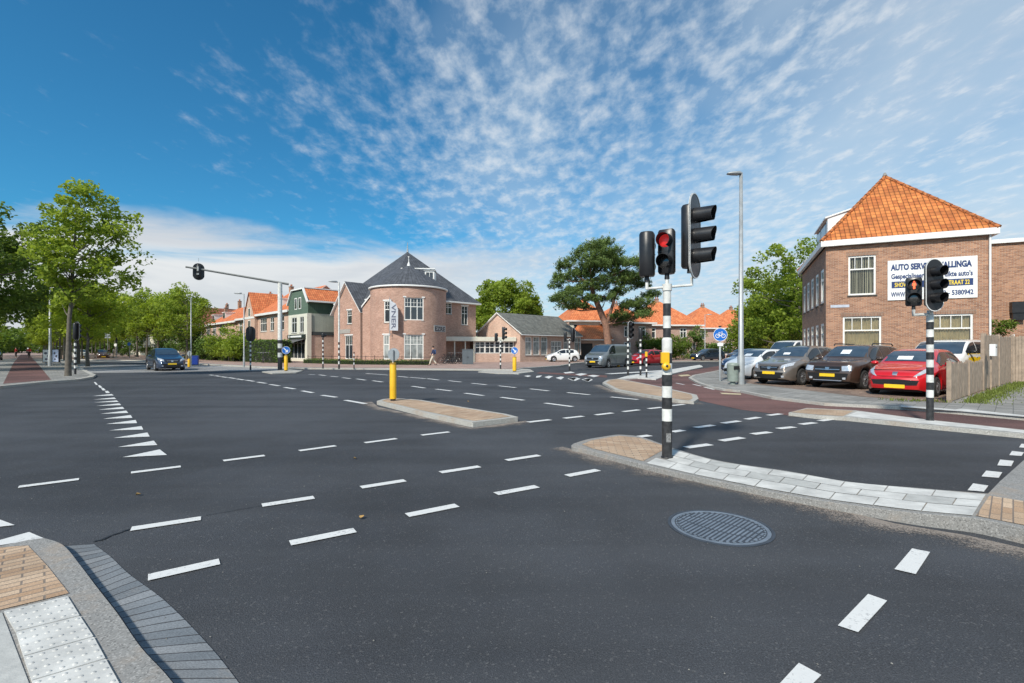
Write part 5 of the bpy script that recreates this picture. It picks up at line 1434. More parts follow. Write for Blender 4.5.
def window(parent, a, b, hole, nx=2, trans=0.68, upper=None, fw=0.07, depth=0.10, sill=True, lintel=False, pane=None, curtain=None, name='window', door=False):
    a = Vector((a[0], a[1], 0)); b = Vector((b[0], b[1], 0)); d = (b-a).normalized(); inn = Vector((-d.y, d.x, 0))
    M = Matrix(((d.x, inn.x, 0, a.x), (d.y, inn.y, 0, a.y), (0, 0, 1, 0), (0, 0, 0, 1)))
    u0, u1, z0, z1 = hole; e = 0.002
    mb = MB(); y0, y1 = depth-0.07, depth-0.005
    mb.box(u0+e, u1-e, y0, y1, z0+e, z0+fw, 0, M); mb.box(u0+e, u1-e, y0, y1, z1-fw, z1-e, 0, M)
    mb.box(u0+e, u0+fw, y0+0.001, y1, z0+fw, z1-fw, 0, M); mb.box(u1-fw, u1-e, y0+0.001, y1, z0+fw, z1-fw, 0, M)
    zt = z0 + (z1-z0)*trans if trans else z1
    if trans: mb.box(u0+fw, u1-fw, y0+0.004, y1, zt-fw*0.4, zt+fw*0.4, 0, M)
    for i in range(1, nx):
        u = u0 + (u1-u0)*i/nx
        mb.box(u-fw*0.45, u+fw*0.45, y0+0.006, y1, z0+fw, z1-fw, 0, M)
    if upper and trans:
        for i in range(nx):
            ua, ub = u0+(u1-u0)*i/nx, u0+(u1-u0)*(i+1)/nx
            for q in range(1, upper[0]):
                u = ua+(ub-ua)*q/upper[0]; mb.box(u-0.015, u+0.015, y0+0.012, y1, zt, z1-fw, 0, M)
            for q in range(1, upper[1]):
                z = zt+(z1-fw-zt)*q/upper[1]; mb.box(ua+0.03, ub-0.03, y0+0.014, y1, z-0.015, z+0.015, 0, M)
    fr = mb.build('door' if door else 'window', M_FRAME, parent)
    mb = MB(); mb.poly([M @ Vector(p) for p in ((u0+e, depth-0.03, z0+e), (u1-e, depth-0.03, z0+e), (u1-e, depth-0.03, z1-e), (u0+e, depth-0.03, z1-e))])
    mb.build('pane', pane or M_GLASS, fr)
    if sill:
        mb = MB(); mb.box(u0-0.05, u1+0.05, -0.05, 0.03, z0-0.07, z0-0.003, 0, M); mb.build('sill', sill if not isinstance(sill, bool) else M_CONC, fr)
    if lintel:
        mb = MB(); mb.box(u0-0.12, u1+0.12, -0.04, 0.02, z1+0.003, z1+0.12, 0, M); mb.build('lintel', M_WHITE, fr)
    return fr, M
M_PANEC = simple('curtained_pane', (0.30, 0.32, 0.31), 0.12, var=0.45, scale=1.7, spec=0.8)
def windows(parent, mb, a, b, z0, z1, ws, mat_mi=0, **kw):
    """wall with windows; ws: list of dict(hole=..., **opts)"""
    wall(mb, a, b, z0, z1, [w_['h'] for w_ in ws], mi=mat_mi)
    for w_ in ws:
        o = dict(kw); o.update({k_: v for k_, v in w_.items() if k_ != 'h'})
        window(parent, a, b, w_['h'], **o)
def gable_roof(parent, x0, x1, y0, y1, z, rise, mat, over=0.3, axis='y', th=0.12, fascia=True, name='roof'):
    """ridge along axis"""
    mb = MB()
    def prof(c0, c1, p0, p1):
        pts = []
        k_ = rise/((c1-c0)/2)
        lo = z - k_*over
        cm = (c0+c1)/2
        a, b_, c_ = (c0-over, lo), (cm, z+rise), (c1+over, lo)
        def T(c, zz, p): return (c, p, zz) if axis == 'y' else (p, c, zz)
        q0, q1 = p0-over*0.6, p1+over*0.6
        for (A, B_) in ((a, b_), (b_, c_)):
            f = [T(A[0], A[1]+th, q0), T(B_[0], B_[1]+th, q0), T(B_[0], B_[1]+th, q1), T(A[0], A[1]+th, q1)]
            v1 = Vector(f[1])-Vector(f[0]); v2 = Vector(f[2])-Vector(f[1])
            if v1.cross(v2).z < 0: f = list(reversed(f))
            mb.poly(f, 0)
            g = [T(A[0], A[1], q0), T(B_[0], B_[1], q0), T(B_[0], B_[1], q1), T(A[0], A[1], q1)]
            mb.poly(g, 1)
            mb.poly([T(A[0], A[1], q0), T(A[0], A[1]+th, q0), T(A[0], A[1]+th, q1), T(A[0], A[1], q1)], 1)
            for q in (q0, q1): mb.poly([T(A[0], A[1], q), T(B_[0], B_[1], q), T(B_[0], B_[1]+th, q), T(A[0], A[1]+th, q)], 1)
    if axis == 'y': prof(x0, x1, y0, y1)
    else: prof(y0, y1, x0, x1)
    return mb.build(name, [mat, M_WHITE], parent)
def hip_roof(parent, x0, x1, y0, y1, z, rise, mat, over=0.35, fascia=0.2, inset=None, name='roof', hips=True, capmat=None):
    X0, X1, Y0, Y1 = x0-over, x1+over, y0-over, y1+over
    w, dd = X1-X0, Y1-Y0
    mb = MB(); ins = inset if inset is not None else min(w, dd)/2
    if w <= dd: r0, r1 = Vector(((X0+X1)/2, Y0+ins, z+rise)), Vector(((X0+X1)/2, Y1-ins, z+rise))
    else: r0, r1 = Vector((X0+ins, (Y0+Y1)/2, z+rise)), Vector((X1-ins, (Y0+Y1)/2, z+rise))
    A, B_, C_, D_ = Vector((X0, Y0, z)), Vector((X1, Y0, z)), Vector((X1, Y1, z)), Vector((X0, Y1, z))
    if w <= dd:
        fs = [[A, B_, r0], [B_, C_, r1, r0], [C_, D_, r1], [D_, A, r0, r1]]
    else:
        fs = [[A, B_, r1, r0], [B_, C_, r1], [C_, D_, r0, r1], [D_, A, r0]]
    for f in fs:
        g = [p for i, p in enumerate(f) if (p-f[i-1]).length > 1e-4]
        mb.poly(g)
    rf = mb.build(name, mat, parent)
    if hips:
        b = MB(); hm = capmat or mat
        for a_, b_ in ((A, r0), (B_, r0 if w <= dd else r1), (C_, r1), (D_, r1 if w <= dd else r0), (r0, r1)):
            n_ = max(1, int((b_-a_).length/0.38))
            if (b_-a_).length < 0.05: continue
            for i in range(n_):
                p, q = a_.lerp(b_, i/n_), a_.lerp(b_, (i+0.96)/n_)
                b.tube([p, q], [0.105, 0.085], 8)
        b.build('ridge_tiles', hm, rf)
    if fascia:
        b = MB(); b.box(X0-0.02, X1+0.02, Y0-0.02, Y1+0.02, z-fascia, z-0.004); b.build('gutter', M_WHITE, parent, bevel=0.01)
    return rf, (r0, r1)
def chimney(parent, x, y, z0, z1, w=0.6, d=0.5, mat=None, pots=2):
    b = MB(); b.box(x-w/2, x+w/2, y-d/2, y+d/2, z0, z1); c = b.build('chimney', mat or BR_HOUSE, parent)
    b = MB(); b.box(x-w/2-0.05, x+w/2+0.05, y-d/2-0.05, y+d/2+0.05, z1+0.002, z1+0.1); b.build('chimney_cap', M_CONC, c)
    b = MB()
    for i in range(pots):
        xx = x + (i-(pots-1)/2)*0.3; b.lathe([(0.10, z1+0.1), (0.08, z1+0.4)], 10, M=Matrix.Translation((xx, y, 0)))
    b.build('chimney_pot', TL_RB if False else simple('terracotta', (0.35, 0.12, 0.06), 0.8), c)
def dormer(parent, x, w, y0, y1, z0, z1, mat_roof=None, axis=1):
    """small white flat-topped dormer facing -y"""
    b = MB(); b.box(x-w/2, x+w/2, y0, y1, z0, z1); dm = b.build('dormer', M_WHITE, parent)
    b = MB(); b.box(x-w/2-0.1, x+w/2+0.1, y0-0.12, y1, z1+0.002, z1+0.1); b.build('dormer_roof', M_WHITE, dm)
    n_ = 2 if w > 1 else 1
    b = MB()
    for i in range(n_):
        a_ = x-w/2+0.1+(w-0.2)*i/n_; b.box(a_+0.03, a_+(w-0.2)/n_-0.03, y0-0.012, y0-0.004, z0+0.2, z1-0.12)
    b.build('pane', M_GLASS, dm)
    return dm
def text(parent, s, size, M, mat, name='lettering', bold=0.012, width=None, align='LEFT'):
    cu = bpy.data.curves.new(name, 'FONT'); cu.body = s; cu.size = size; cu.offset = bold*size; cu.align_x = align
    cu.resolution_u = 3; cu.extrude = 0.0
    tmp = bpy.data.objects.new(name+'_tmp', cu); COL.objects.link(tmp)
    dg = bpy.context.evaluated_depsgraph_get(); dg.update()
    me = bpy.data.meshes.new_from_object(tmp.evaluated_get(dg))
    bpy.data.objects.remove(tmp)
    xs = [v.co.x for v in me.vertices]
    if width and xs:
        f = width/(max(xs)-min(xs))
        for v in me.vertices: v.co.x *= f
    me.materials.clear(); me.materials.append(mat)
    me.transform(M)
    o = bpy.data.objects.new(name, me); COL.objects.link(o); o.parent = parent
    return o

# ---- corner house at right with the advertising panel
FH = Fac((16.54, 25.5), (0.907, -0.421))
hs = thing('brick_house', 'brown brick corner house with a steep orange roof and a white dealer panel', 'house', (16.54, 25.5, 0.085), FH.rz)
zof = -0.085
WH = FH.t(990.3); DH = 10.1; ZE = 6.92
def hz(px, py): return FH.z(px, py) + zof
def hole(x0, x1, y0, y1):
    return (FH.t(x0), FH.t(x1), hz((x0+x1)/2, y1), hz((x0+x1)/2, y0))
body = MB()
h1 = hole(848.3, 876, 255.5, 295); h2 = hole(842.8, 881.4, 316.3, 352); h3 = hole(930, 973.2, 314, 350)
h2 = (h2[0], h2[1], 1.25, h2[3]); h3 = (h3[0], h3[1], 1.35, h3[3])
a_, b_ = (0, 0), (WH, 0)
wall(body, a_, b_, 0, ZE-0.1, [h1, h2, h3])
# left side windows
lw = []
n = 5
for i in range(n):
    u = DH - 1.25 - i*(DH-2.3)/(n-0.6)
    # measured from the back corner: wall runs (0,DH)->(0,0)
    lw.append(u)
holesL = []
for i in range(5):
    c = DH - (1.15 + i*1.92)            # distance along wall from back corner
    holesL.append((c-0.5, c+0.5, 3.95, 5.8)); holesL.append((c-0.5, c+0.5, 1.0, 2.85))
wall(body, (0, DH), (0, 0), 0, ZE-0.1, holesL); wall(body, (WH, 0), (WH, DH), 0, ZE-0.1); wall(body, (WH, DH), (0, DH), 0, ZE-0.1)
body.build('wall', BR_HOUSE, hs)
# soldier courses above windows, plinth
M_SOLD = brickmat('brick_soldier', (0.24, 0.12, 0.075), (0.36, 0.2, 0.13), (0.33, 0.28, 0.23), bw=0.0625, bh=0.22, offset=0.0)
b = MB()
for h_ in (h1, h2, h3): b.box(h_[0]-0.1, h_[1]+0.1, -0.012, 0.0-0.001, h_[3]+0.002, h_[3]+0.2)
b.build('window_arch', M_SOLD, hs)
M_GCLEAR = None
def glass_clear():
    m, k, bs = newmat('clear_glass')
    m.node_tree.nodes.clear(); k = NT(m.node_tree)
    g = k.n('ShaderNodeBsdfGlossy'); g.inputs['Roughness'].default_value = 0.02; g.inputs['Color'].default_value = (0.8, 0.85, 0.9, 1)
    t = k.n('ShaderNodeBsdfTransparent'); t.inputs[0].default_value = (0.80, 0.82, 0.80, 1)
    fr = k.n('ShaderNodeFresnel'); fr.inputs[0].default_value = 1.5
    mx = k.n('ShaderNodeMixShader'); k.L.new(k.math('ADD', fr.outputs[0], 0.05), mx.inputs[0]); k.L.new(t.outputs[0], mx.inputs[1]); k.L.new(g.outputs[0], mx.inputs[2])
    o = k.n('ShaderNodeOutputMaterial'); k.L.new(mx.outputs[0], o.inputs[0]); return m
M_GCLEAR = glass_clear()
M_CURT = simple('curtain_tan', (0.74, 0.60, 0.36), 0.9, var=0.2, scale=2)
M_BLIND = simple('blind_cream', (0.80, 0.72, 0.52), 0.8, var=0.1, scale=3)
for i, (h_, nx, tr, up) in enumerate(((h1, 1, 0.66, (4, 1)), (h2, 1, 0.62, (4, 1)), (h3, 1, 0.62, (4, 1)))):
    fr, M = window(hs, a_, b_, h_, nx=nx, trans=tr, upper=up, pane=M_GCLEAR, sill=simple('sill_dark', (0.05, 0.045, 0.04), 0.7), depth=0.11, fw=0.085)
    u0, u1, z0, z1 = h_
    if i == 0:
        b = MB(); n_ = 11; rg = random.Random(5)
        for q in range(n_):
            u = u0+0.08+(u1-u0-0.16)*(q+0.5)/n_; a = R(35+rg.uniform(-14, 14)); lean = rg.uniform(-0.02, 0.02)
            zt_ = z1-0.05
            p = [M @ Vector((u-0.036*math.cos(a), 0.18-0.03*math.sin(a), zt_)), M @ Vector((u+0.036*math.cos(a), 0.18+0.03*math.sin(a), zt_)),
                 M @ Vector((u+lean+0.036*math.cos(a), 0.18+0.03*math.sin(a), z0+0.05)), M @ Vector((u+lean-0.036*math.cos(a), 0.18-0.03*math.sin(a), z0+0.05))]
            b.poly(p)
        b.build('blind', M_BLIND, fr)
    else:
        b = MB(); rows_ = []
        N_ = 90
        for zz in (z0, z1):
            rows_.append([M @ Vector((u0+(u1-u0)*q/N_, 0.20+0.035*math.sin(q*0.95)+0.015*math.sin(q*0.37), zz)) for q in range(N_+1)])
        b.grid(rows_); b.build('curtain', M_CURT, fr)
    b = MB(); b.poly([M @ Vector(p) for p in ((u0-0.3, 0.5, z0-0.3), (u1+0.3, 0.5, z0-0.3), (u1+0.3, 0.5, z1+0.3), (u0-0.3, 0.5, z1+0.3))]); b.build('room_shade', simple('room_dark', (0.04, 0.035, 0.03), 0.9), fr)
for h_ in holesL:
    window(hs, (0, DH), (0, 0), h_, nx=1, trans=0.68, upper=None, fw=0.14, depth=0.075, pane=M_GLASS, sill=simple('sill_dark', (0.05, 0.045, 0.04), 0.7))
TLC = tilemat('orange_ridge', (0.40, 0.11, 0.03), (0.55, 0.2, 0.06), tw=0.5, th=0.4)
rf, (r0, r1) = hip_roof(hs, 0, WH, 0, DH, ZE+0.20, 4.0, TL_OR, over=0.24, fascia=0.30, inset=WH/2+0.30, capmat=TLC)
b = MB(); b.box(-0.1, WH+0.1, -0.1, DH+0.1, ZE-0.1, ZE-0.098+0.0); b.build('eave_board', M_WHITE, hs)
b = MB(); b.tube([(r0.x, r0.y, r0.z+0.05), (r0.x, r0.y, r0.z+0.22)], [0.12, 0.05], 8); b.build('finial', M_CONC, hs)
# dormer on the left roof slope
b = MB()
zd = ZE+0.22
b.add([(0.3, 1.55, zd+0.15), (0.3, 5.6, zd+0.15), (0.3, 5.6, zd+1.6), (0.3, 1.55, zd+1.6), (1.5, 1.55, zd+1.95), (1.5, 5.6, zd+1.95)],
      [(0, 3, 2, 1), (0, 4, 3), (3, 4, 5, 2), (1, 2, 5)])
dm = b.build('dormer', M_WHITE, hs)
b = MB(); b.add([(0.17, 1.47, zd+1.62), (0.17, 5.7, zd+1.62), (1.55, 1.47, zd+2.03), (1.55, 5.7, zd+2.03), (0.17, 1.47, zd+1.54), (0.17, 5.7, zd+1.54), (1.55, 1.47, zd+1.95), (1.55, 5.7, zd+1.95)],
      [(0, 2, 3, 1), (0, 4, 6, 2), (1, 3, 7, 5), (0, 1, 5, 4), (4, 5, 7, 6)]); b.build('dormer_roof', M_WHITE, dm)
b = MB(); b.box(0.285, 0.295, 2.1, 3.7, zd+0.5, zd+1.5); b.box(0.285, 0.295, 3.9, 5.4, zd+0.5, zd+1.5); b.build('pane', M_GLASS, dm)
# drain pipe, street name plate
b = MB(); b.tube([(WH-0.03, -0.07, ZE-0.1), (WH-0.03, -0.07, 2.1)], 0.045, 10); b.build('drain_pipe', M_WHITE, hs)
b = MB(); u0, u1 = FH.t(830.5), FH.t(849.3); b.box(u0, u1, -0.02, -0.004, hz(840, 307.5), hz(840, 304.8)); b.build('street_name_plate', simple('plate_bluegrey', (0.45, 0.48, 0.55), 0.5), hs)
# the dealer's panel
su0, su1 = FH.t(887.4), FH.t(977.2)
pn = thing('wall_sign', 'white wall panel with blue dealer lettering reading AUTO SERVICE WALLINGA on the brick house', 'sign', FH.O + FH.d*su0, FH.rz)
pn.location.z = 0
SW = su1-su0; z0, z1 = 3.99, 5.98
b = MB(); b.box(0, SW, -0.05, -0.004, z0, z1); b.build('panel', M_WHITE, pn, bevel=0.006)
NAVY = simple('navy_paint', (0.015, 0.04, 0.14), 0.5, var=0.1); YT = simple('yellow_letter', (0.85, 0.62, 0.05), 0.5, var=0.05)
def TM(x, z, y=-0.053): return Matrix.Translation((x, y, z)) @ Matrix.Rotation(PI/2, 4, 'X')
text(pn, 'AUTO SERVICE WALLINGA', 0.40, TM(0.14, z0+1.50), NAVY, width=SW-0.32, bold=0.055)
text(pn, "Gespecialiseerd in gebruikte auto's", 0.34, TM(0.14, z0+1.07), NAVY, width=SW-0.32, bold=0.035)
b = MB(); b.box(0.16, SW-0.16, -0.0545, -0.0505, z0+0.60, z0+0.93); b.build('blue_bar', NAVY, pn)
text(pn, 'SHOWROOM', 0.30, TM(0.28, z0+0.66, -0.058), YT, width=1.05, bold=0.02)
text(pn, 'ENSTRAAT 22', 0.30, TM(SW*0.60, z0+0.66, -0.058), YT, width=SW*0.40-0.30, bold=0.02)
text(pn, 'WWW.W', 0.32, TM(0.14, z0+0.17), NAVY, width=0.8, bold=0.035)
text(pn, '023 - 5380942', 0.32, TM(SW*0.565, z0+0.17), NAVY, width=SW*0.435-0.15, bold=0.035)

# flat brick annex behind, right of the house
ax = thing('brick_annex', 'flat-roofed brown brick building right of the corner house, behind the wooden fence', 'building', (FH.O + FH.d*(WH+0.25) + Vector((0.421, 0.907, 0))*2.2), FH.rz)
ax.location.z = 0.08
b = MB(); wall(b, (0, 0), (9, 0), 0, 6.75); wall(b, (9, 0), (9, 8), 0, 6.75); wall(b, (0, 8), (0, 0), 0, 6.75); wall(b, (9, 8), (0, 8), 0, 6.75)
b.build('wall', BR_HOUSE, ax)
b = MB(); b.box(-0.15, 9.15, -0.15, 8.15, 6.752, 6.95); b.build('roof_edge', M_WHITE, ax)
b = MB(); b.box(1.3, 1.75, -0.25, -0.01, 2.9, 3.25); b.box(1.25, 1.8, -0.3, -0.01, 3.252, 3.8); b.build('wall_lamp', M_BLACKP, ax)

# ---- wooden fence
def fence(a, b, h0, h1, label, z=0.085, bw=0.105, posts=True):
    a, b = Vector(a), Vector(b); a.z = b.z = 0; L = (b-a).length; d = (b-a)/L
    t = thing('wooden_fence', label, 'fence', (a.x, a.y, z), math.atan2(d.y, d.x))
    rg = random.Random(int(L*100)); mb = MB(); n = int(L/bw)
    for i in range(n):
        x0, x1 = i*L/n+0.004, (i+1)*L/n-0.004; h = h0+(h1-h0)*i/n + rg.uniform(-0.05, 0.04)
        mb.box(x0, x1, -0.012-rg.random()*0.006, 0.010, 0.02, h)
    tag(mb.build('fence_boards', M_WOOD, t), kind='stuff')
    mb = MB(); mb.box(0, L, 0.012, 0.05, h0*0.25, h0*0.25+0.08); mb.box(0, L, 0.012, 0.05, h0*0.8, h0*0.8+0.08); mb.build('rail', M_WOOD, t)
    for x in ([0, L] if L < 5 else [0, L/2, L]):
        hh = h0+(h1-h0)*x/L
        mb = MB(); mb.box(x-0.05, x+0.05, -0.045, 0.06, -0.005, hh+0.05); mb.build('fence_post', M_WOOD, t, bevel=0.008)
    return t
F1, F2, F3 = G(949.5, 405.5), G(982.5, 392.5), G(1011, 384.5)
fence(F1, F2, 1.08, 1.05, 'low grey wooden fence beside the red parked car')
fence(F2 + (F3-F2).normalized()*0.1, F3, 1.98, 2.0, 'tall weathered wooden fence behind the low fence at right')
fence(F3 + Vector((0.15, 0.1, 0)), F3 + Vector((4.5, -1.6, 0)), 2.05, 2.05, 'grey board gate closing the yard at the right edge')
wp = thing('gate_post', 'thin white post with a rusty band before the board gate at right', 'post', (G(1013.5, 382.5).x, G(1013.5, 382.5).y, 0.085))
b = MB(); b.tube([(0, 0, -0.01), (0, 0, 0.9)], 0.045, 10, 0); b.tube([(0, 0, 0.9), (0, 0, 1.5)], 0.045, 10, 1); b.tube([(0, 0, 1.5), (0, 0, 2.15)], 0.045, 10, 0)
b.build('post', [M_WHITE, simple('rust', (0.25, 0.10, 0.05), 0.9, var=0.4)], wp)
mbx = F2 + (F1-F2).normalized()*0.0 + Vector((-0.05, -0.10, 0))
ml = thing('letter_box', 'white letter box mounted where the low and the tall fence meet', 'letter box', (mbx.x+0.22, mbx.y, 1.30), R(38))
b = MB(); b.box(-0.17, 0.17, -0.16, -0.0, 0.0, 0.42); b.build('box', M_WHITE, ml, bevel=0.01)
b = MB(); b.box(-0.12, 0.12, -0.164, -0.1605, 0.30, 0.33); b.build('slot', M_BLACKM, ml)
b = MB(); b.box(-0.03, 0.03, -0.05, 0.0, -1.215, 0.0); b.build('post', M_WOOD, ml)

# ---- frame shared by the main road buildings: facade runs (0.709,-0.705)
DU = (0.709, -0.705)
# church-like house
Fp = Vector((-12.3, 49.0, 0)); Wc = 11.4
Oc = Fp - Vector((DU[0], DU[1], 0))*Wc
ch = thing('brick_villa', 'large pink brick house with a round corner tower and a steep dark slate roof', 'house', (Oc.x, Oc.y, 0.1), math.atan2(DU[1], DU[0]))
FC = Fac(Oc, DU)
ZC = 6.75
b = MB()
# right flank (x=Wc, y from 0 to Wc)
wr_holes = []
FR = Fac(Fp, (0.705, 0.709))
def rh(x0, x1, y0, y1): return (FR.t(x0), FR.t(x1), FR.z((x0+x1)/2, y1)-0.1, FR.z((x0+x1)/2, y0)-0.1)
hA = rh(444.6, 450.6, 302.8, 314); hB = rh(461.5, 467.8, 306, 325)
hA = (max(hA[0], 4.6), max(hA[0], 4.6)+1.0, hA[2], hA[3])
wall(b, (Wc, 0), (Wc, Wc), 0, ZC, [hA, hB]); wall(b, (0, 0), (Wc, 0), 0, ZC); wall(b, (0, Wc), (0, 0), 0, ZC); wall(b, (Wc, Wc), (0, Wc), 0, ZC)
b.build('wall', BR_CHURCH, ch)
for h_ in (hA, hB): window(ch, (Wc, 0), (Wc, Wc), h_, nx=2, trans=0.6, upper=(1, 2), sill=True, lintel=True)
rf, (r0, r1) = hip_roof(ch, 0, Wc, 0, Wc, ZC+0.05, 6.1, TL_SLATE, over=0.45, fascia=0.16, hips=False)
b = MB(); b.tube([(r0.x, r0.y, r0.z-0.05), (r0.x, r0.y, r0.z+0.5), (r0.x, r0.y, r0.z+1.15)], [0.13, 0.05, 0.02], 8); b.lathe([(0, 0.52), (0.09, 0.60), (0, 0.7)], 10, M=Matrix.Translation(r0)); b.build('finial', M_GREYM, ch)
# projecting gable wing: x from xa to xb, y from -1.5
xa, xb = Wc-9.6, Wc-3.5; yw = -1.45
zg = 5.65; gr = 3.0
b = MB()
hW1 = (3.55-0.0, 4.45, 3.75, 5.75); hW2 = (2.9, 4.5, 0.35, 2.95)
FW = Fac(Oc + Vector((DU[0], DU[1], 0))*xa + Vector((0.705, 0.709, 0))*yw, DU)
def wh(x0, x1, y0, y1): return (FW.t(x0), FW.t(x1), FW.z((x0+x1)/2, y1)-0.1, FW.z((x0+x1)/2, y0)-0.1)
hW1 = wh(347.2, 351.8, 304, 323.8); hW2 = wh(345.2, 352.6, 335.5, 359)
wall(b, (xa, yw), (xb, yw), 0, zg, [hW1 if hW1[3] < zg else (hW1[0], hW1[1], hW1[2], zg-0.02), hW2])
L_ = xb-xa
wall(b, (xb, yw), (xb, 0), 0, zg); wall(b, (xa, 0), (xa, yw), 0, zg)
b.poly([(xa, yw, zg), (xb, yw, zg), ((xa+xb)/2, yw, zg+gr)])
b.build('gable_wall', BR_CHURCH, ch)
window(ch, (xa, yw), (xb, yw), hW1 if hW1[3] < zg else (hW1[0], hW1[1], hW1[2], zg-0.02), nx=1, trans=0.6, upper=(2, 2), lintel=True)
window(ch, (xa, yw), (xb, yw), hW2, nx=2, trans=0.6, upper=(2, 1), lintel=True, sill=False)
gable_roof(ch, xa, xb, yw, 3.2, zg, gr, TL_SLATE, over=0.45, th=0.13, name='gable_roof')
b = MB(); b.box(xa+1.5, xa+3.9, yw-0.05, yw-0.005, 3.15, 3.6); b.build('ornament_panel', simple('ornament', (0.35, 0.33, 0.3), 0.7, var=0.4, scale=8), ch)
# round corner tower
Tc = Vector((-10.75, 50.4, 0)); rt0 = 3.85
tl_ = (ch.matrix_world if False else None)
rzc = math.atan2(DU[1], DU[0]); RM = Matrix.Rotation(-rzc, 4, 'Z')
tc = RM @ (Tc - Oc); tcx, tcy = tc.x, tc.y
# window bearings on the tower, angle measured in local frame
def tang(px):
    # angle on cylinder for pixel column, nearest hit
    kx = (px-CX)/FPX; d = Vector((kx, 1, 0)).normalized(); oc = -Tc
    bq = d.dot(oc); cq = oc.dot(oc)-rt0*rt0; t = -bq - math.sqrt(max(0, bq*bq-cq)); p = d*t - Tc
    return math.atan2(p.y, p.x) - rzc, (d*t).y
def cyl_wall(mb, holes, z0, z1, r, n=96, depth=0.12):
    cuts = {2*PI*i/n for i in range(n)}
    for h_ in holes: cuts |= {h_[0] % (2*PI), h_[1] % (2*PI)}
    cuts = sorted(cuts); zs_ = sorted({z0, z1} | {h_[2] for h_ in holes} | {h_[3] for h_ in holes})
    Pq = lambda a, z, rr=r: (tcx+rr*math.cos(a), tcy+rr*math.sin(a), z)
    for i in range(len(cuts)):
        a0, a1 = cuts[i], cuts[(i+1) % len(cuts)] + (2*PI if i == len(cuts)-1 else 0)
        if a1-a0 < 1e-5: continue
        for j in range(len(zs_)-1):
            am = ((a0+a1)/2) % (2*PI); zm = (zs_[j]+zs_[j+1])/2
            if any((h_[0] % (2*PI)) < am < (h_[1] % (2*PI)) and h_[2] < zm < h_[3] for h_ in holes): continue
            mb.add([Pq(a0, zs_[j]), Pq(a1, zs_[j]), Pq(a1, zs_[j+1]), Pq(a0, zs_[j+1])], [(0, 1, 2, 3)], 0, False,
                   [[(a0*r, zs_[j]), (a1*r, zs_[j]), (a1*r, zs_[j+1]), (a0*r, zs_[j+1])]])
    for h_ in holes:
        a0, a1, za, zb = h_
        mb.poly([Pq(a0, za), Pq(a0, za, r-depth), Pq(a0, zb, r-depth), Pq(a0, zb)]); mb.poly([Pq(a1, za), Pq(a1, za, r-depth), Pq(a1, zb, r-depth), Pq(a1, zb)])
        for zz in (za, zb): mb.poly([Pq(a0+(a1-a0)*q/4, zz) for q in range(5)] + [Pq(a1-(a1-a0)*q/4, zz, r-depth) for q in range(5)])
specs = [(404.2, 423.6, 297.5, 320.2, 3, (2, 2)), (404.0, 423.6, 334.5, 359.2, 3, (2, 2)), (384.2, 390.6, 300.8, 322.5, 1, (2, 2)), (383.4, 389.4, 334.8, 359.5, 1, (2, 1))]
hh = []
for (x0, x1, y0, y1, nx, up) in specs:
    a0, da = tang(x0); a1, db = tang(x1); dm_ = tang((x0+x1)/2)[1]
    hh.append((a0 % (2*PI), a1 % (2*PI), ZH(y1, dm_)-0.1, ZH(y0, dm_)-0.1))
b = MB(); ZT = 7.42
cyl_wall(b, hh, 0, ZT, rt0); b.build('tower_wall', BR_CHURCH, ch)
for h_, (x0, x1, y0, y1, nx, up) in zip(hh, specs):
    a0, a1 = h_[0], h_[1]; rr = rt0
    pa = (tcx+rr*math.cos(a0), tcy+rr*math.sin(a0)); pb_ = (tcx+rr*math.cos(a1), tcy+rr*math.sin(a1))
    Lw = math.hypot(pb_[0]-pa[0], pb_[1]-pa[1])
    window(ch, pa, pb_, (0, Lw, h_[2], h_[3]), nx=nx, trans=0.6, upper=up, lintel=True, sill=False if y0 > 330 else True, depth=0.09, fw=0.09, pane=M_GLASS if y0 < 330 else M_PANEC)
MT = Matrix.Translation((tcx, tcy, 0))
b = MB(); b.lathe([(rt0-0.05, ZT+0.06), (rt0+0.15, ZT+0.06), (rt0+0.19, ZT+0.09), (rt0+0.19, ZT+0.22), (rt0+0.15, ZT+0.23)], 64, 0, True, M=MT); b.build('tower_gutter', M_WHITE, ch)
b = MB(); b.lathe([(rt0+0.17, ZT+0.225), (rt0*0.66, ZT+1.35), (0.05, ZT+2.75)], 48, 0, True, M=MT); b.build('tower_roof', TL_SLATE, ch)
b = MB(); b.lathe([(0.22, ZT+2.6), (0.10, ZT+2.95), (0.04, ZT+3.1), (0.04, ZT+3.55), (0.1, ZT+3.6), (0, ZT+3.7)], 10, M=MT); b.build('tower_finial', M_WHITE, ch)
# roof sweep between the tower and the gable wing
def lw_(px, D, z): p = RM @ (P(px, D) - Oc); return Vector((p.x, p.y, z))
A0, B0 = lw_(374.5, 49.2, 7.50), lw_(361.6, 49.6, 5.85)
iv = Vector((0, 1, 0))
b = MB(); b.poly([A0, B0, B0+iv*5.5+Vector((0, 0, 1.2)), A0+iv*5.5+Vector((0, 0, 2.6))]); b.poly([A0+Vector((0, 0, -0.1)), A0+iv*5.5+Vector((0, 0, 2.5)), B0+iv*5.5+Vector((0, 0, 1.1)), B0+Vector((0, 0, -0.1))]); b.build('sweep_roof', TL_SLATE, ch)
b = MB(); dz_ = Vector((0, 0, 0.17)); fo_ = Vector((0, -0.05, 0))
b.add([A0+fo_, B0+fo_, B0+fo_-dz_, A0+fo_-dz_, A0, B0, B0-dz_, A0-dz_], [(0, 1, 2, 3), (0, 4, 5, 1), (3, 2, 6, 7), (1, 5, 6, 2)]); b.build('verge_trim', M_WHITE, ch)
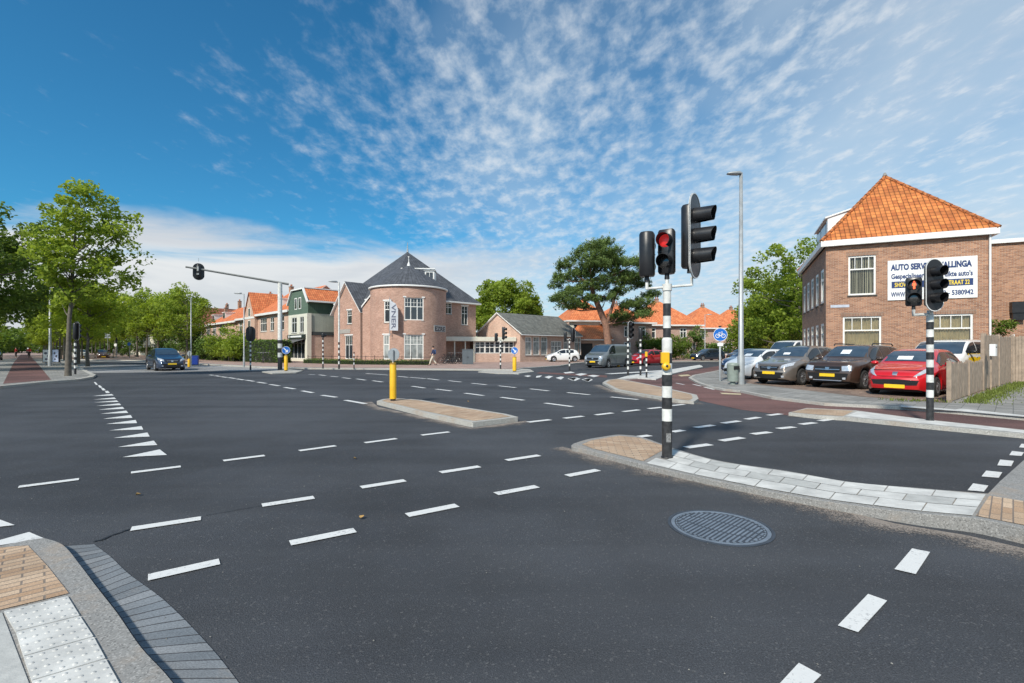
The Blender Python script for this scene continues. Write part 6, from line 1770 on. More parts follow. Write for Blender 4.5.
b = MB(); A1, B1 = A0+Vector((0, 0.1, -0.18)), B0+Vector((0, 0.1, -0.18)); b.poly([Vector((B1.x, B1.y, 0)), Vector((A1.x, A1.y, 0)), A1, B1]); b.build('link_wall', BR_CHURCH, ch)
# small dormer right behind the tower roof
dmw = RM @ (P(429.5, 51.8) - Oc)
b = MB(); Md = Matrix.Translation((dmw.x, dmw.y, 0)) @ Matrix.Rotation(R(48), 4, 'Z')
b.box(-0.5, 0.5, 0, 2.0, 8.6, 9.85, 0, Md); dm = b.build('roof_dormer', M_WHITE, ch)
b = MB(); b.box(-0.62, 0.62, -0.12, 2.1, 9.852, 9.96, 0, Md); b.box(-3.0, 0.62, -0.2, -0.1, 9.97, 10.08, 0, Md); b.build('dormer_roof', M_WHITE, dm)
b = MB(); b.box(-0.36, -0.03, -0.012, -0.004, 8.8, 9.65, 0, Md); b.box(0.03, 0.36, -0.012, -0.004, 8.8, 9.65, 0, Md); b.build('pane', M_GLASS, dm)
# vertical banner and name board on the tower
def on_tower(px, D=None):
    a, Dq = tang(px); wa = a + rzc; p = Tc + Vector((math.cos(wa), math.sin(wa), 0))*(rt0+0.0); return p, wa, Dq
p, wa, Dq = on_tower(391.5)
bn = thing('banner', 'narrow white banner with dark upright lettering on the round brick tower', 'banner', (p.x, p.y, 0), wa+PI/2)
zb0, zb1 = ZH(330.5, Dq), ZH(300.5, Dq)
b = MB(); b.tube([(-0.02, 0.05, zb0-0.3), (-0.02, -0.35, zb0-0.3)], 0.02, 6); b.tube([(-0.02, 0.05, zb1+0.1), (-0.02, -0.35, zb1+0.1)], 0.02, 6); b.tube([(-0.02, -0.35, zb0-0.6), (-0.02, -0.35, zb1+0.3)], 0.025, 8); b.build('pole', M_GREYM, bn)
Mb_ = Matrix.Translation((0, -0.35, 0)) @ Matrix.Rotation(R(-12), 4, 'Z')
b = MB(); b.poly([Mb_ @ Vector(q) for q in ((0, 0, zb0), (0.98, 0, zb0-0.05), (0.98, 0, zb1-0.9), (0.7, 0, zb1-0.35), (0, 0, zb1))]); cl = b.build('cloth', simple('banner_cloth', (0.45, 0.47, 0.51), 0.7), bn)
Mt_ = Mb_ @ Matrix.Translation((0.22, -0.012, zb1-0.45)) @ Matrix.Rotation(PI/2, 4, 'X') @ Matrix.Rotation(R(-90), 4, 'Z')
text(cl, 'VNER', 0.72, Mt_, simple('banner_ink', (0.10, 0.11, 0.16), 0.6), width=2.35, bold=0.02)
p, wa, Dq = on_tower(439.5)
nb_ = thing('name_board', 'small grey name board with dark lettering on the right side of the round brick tower', 'sign', (p.x, p.y, ZH(332, Dq)), wa+PI/2)
b = MB(); b.box(-1.0, 1.0, -0.06, -0.02, 0.0, 0.66); b.build('board', simple('board_grey', (0.42, 0.42, 0.40), 0.6), nb_)
text(nb_, 'EZRE', 0.62, Matrix.Translation((-0.88, -0.065, 0.09)) @ Matrix.Rotation(PI/2, 4, 'X'), simple('board_ink', (0.06, 0.06, 0.07), 0.6), width=1.75, bold=0.03)

# ---- glazed corridor between the two brick buildings
co_ = P(445.5, 53.0, 0.1); cw = P(514.5, 55.6).x - co_.x
cr = thing('glazed_porch', 'low white glazed porch linking the round-towered house and the low brick hall', 'porch', (co_.x, co_.y, 0.1), math.atan2(55.6-53.0, cw))
cw = math.hypot(cw, 2.6)
b = MB(); b.box(-0.1, cw+0.1, -0.35, 2.9, 2.32, 2.80); b.build('roof_edge', M_CREAM, cr, bevel=0.02)
b = MB(); b.box(3.3, cw, 0.0, 0.25, 0, 0.95); b.build('brick_base', BR_LOW, cr)
hq = [(3.35+i*(cw-3.4)/4, 3.35+(i+1)*(cw-3.4)/4-0.02, 0.96, 2.3) for i in range(4)]
for q in hq: window(cr, (0, 0.05), (cw, 0.05), q, nx=2, trans=0.5, upper=(1, 2), sill=False, fw=0.08, pane=M_GLASS)
b = MB(); 
for x in (1.0, 2.2, 3.2): b.box(x-0.06, x+0.06, -0.1, 0.02, 0, 2.318)
b.build('column', M_CREAM, cr)
b = MB(); b.box(0.0, 3.2, 1.8, 1.9, 0, 2.318); b.build('back_wall', BR_CHURCH, cr)
b = MB(); b.box(0.9, 1.75, 1.74, 1.795, 0.02, 2.1); dr = b.build('door', M_CREAM, cr)
b = MB(); b.box(1.02, 1.63, 1.72, 1.737, 0.5, 1.95); b.build('pane', M_GLASS, dr)

# ---- low brick hall
Ol = Vector((-4.25, 60.25, 0)); wl, dl = 7.3, 11.0
lh = thing('brick_hall', 'low brick hall with a grey pitched roof and tall white windows behind the white car', 'building', (Ol.x, Ol.y, 0.1), math.atan2(DU[1], DU[0]))
LC_ = Ol + Vector((DU[0], DU[1], 0))*wl
FS = Fac(LC_, (0.705, 0.709))
def sh_(x0, x1, y0, y1): return (FS.t(x0), FS.t(x1), FS.z((x0+x1)/2, y1)-0.1, FS.z((x0+x1)/2, y0)-0.1)
zl = 3.35
hs_ = [sh_(525.2+i*7.9, 531.6+i*7.9, 336.6, 355.2) for i in range(3)] + [sh_(551.0, 561.5, 341, 360.0)] + [sh_(563.5, 568.5, 338, 355), sh_(574.5, 581.0, 337.4, 354.8)]
hs_[3] = (hs_[3][0], hs_[3][1], 0.05, hs_[3][3])
b = MB(); ws_ = hs_
wall(b, (wl, 0), (wl, dl), 0, zl, hs_); wall(b, (0, 0), (wl, 0), 0, zl, [(4.9, 5.9, 0.05, 2.5)]); wall(b, (0, dl), (0, 0), 0, zl); wall(b, (wl, dl), (0, dl), 0, zl)
for yy in (0, dl): b.poly([(0, yy, zl), (wl, yy, zl), (wl/2, yy, zl+2.35)])
b.build('wall', BR_LOW, lh)
for i, h_ in enumerate(hs_): window(lh, (wl, 0), (wl, dl), h_, nx=1 if i != 3 else 3, trans=0.72, upper=(2, 1), fw=0.10, sill=(i != 3), door=(i == 3), pane=M_PANEC)
window(lh, (0, 0), (wl, 0), (4.9, 5.9, 0.05, 2.5), nx=1, trans=0.75, sill=False, door=True, pane=M_PANEC)
gable_roof(lh, 0, wl, 0, dl, zl, 2.35, TL_GREY, over=0.45, th=0.12)
b = MB(); b.box(wl+0.36, wl+0.50, -0.2, dl+0.2, zl-0.34, zl-0.22); b.build('gutter', M_WHITE, lh)

# ---- green shop house
Gc = P(308, 56.0); gw, gd = 5.9, 10.5
Og = Gc - Vector((DU[0], DU[1], 0))*gw
gh = thing('shop_house', 'green and cream shop house with an orange tile roof and a dark shopfront', 'house', (Og.x, Og.y, 0.1), math.atan2(DU[1], DU[0]))
M_GREENW = brickmat('green_boards', (0.095, 0.15, 0.11), (0.115, 0.175, 0.13), (0.05, 0.085, 0.06), bw=6.0, bh=0.16, msize=0.01, dirt=0.1, bmp=0.5)
M_GREENV = brickmat('green_boards_upright', (0.055, 0.10, 0.065), (0.07, 0.12, 0.08), (0.03, 0.05, 0.035), bw=0.25, bh=6.0, msize=0.012, dirt=0.1, bmp=0.5)
M_SAGE = brickmat('sage_panels', (0.36, 0.39, 0.33), (0.40, 0.43, 0.36), (0.28, 0.3, 0.26), bw=0.4, bh=6.0, msize=0.01, dirt=0.12)
z1_, z2_, z3_ = 3.05, 5.6, 7.15
b = MB()
wall(b, (0, 0), (gw, 0), 0.0, z1_, [(0.5, gw-0.9, 0.3, 2.6)], mi=0)
wall(b, (0, 0), (gw, 0), z1_, z2_, [(1.0, 2.6, 3.4, 5.3), (3.5, 4.7, 3.4, 5.3)], mi=0)
b.build('front_wall', M_CREAM, gh)
window(gh, (0, 0), (gw, 0), (0.5, gw-0.9, 0.3, 2.6), nx=4, trans=0.8, sill=False, name='shop_window')
for h_ in ((1.0, 2.6, 3.4, 5.3), (3.5, 4.7, 3.4, 5.3)): window(gh, (0, 0), (gw, 0), h_, nx=2, trans=0.65)
b = MB(); prof = [(0, z2_), (gw, z2_), (gw, z3_-0.2), (gw-1.3, 8.45), (1.3, 8.45), (0, z3_-0.2)]
b.poly([(x, 0, z) for x, z in prof]); b.build('gable_front', M_GREENW, gh)
for x in (2.0, 3.2):
    b = MB(); b.box(x, x+0.75, -0.03, -0.003, 6.2, 7.6); fw_ = b.build('window', M_FRAME, gh)
    b = MB(); b.box(x+0.1, x+0.65, -0.037, -0.031, 6.3, 7.5); b.build('pane', M_GLASS, fw_)
b = MB(); e = 0.16
for (p0, p1) in (((-0.05, z3_-0.35), (1.25, 8.5)), ((1.25, 8.5), (gw-1.25, 8.5)), ((gw-1.25, 8.5), (gw+0.05, z3_-0.35))):
    d = (Vector(p1)-Vector(p0)).normalized(); nn = Vector((-d.y, d.x))*e
    q = [(p0[0], p0[1]), (p1[0], p1[1]), (p1[0]+nn.x, p1[1]+nn.y), (p0[0]+nn.x, p0[1]+nn.y)]
    b.add([(x, -0.2, z) for x, z in q] + [(x, 0.02, z) for x, z in q], [(0, 1, 2, 3), (4, 7, 6, 5), (0, 4, 5, 1), (2, 6, 7, 3), (0, 3, 7, 4), (1, 5, 6, 2)])
b.build('verge_trim', M_WHITE, gh)
b = MB(); wall(b, (gw, 0), (gw, gd), 0, z1_); b.build('side_wall', BR_ROW, gh)
b = MB(); wall(b, (gw, 0), (gw, gd), z1_+0.42, z2_); b.build('side_wall', M_SAGE, gh)
b = MB(); wall(b, (gw, 0), (gw, gd), z2_, z3_-0.1); b.build('side_wall', M_GREENV, gh)
b = MB(); b.box(gw-0.1, gw+0.06, 0.3, gd, z1_+0.002, z1_+0.418); b.build('side_band', simple('band_dark', (0.05, 0.06, 0.06), 0.6), gh)
b = MB(); b.box(gw-0.02, gw+0.12, -0.15, 0.35, 0, z2_+0.0); b.build('corner_post', M_CREAM, gh)
b = MB(); wall(b, (0, gd), (0, 0), 0, z3_); wall(b, (gw, gd), (0, gd), 0, 8.3); b.build('back_wall', M_SAGE, gh)
b = MB()
b.poly([(gw+0.35, 0, z3_-0.05), (gw+0.35, gd, z3_-0.05), (gw-1.3, gd, 8.62), (gw-1.3, 0, 8.62)]); b.poly([(gw-1.3, 0, 8.62), (gw-1.3, gd, 8.62), (1.3, gd, 8.62), (1.3, 0, 8.62)]); b.poly([(1.3, 0, 8.62), (1.3, gd, 8.62), (-0.35, gd, z3_-0.05), (-0.35, 0, z3_-0.05)])
b.build('roof', TL_ROW, gh)
b = MB(); b.box(gw+0.02, gw+0.45, -0.2, gd, z3_-0.25, z3_-0.06); b.build('gutter', M_WHITE, gh)
b = MB(); b.box(gw-1.4, gw-1.2, 0.0, gd, 8.63, 8.75); b.build('ridge_trim', M_WHITE, gh)
b = MB(); b.box(0.3, gw-0.6, -0.25, -0.02, 2.72, 3.18); sgb = b.build('shop_sign', simple('shop_sign_dark', (0.02, 0.03, 0.03), 0.4), gh)
b = MB(); b.box(0.7, 1.0, -0.262, -0.252, 2.82, 3.1); b.box(1.3, gw-1.3, -0.262, -0.252, 2.84, 3.05); b.build('sign_lettering', M_WHITE, sgb)
b = MB(); b.add([(0.2, -0.05, 2.62), (gw-0.7, -0.05, 2.62), (gw-0.7, -1.3, 2.25), (0.2, -1.3, 2.25), (gw-0.7, -1.3, 2.15), (0.2, -1.3, 2.15)], [(0, 3, 2, 1), (3, 5, 4, 2)]); b.build('awning', simple('awning_grey', (0.10, 0.10, 0.10), 0.8), gh)

# ---- row houses
FRo = Fac((-62.4, 95.5), DU)
def row_house(t0, t1, label, ze, rise, mat, parts, group='brick row houses behind the hedge', brick=BR_ROW):
    o = FRo.O + FRo.d*t0
    h = thing('row_house', label, 'house', (o.x, o.y, 0.1), FRo.rz, group)
    w = t1-t0-0.02; dp = 9.0
    b = MB(); holes = parts.get('holes', [])
    wall(b, (0, 0), (w, 0), 0, ze, holes); wall(b, (w, 0), (w, dp), 0, ze); wall(b, (0, dp), (0, 0), 0, ze); wall(b, (w, dp), (0, dp), 0, ze)
    for xx in (0, w): b.poly([(xx, 0, ze), (xx, dp, ze), (xx, dp/2, ze+rise)])
    b.build('wall', brick, h)
    for h_ in holes: window(h, (0, 0), (w, 0), h_, nx=max(1, round((h_[1]-h_[0])/0.8)), trans=0.62, fw=0.1, lintel=False)
    gable_roof(h, 0, w, 0, dp, ze, rise, mat, over=0.35, axis='x', th=0.1)
    b = MB(); b.box(-0.02, w+0.02, -0.5, -0.36, ze-0.42, ze-0.12); b.build('gutter', M_WHITE, h)
    for (x, zt) in parts.get('chimneys', []): chimney(h, x, dp/2, ze+rise-0.6, ze+rise+zt, mat=BR_HOUSE)
    for (x, w_) in parts.get('dormers', []): dormer(h, x, w_, 1.0, 3.2, ze+0.45, ze+1.75)
    for (x, w_, hh_) in parts.get('gables', []):
        b = MB(); b.add([(x-w_/2, -0.45, ze-0.15), (x+w_/2, -0.45, ze-0.15), (x, -0.45, ze+hh_)], [(0, 1, 2)]); b.box(x-w_/2, x+w_/2, -0.45, -0.002, 0.0, ze-0.15)
        g_ = b.build('gable_wall', brick, h)
        k_ = hh_+0.15
        b = MB(); b.add([(x-w_/2-0.2, -0.6, ze-0.3), (x, -0.6, ze+hh_+0.12), (x+w_/2+0.2, -0.6, ze-0.3), (x-w_/2-0.2, 4.3, ze-0.3), (x, 4.3, ze+hh_+0.12), (x+w_/2+0.2, 4.3, ze-0.3)], [(0, 1, 4, 3), (1, 2, 5, 4)]); b.build('gable_roof', mat, h)
        b = MB(); b.box(x-0.45, x+0.45, -0.48, -0.452, ze-0.1, ze+1.2); b.box(x-0.6, x+0.6, -0.48, -0.452, 3.9, 5.7); q = b.build('window', M_FRAME, h)
        b = MB(); b.box(x-0.32, x+0.32, -0.487, -0.481, ze+0.0, ze+1.1); b.box(x-0.48, x-0.05, -0.487, -0.481, 4.0, 5.6); b.box(x+0.05, x+0.48, -0.487, -0.481, 4.0, 5.6); b.build('pane', M_GLASS, q)
    return h
tA, tB, tC, tD = FRo.t(291), FRo.t(258), FRo.t(238), FRo.t(211)
def hl(us, z0=3.9, z1=5.8): return [(a, b_, z0, z1) for a, b_ in us]
wA = tA-tB
row_house(tB, tA, 'row house with an orange roof and two white dormers, next to the green shop house', 6.55, 3.3, TL_ROW,
          dict(holes=hl([(1.0, 3.6), (5.0, 6.4), (8.2, 10.0)]) + hl([(1.0, 3.6), (5.0, 6.4), (8.2, 10.0)], 0.8, 2.7), dormers=[(6.2, 1.2), (10.0, 1.2)], chimneys=[(0.5, 0.9)]))
row_house(tC, tB, 'row house with a pointed brick front gable under an orange roof', 6.3, 2.9, TL_ROW,
          dict(holes=hl([(0.6, 2.2)]), gables=[((tB-tC)-2.3, 4.6, 3.4)], chimneys=[(1.0, 1.2)]))
row_house(tD, tC, 'row house with a small white dormer and bay windows behind the tall hedge bushes', 6.1, 2.9, TL_ROW,
          dict(holes=hl([(1.0, 3.4), (5.5, 8.5)]), dormers=[(4.2, 1.5)], chimneys=[(0.7, 1.3), (9.0, 0.9)]))
row_house(FRo.t(197), tD, 'far row house with white bay windows at the left end of the orange roofs', 6.0, 2.7, TL_RB,
          dict(holes=hl([(1.5, 4.0), (7.0, 9.5)]), dormers=[(7.5, 1.6)], chimneys=[(2.0, 0.9)]))
o = P(190, 102)
h5 = thing('gabled_house', 'brick house with a brown-red roof rising behind the far end of the row', 'house', (o.x-4, o.y+1, 0.1), R(-38))
b = MB(); wall(b, (0, 0), (7, 0), 0, 8.0, [(2.5, 4.5, 5.2, 7.0)]); wall(b, (7, 0), (7, 12), 0, 8.0); wall(b, (0, 12), (0, 0), 0, 8.0); wall(b, (7, 12), (0, 12), 0, 8); b.poly([(0, 0, 8), (7, 0, 8), (3.5, 0, 10.3)]); b.build('wall', BR_ROW, h5)
window(h5, (0, 0), (7, 0), (2.5, 4.5, 5.2, 7.0), nx=2)
gable_roof(h5, 0, 7, 0, 12, 8.0, 2.3, TL_RB, over=0.3); chimney(h5, 3.5, 9, 9.6, 11.3)
# pale houses glimpsed beyond the avenue trees
for (px, D, w_, hgt, rz_, lab) in ((150, 96, 11, 6.6, -30, 'white house with a flat roof glimpsed between the avenue trees behind the blue car'), (128, 118, 10, 7.0, -30, 'pale far house behind the avenue trees at left')):
    o = P(px, D)
    h = thing('pale_house', lab, 'house', (o.x, o.y, 0.1), R(rz_))
    b = MB(); ho = [(0.8+i*2.4, 2.3+i*2.4, z_, z_+1.5) for i in range(4) for z_ in (1.0, 3.9)]
    wall(b, (0, 0), (w_, 0), 0, hgt, ho); wall(b, (w_, 0), (w_, 8), 0, hgt); wall(b, (0, 8), (0, 0), 0, hgt); wall(b, (w_, 8), (0, 8), 0, hgt); b.build('wall', M_CREAM, h)
    for q in ho: window(h, (0, 0), (w_, 0), q, nx=2, trans=0.65, sill=False)
    hip_roof(h, 0, w_, 0, 8, hgt+0.2, 2.6, TL_RB, hips=False)

# ---- villas with orange hip roofs on the right
def villa(px0, px1, D, d, dep, ze, rise, label, holes, brick=BR_VILLA, chims=((0.5, 0.5),), over=0.5, roof=TL_VIL, dorm=None, group='villas with orange hip roofs'):
    o = P(px0, D); F_ = Fac(o, d); w = F_.t(px1)
    h = thing('villa', label, 'house', (o.x, o.y, 0.1), F_.rz, group)
    b = MB(); hf = [q for q in holes if q[1] < w]
    wall(b, (0, 0), (w, 0), 0, ze, hf); wall(b, (w, 0), (w, dep), 0, ze, [(2, 3.6, 3.3, 4.7)]); wall(b, (0, dep), (0, 0), 0, ze, [(2, 3.6, 3.3, 4.7), (2, 3.6, 0.8, 2.3)]); wall(b, (w, dep), (0, dep), 0, ze); b.build('wall', brick, h)
    for q in hf: window(h, (0, 0), (w, 0), q, nx=2, trans=0.65, sill=False, fw=0.12)
    window(h, (0, dep), (0, 0), (2, 3.6, 3.3, 4.7), fw=0.12); window(h, (0, dep), (0, 0), (2, 3.6, 0.8, 2.3), fw=0.12); window(h, (w, 0), (w, dep), (2, 3.6, 3.3, 4.7), fw=0.12)
    rf, (r0, r1) = hip_roof(h, 0, w, 0, dep, ze+0.15, rise, roof, over=over, fascia=0.22, hips=False)
    for fx, fz in chims: chimney(h, (r0.x+r1.x)/2 + (fx-0.5)*3, (r0.y+r1.y)/2, ze+rise-0.9, ze+rise+fz, w=0.55, d=0.5)
    if dorm: 
        for x in dorm: dormer(h, x, 1.3, 1.2, 3.4, ze+0.9, ze+2.2)
    return h, w
# first villa behind the pine: main block and side block
h, w = villa(608, 652, 66, (0.97, 0.24), 9, 5.0, 2.6, 'brick villa with an orange roof behind the pine tree and the red estate car', [(2.4, 3.4, 3.1, 4.6), (4.6, 5.7, 3.1, 4.6), (2.4, 3.4, 0.8, 2.4), (4.6, 5.7, 0.8, 2.4)], group=None)
b = MB(); wall(b, (-5.8, -0.6), (0.2, -0.6), 0, 2.7, [(0.6, 3.3, 0.05, 2.2)]); wall(b, (-5.8, 5), (-5.8, -0.6), 0, 5.0); b.build('low_wall', BR_LOW, h)
b = MB(); b.box(-5.2, -2.5, -0.5, -0.45, 0.05, 2.2); b.build('garage_door', simple('garage_dark', (0.03, 0.03, 0.03), 0.6), h)
b = MB(); b.poly([(-6.1, -1.0, 2.75), (0.3, -1.0, 2.75), (0.3, 2.2, 5.2), (-3.2, 2.2, 5.2), (-4.4, 1.0, 4.2)]); b.build('low_roof', TL_VIL, h)
b = MB(); b.box(-6.15, 0.35, -1.06, -0.95, 2.6, 2.76); b.build('gutter', M_WHITE, h)
b = MB(); wall(b, (-5.0, 1.6), (-0.4, 1.6), 3.0, 5.3, [(0.6, 2.6, 3.6, 4.9)]); b.build('upper_wall', M_CREAM, h)
window(h, (-5.0, 1.6), (-0.4, 1.6), (0.6, 2.6, 3.6, 4.9), nx=2, trans=None, sill=False, fw=0.1)
hip_roof(h, -5.0, 1.5, 1.6, 8.5, 5.4, 3.3, TL_VIL, over=0.4, fascia=0.2, hips=False, name='side_roof')
villa(637, 700, 74, (0.98, 0.12), 9, 5.05, 4.0, 'brick villa with a steep orange roof and white window frames, second from the pine tree', [(6.9, 8.0, 3.1, 4.7), (6.6, 8.0, 0.5, 2.5), (1.5, 3, 3.1, 4.7), (8.5, 9.5, 0.6, 2.4)], dorm=None)
villa(689, 742, 84, (0.98, 0.12), 9, 5.0, 4.0, 'brick villa with an orange roof and chimney behind the round blue cycle sign', [(1.5, 3.0, 3.1, 4.7), (5.0, 6.6, 3.1, 4.7), (4.8, 8.0, 0.5, 2.5)])
villa(719, 768, 97, (0.98, 0.12), 9, 5.0, 4.6, 'farthest orange-roofed villa, partly hidden by the big trees at right', [(2.5, 4.0, 3.1, 4.7), (6, 7.6, 3.1, 4.7)], chims=((0.5, 0.6),))
# ------------------------------------------------------------------ vegetation
def leaf_mesh(name, cen, shade, size, mat, rng, parent=None, aspect=0.55, up=0.35, base=None, extra_mats=()):
    """one quad per leaf; cen (N,3), shade (N,) -> mesh with 'shade' attribute"""
    N = len(cen)
    nrm = rng.normal(size=(N, 3)); nrm[:, 2] = np.abs(nrm[:, 2]) + up; nrm /= np.linalg.norm(nrm, axis=1)[:, None]
    t = rng.normal(size=(N, 3)); t -= nrm * (t*nrm).sum(1)[:, None]; t /= np.linalg.norm(t, axis=1)[:, None]
    bt = np.cross(nrm, t)
    s = (size * rng.uniform(0.65, 1.3, N))[:, None]
    a = aspect
    v = np.stack([cen - t*s*0.5, cen + bt*s*a*0.5 - t*s*0.05, cen + t*s*0.5 - nrm*s*0.12, cen - bt*s*a*0.5 - t*s*0.05], 1).reshape(-1, 3)
    me = bpy.data.meshes.new(name)
    me.vertices.add(4*N); me.vertices.foreach_set('co', v.astype(np.float32).ravel())
    me.loops.add(4*N); me.loops.foreach_set('vertex_index', np.arange(4*N, dtype=np.int32))
    me.polygons.add(N); me.polygons.foreach_set('loop_start', np.arange(0, 4*N, 4, dtype=np.int32)); me.polygons.foreach_set('loop_total', np.full(N, 4, dtype=np.int32))
    me.materials.append(mat)
    at = me.attributes.new('shade', 'FLOAT', 'FACE'); at.data.foreach_set('value', np.clip(shade, 0, 1).astype(np.float32))
    me.update(); me.validate()
    o = bpy.data.objects.new(name, me); COL.objects.link(o)
    if parent is not None: o.parent = parent
    return o
def tree(name, label, cat, loc, h, crown, seed, mat=None, leaf=0.2, clumps=60, per=160, trunk_r=0.18, fork=0.35, group=None, bark=None,
         clump_r=0.75, rmin=0.12, centre=(0, 0), shape='round', lean=(0, 0), jag=0.35, squash=0.75, holes=0.0, bottom=None):
    """crown: (rx, ry, z_bottom, z_top)"""
    rng = np.random.default_rng(seed); mat = mat or LEAF_MID; bark = bark or M_BARK
    t = thing(name, label, cat, loc, 0, group)
    rx, ry, zb, zt = crown; cz = (zb+zt)/2; rz_ = (zt-zb)/2
    # lobed radius function
    lob = rng.normal(size=(9, 3)); lob /= np.linalg.norm(lob, axis=1)[:, None]; la = rng.uniform(-jag, jag, 9)
    C = []
    tries = 0
    while len(C) < clumps and tries < clumps*40:
        tries += 1
        d = rng.normal(size=3); d /= np.linalg.norm(d)
        r = rng.uniform(rmin, 1.0)**0.5
        lb = 1 + sum(la[i]*max(0, float(d @ lob[i]))**3 for i in range(9))
        if shape == 'plane':       # wider low, tapering upwards
            k_ = 1.0 - 0.35*max(0, d[2])
        elif shape == 'umbrella':
            k_ = 1.0 if d[2] > -0.2 else 0.75
        else: k_ = 1
        p = np.array([d[0]*rx*k_, d[1]*ry*k_, d[2]*rz_]) * r * lb + np.array([centre[0], centre[1], cz])
        if p[2] < zb: continue
        if any(np.linalg.norm((p-q)*[1, 1, 1.2]) < clump_r*0.55 for q in C): continue
        C.append(p)
    C = np.array(C)
    cen, sh = [], []
    for p in C:
        cr = clump_r*rng.uniform(0.65, 1.25); n = int(per*rng.uniform(0.6, 1.3))
        q = rng.normal(size=(n, 3)); q /= np.linalg.norm(q, axis=1)[:, None]
        q *= (rng.uniform(0.15, 1, n)**0.45)[:, None] * cr; q[:, 2] *= squash
        cen.append(p + q)
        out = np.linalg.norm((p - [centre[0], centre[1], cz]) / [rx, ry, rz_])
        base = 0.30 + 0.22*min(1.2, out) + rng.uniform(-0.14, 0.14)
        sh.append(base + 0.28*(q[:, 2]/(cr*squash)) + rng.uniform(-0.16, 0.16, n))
    cen = np.concatenate(cen); sh = np.concatenate(sh)
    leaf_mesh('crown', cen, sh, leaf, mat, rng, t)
    # trunk and limbs
    mb = MB(); zf = zb + (zt-zb)*fork
    tp = [Vector((0, 0, -0.02))]; K = 6
    top_ = Vector((centre[0]*0.6+lean[0], centre[1]*0.6+lean[1], zb + (zt-zb)*0.8))
    for i in range(1, K+1):
        f = i/K; p = Vector((0, 0, 0)).lerp(top_, f); p += Vector((rng.uniform(-1, 1), rng.uniform(-1, 1), 0))*0.06*h*0.1
        tp.append(p)
    rr = [trunk_r*1.25] + [trunk_r*(1-0.85*(i/K)**1.1) for i in range(1, K+1)]
    mb.tube(tp, rr, 10)
    order = rng.permutation(len(C))[:min(len(C), 26)]
    for j in order:
        p = Vector(C[j]); 
        hz_ = max(zb*0.9, min(p.z*0.78, top_.z)); f = hz_/top_.z; i0 = min(K-1, int(f*K)); s = tp[i0].lerp(tp[i0+1], f*K-i0)
        m1 = s.lerp(p, 0.5) + Vector((0, 0, -0.08*(p-s).length))
        r0_ = trunk_r*(0.42-0.25*f)
        mb.tube([s, m1, p], [r0_, r0_*0.6, r0_*0.2], 6)
    mb.build('trunk', bark, t)
    return t

# near plane tree at left
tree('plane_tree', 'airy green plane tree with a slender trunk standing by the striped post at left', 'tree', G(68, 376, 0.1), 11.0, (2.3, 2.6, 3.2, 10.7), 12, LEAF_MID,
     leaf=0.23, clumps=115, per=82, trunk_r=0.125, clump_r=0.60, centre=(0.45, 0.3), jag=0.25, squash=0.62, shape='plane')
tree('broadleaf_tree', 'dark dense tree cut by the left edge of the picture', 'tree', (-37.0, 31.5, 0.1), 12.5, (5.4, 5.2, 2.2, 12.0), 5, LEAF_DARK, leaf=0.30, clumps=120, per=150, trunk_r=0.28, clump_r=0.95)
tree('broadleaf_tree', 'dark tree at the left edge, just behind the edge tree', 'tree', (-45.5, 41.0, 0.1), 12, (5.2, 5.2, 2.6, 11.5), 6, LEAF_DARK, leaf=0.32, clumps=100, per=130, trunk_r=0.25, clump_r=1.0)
# avenue trees: two rows, four crown forms copied along the road
protos = []
for i in range(4):
    p = tree('avenue_tree', 'x', 'tree', (0, 0, -60), 9.0, (3.5, 3.5, 2.7, 8.8 + 0.5*(i % 2)), 30+i, LEAF_YEL if i in (0, 2) else LEAF_MID, leaf=0.30, clumps=60, per=125, trunk_r=0.14, clump_r=0.85, jag=0.4)
    protos.append(p)
rg = random.Random(11)
def avenue(pts, group, labels, sc=1.0):
    for i, (x, y) in enumerate(pts):
        s = sc*rg.uniform(0.88, 1.1)
        dup(protos[(i*3+rg.randrange(2)) % 4], (x, y, 0.1), rg.uniform(0, 6), labels[i] if i < len(labels) else labels[-1], group, (s, s, s))
right_row = [(-42.8 - 6.6*k_, 63.8 + 6.4*k_) for k_ in range(14)]
avenue([right_row[0]], None, ['bright green avenue tree nearest the orange row houses'], 1.06)
avenue(right_row[1:], 'avenue trees on the far side of the left road', ['bright green avenue tree in the row along the far side of the left road'], 1.16)
left_row = [(-35.5 - 7.2*k_, 40.5 + 7.1*k_) for k_ in range(12)]
avenue(left_row, 'trees along the left cycle path', ['leafy street tree in the row along the red cycle path at left'])
left_row2 = [(-62.0 - 7.2*k_, 52.0 + 7.1*k_) for k_ in range(9)]
avenue(left_row2, 'trees left of the cycle path', ['leafy tree in the shady row left of the red cycle path'], 1.1)
mid_row = [(-64.0 - 8*k_, 72.0 + 8*k_) for k_ in range(7)]
avenue(mid_row, 'trees on the strip inside the left road', ['street tree on the middle strip of the left road'], 0.95)
for p in protos:
    for ch_ in list(p.children): bpy.data.objects.remove(ch_)
    bpy.data.objects.remove(p)

# chestnut behind the low hall
c = P(505, 76)
tree('chestnut_tree', 'round bright green chestnut tree behind the low brick hall', 'tree', (c.x, c.y, 0.1), 13.6, (5.2, 5.2, 1.5, 12.6), 21, LEAF_MID, leaf=0.42, clumps=150, per=250, trunk_r=0.3, clump_r=1.3, jag=0.03, rmin=0.4)
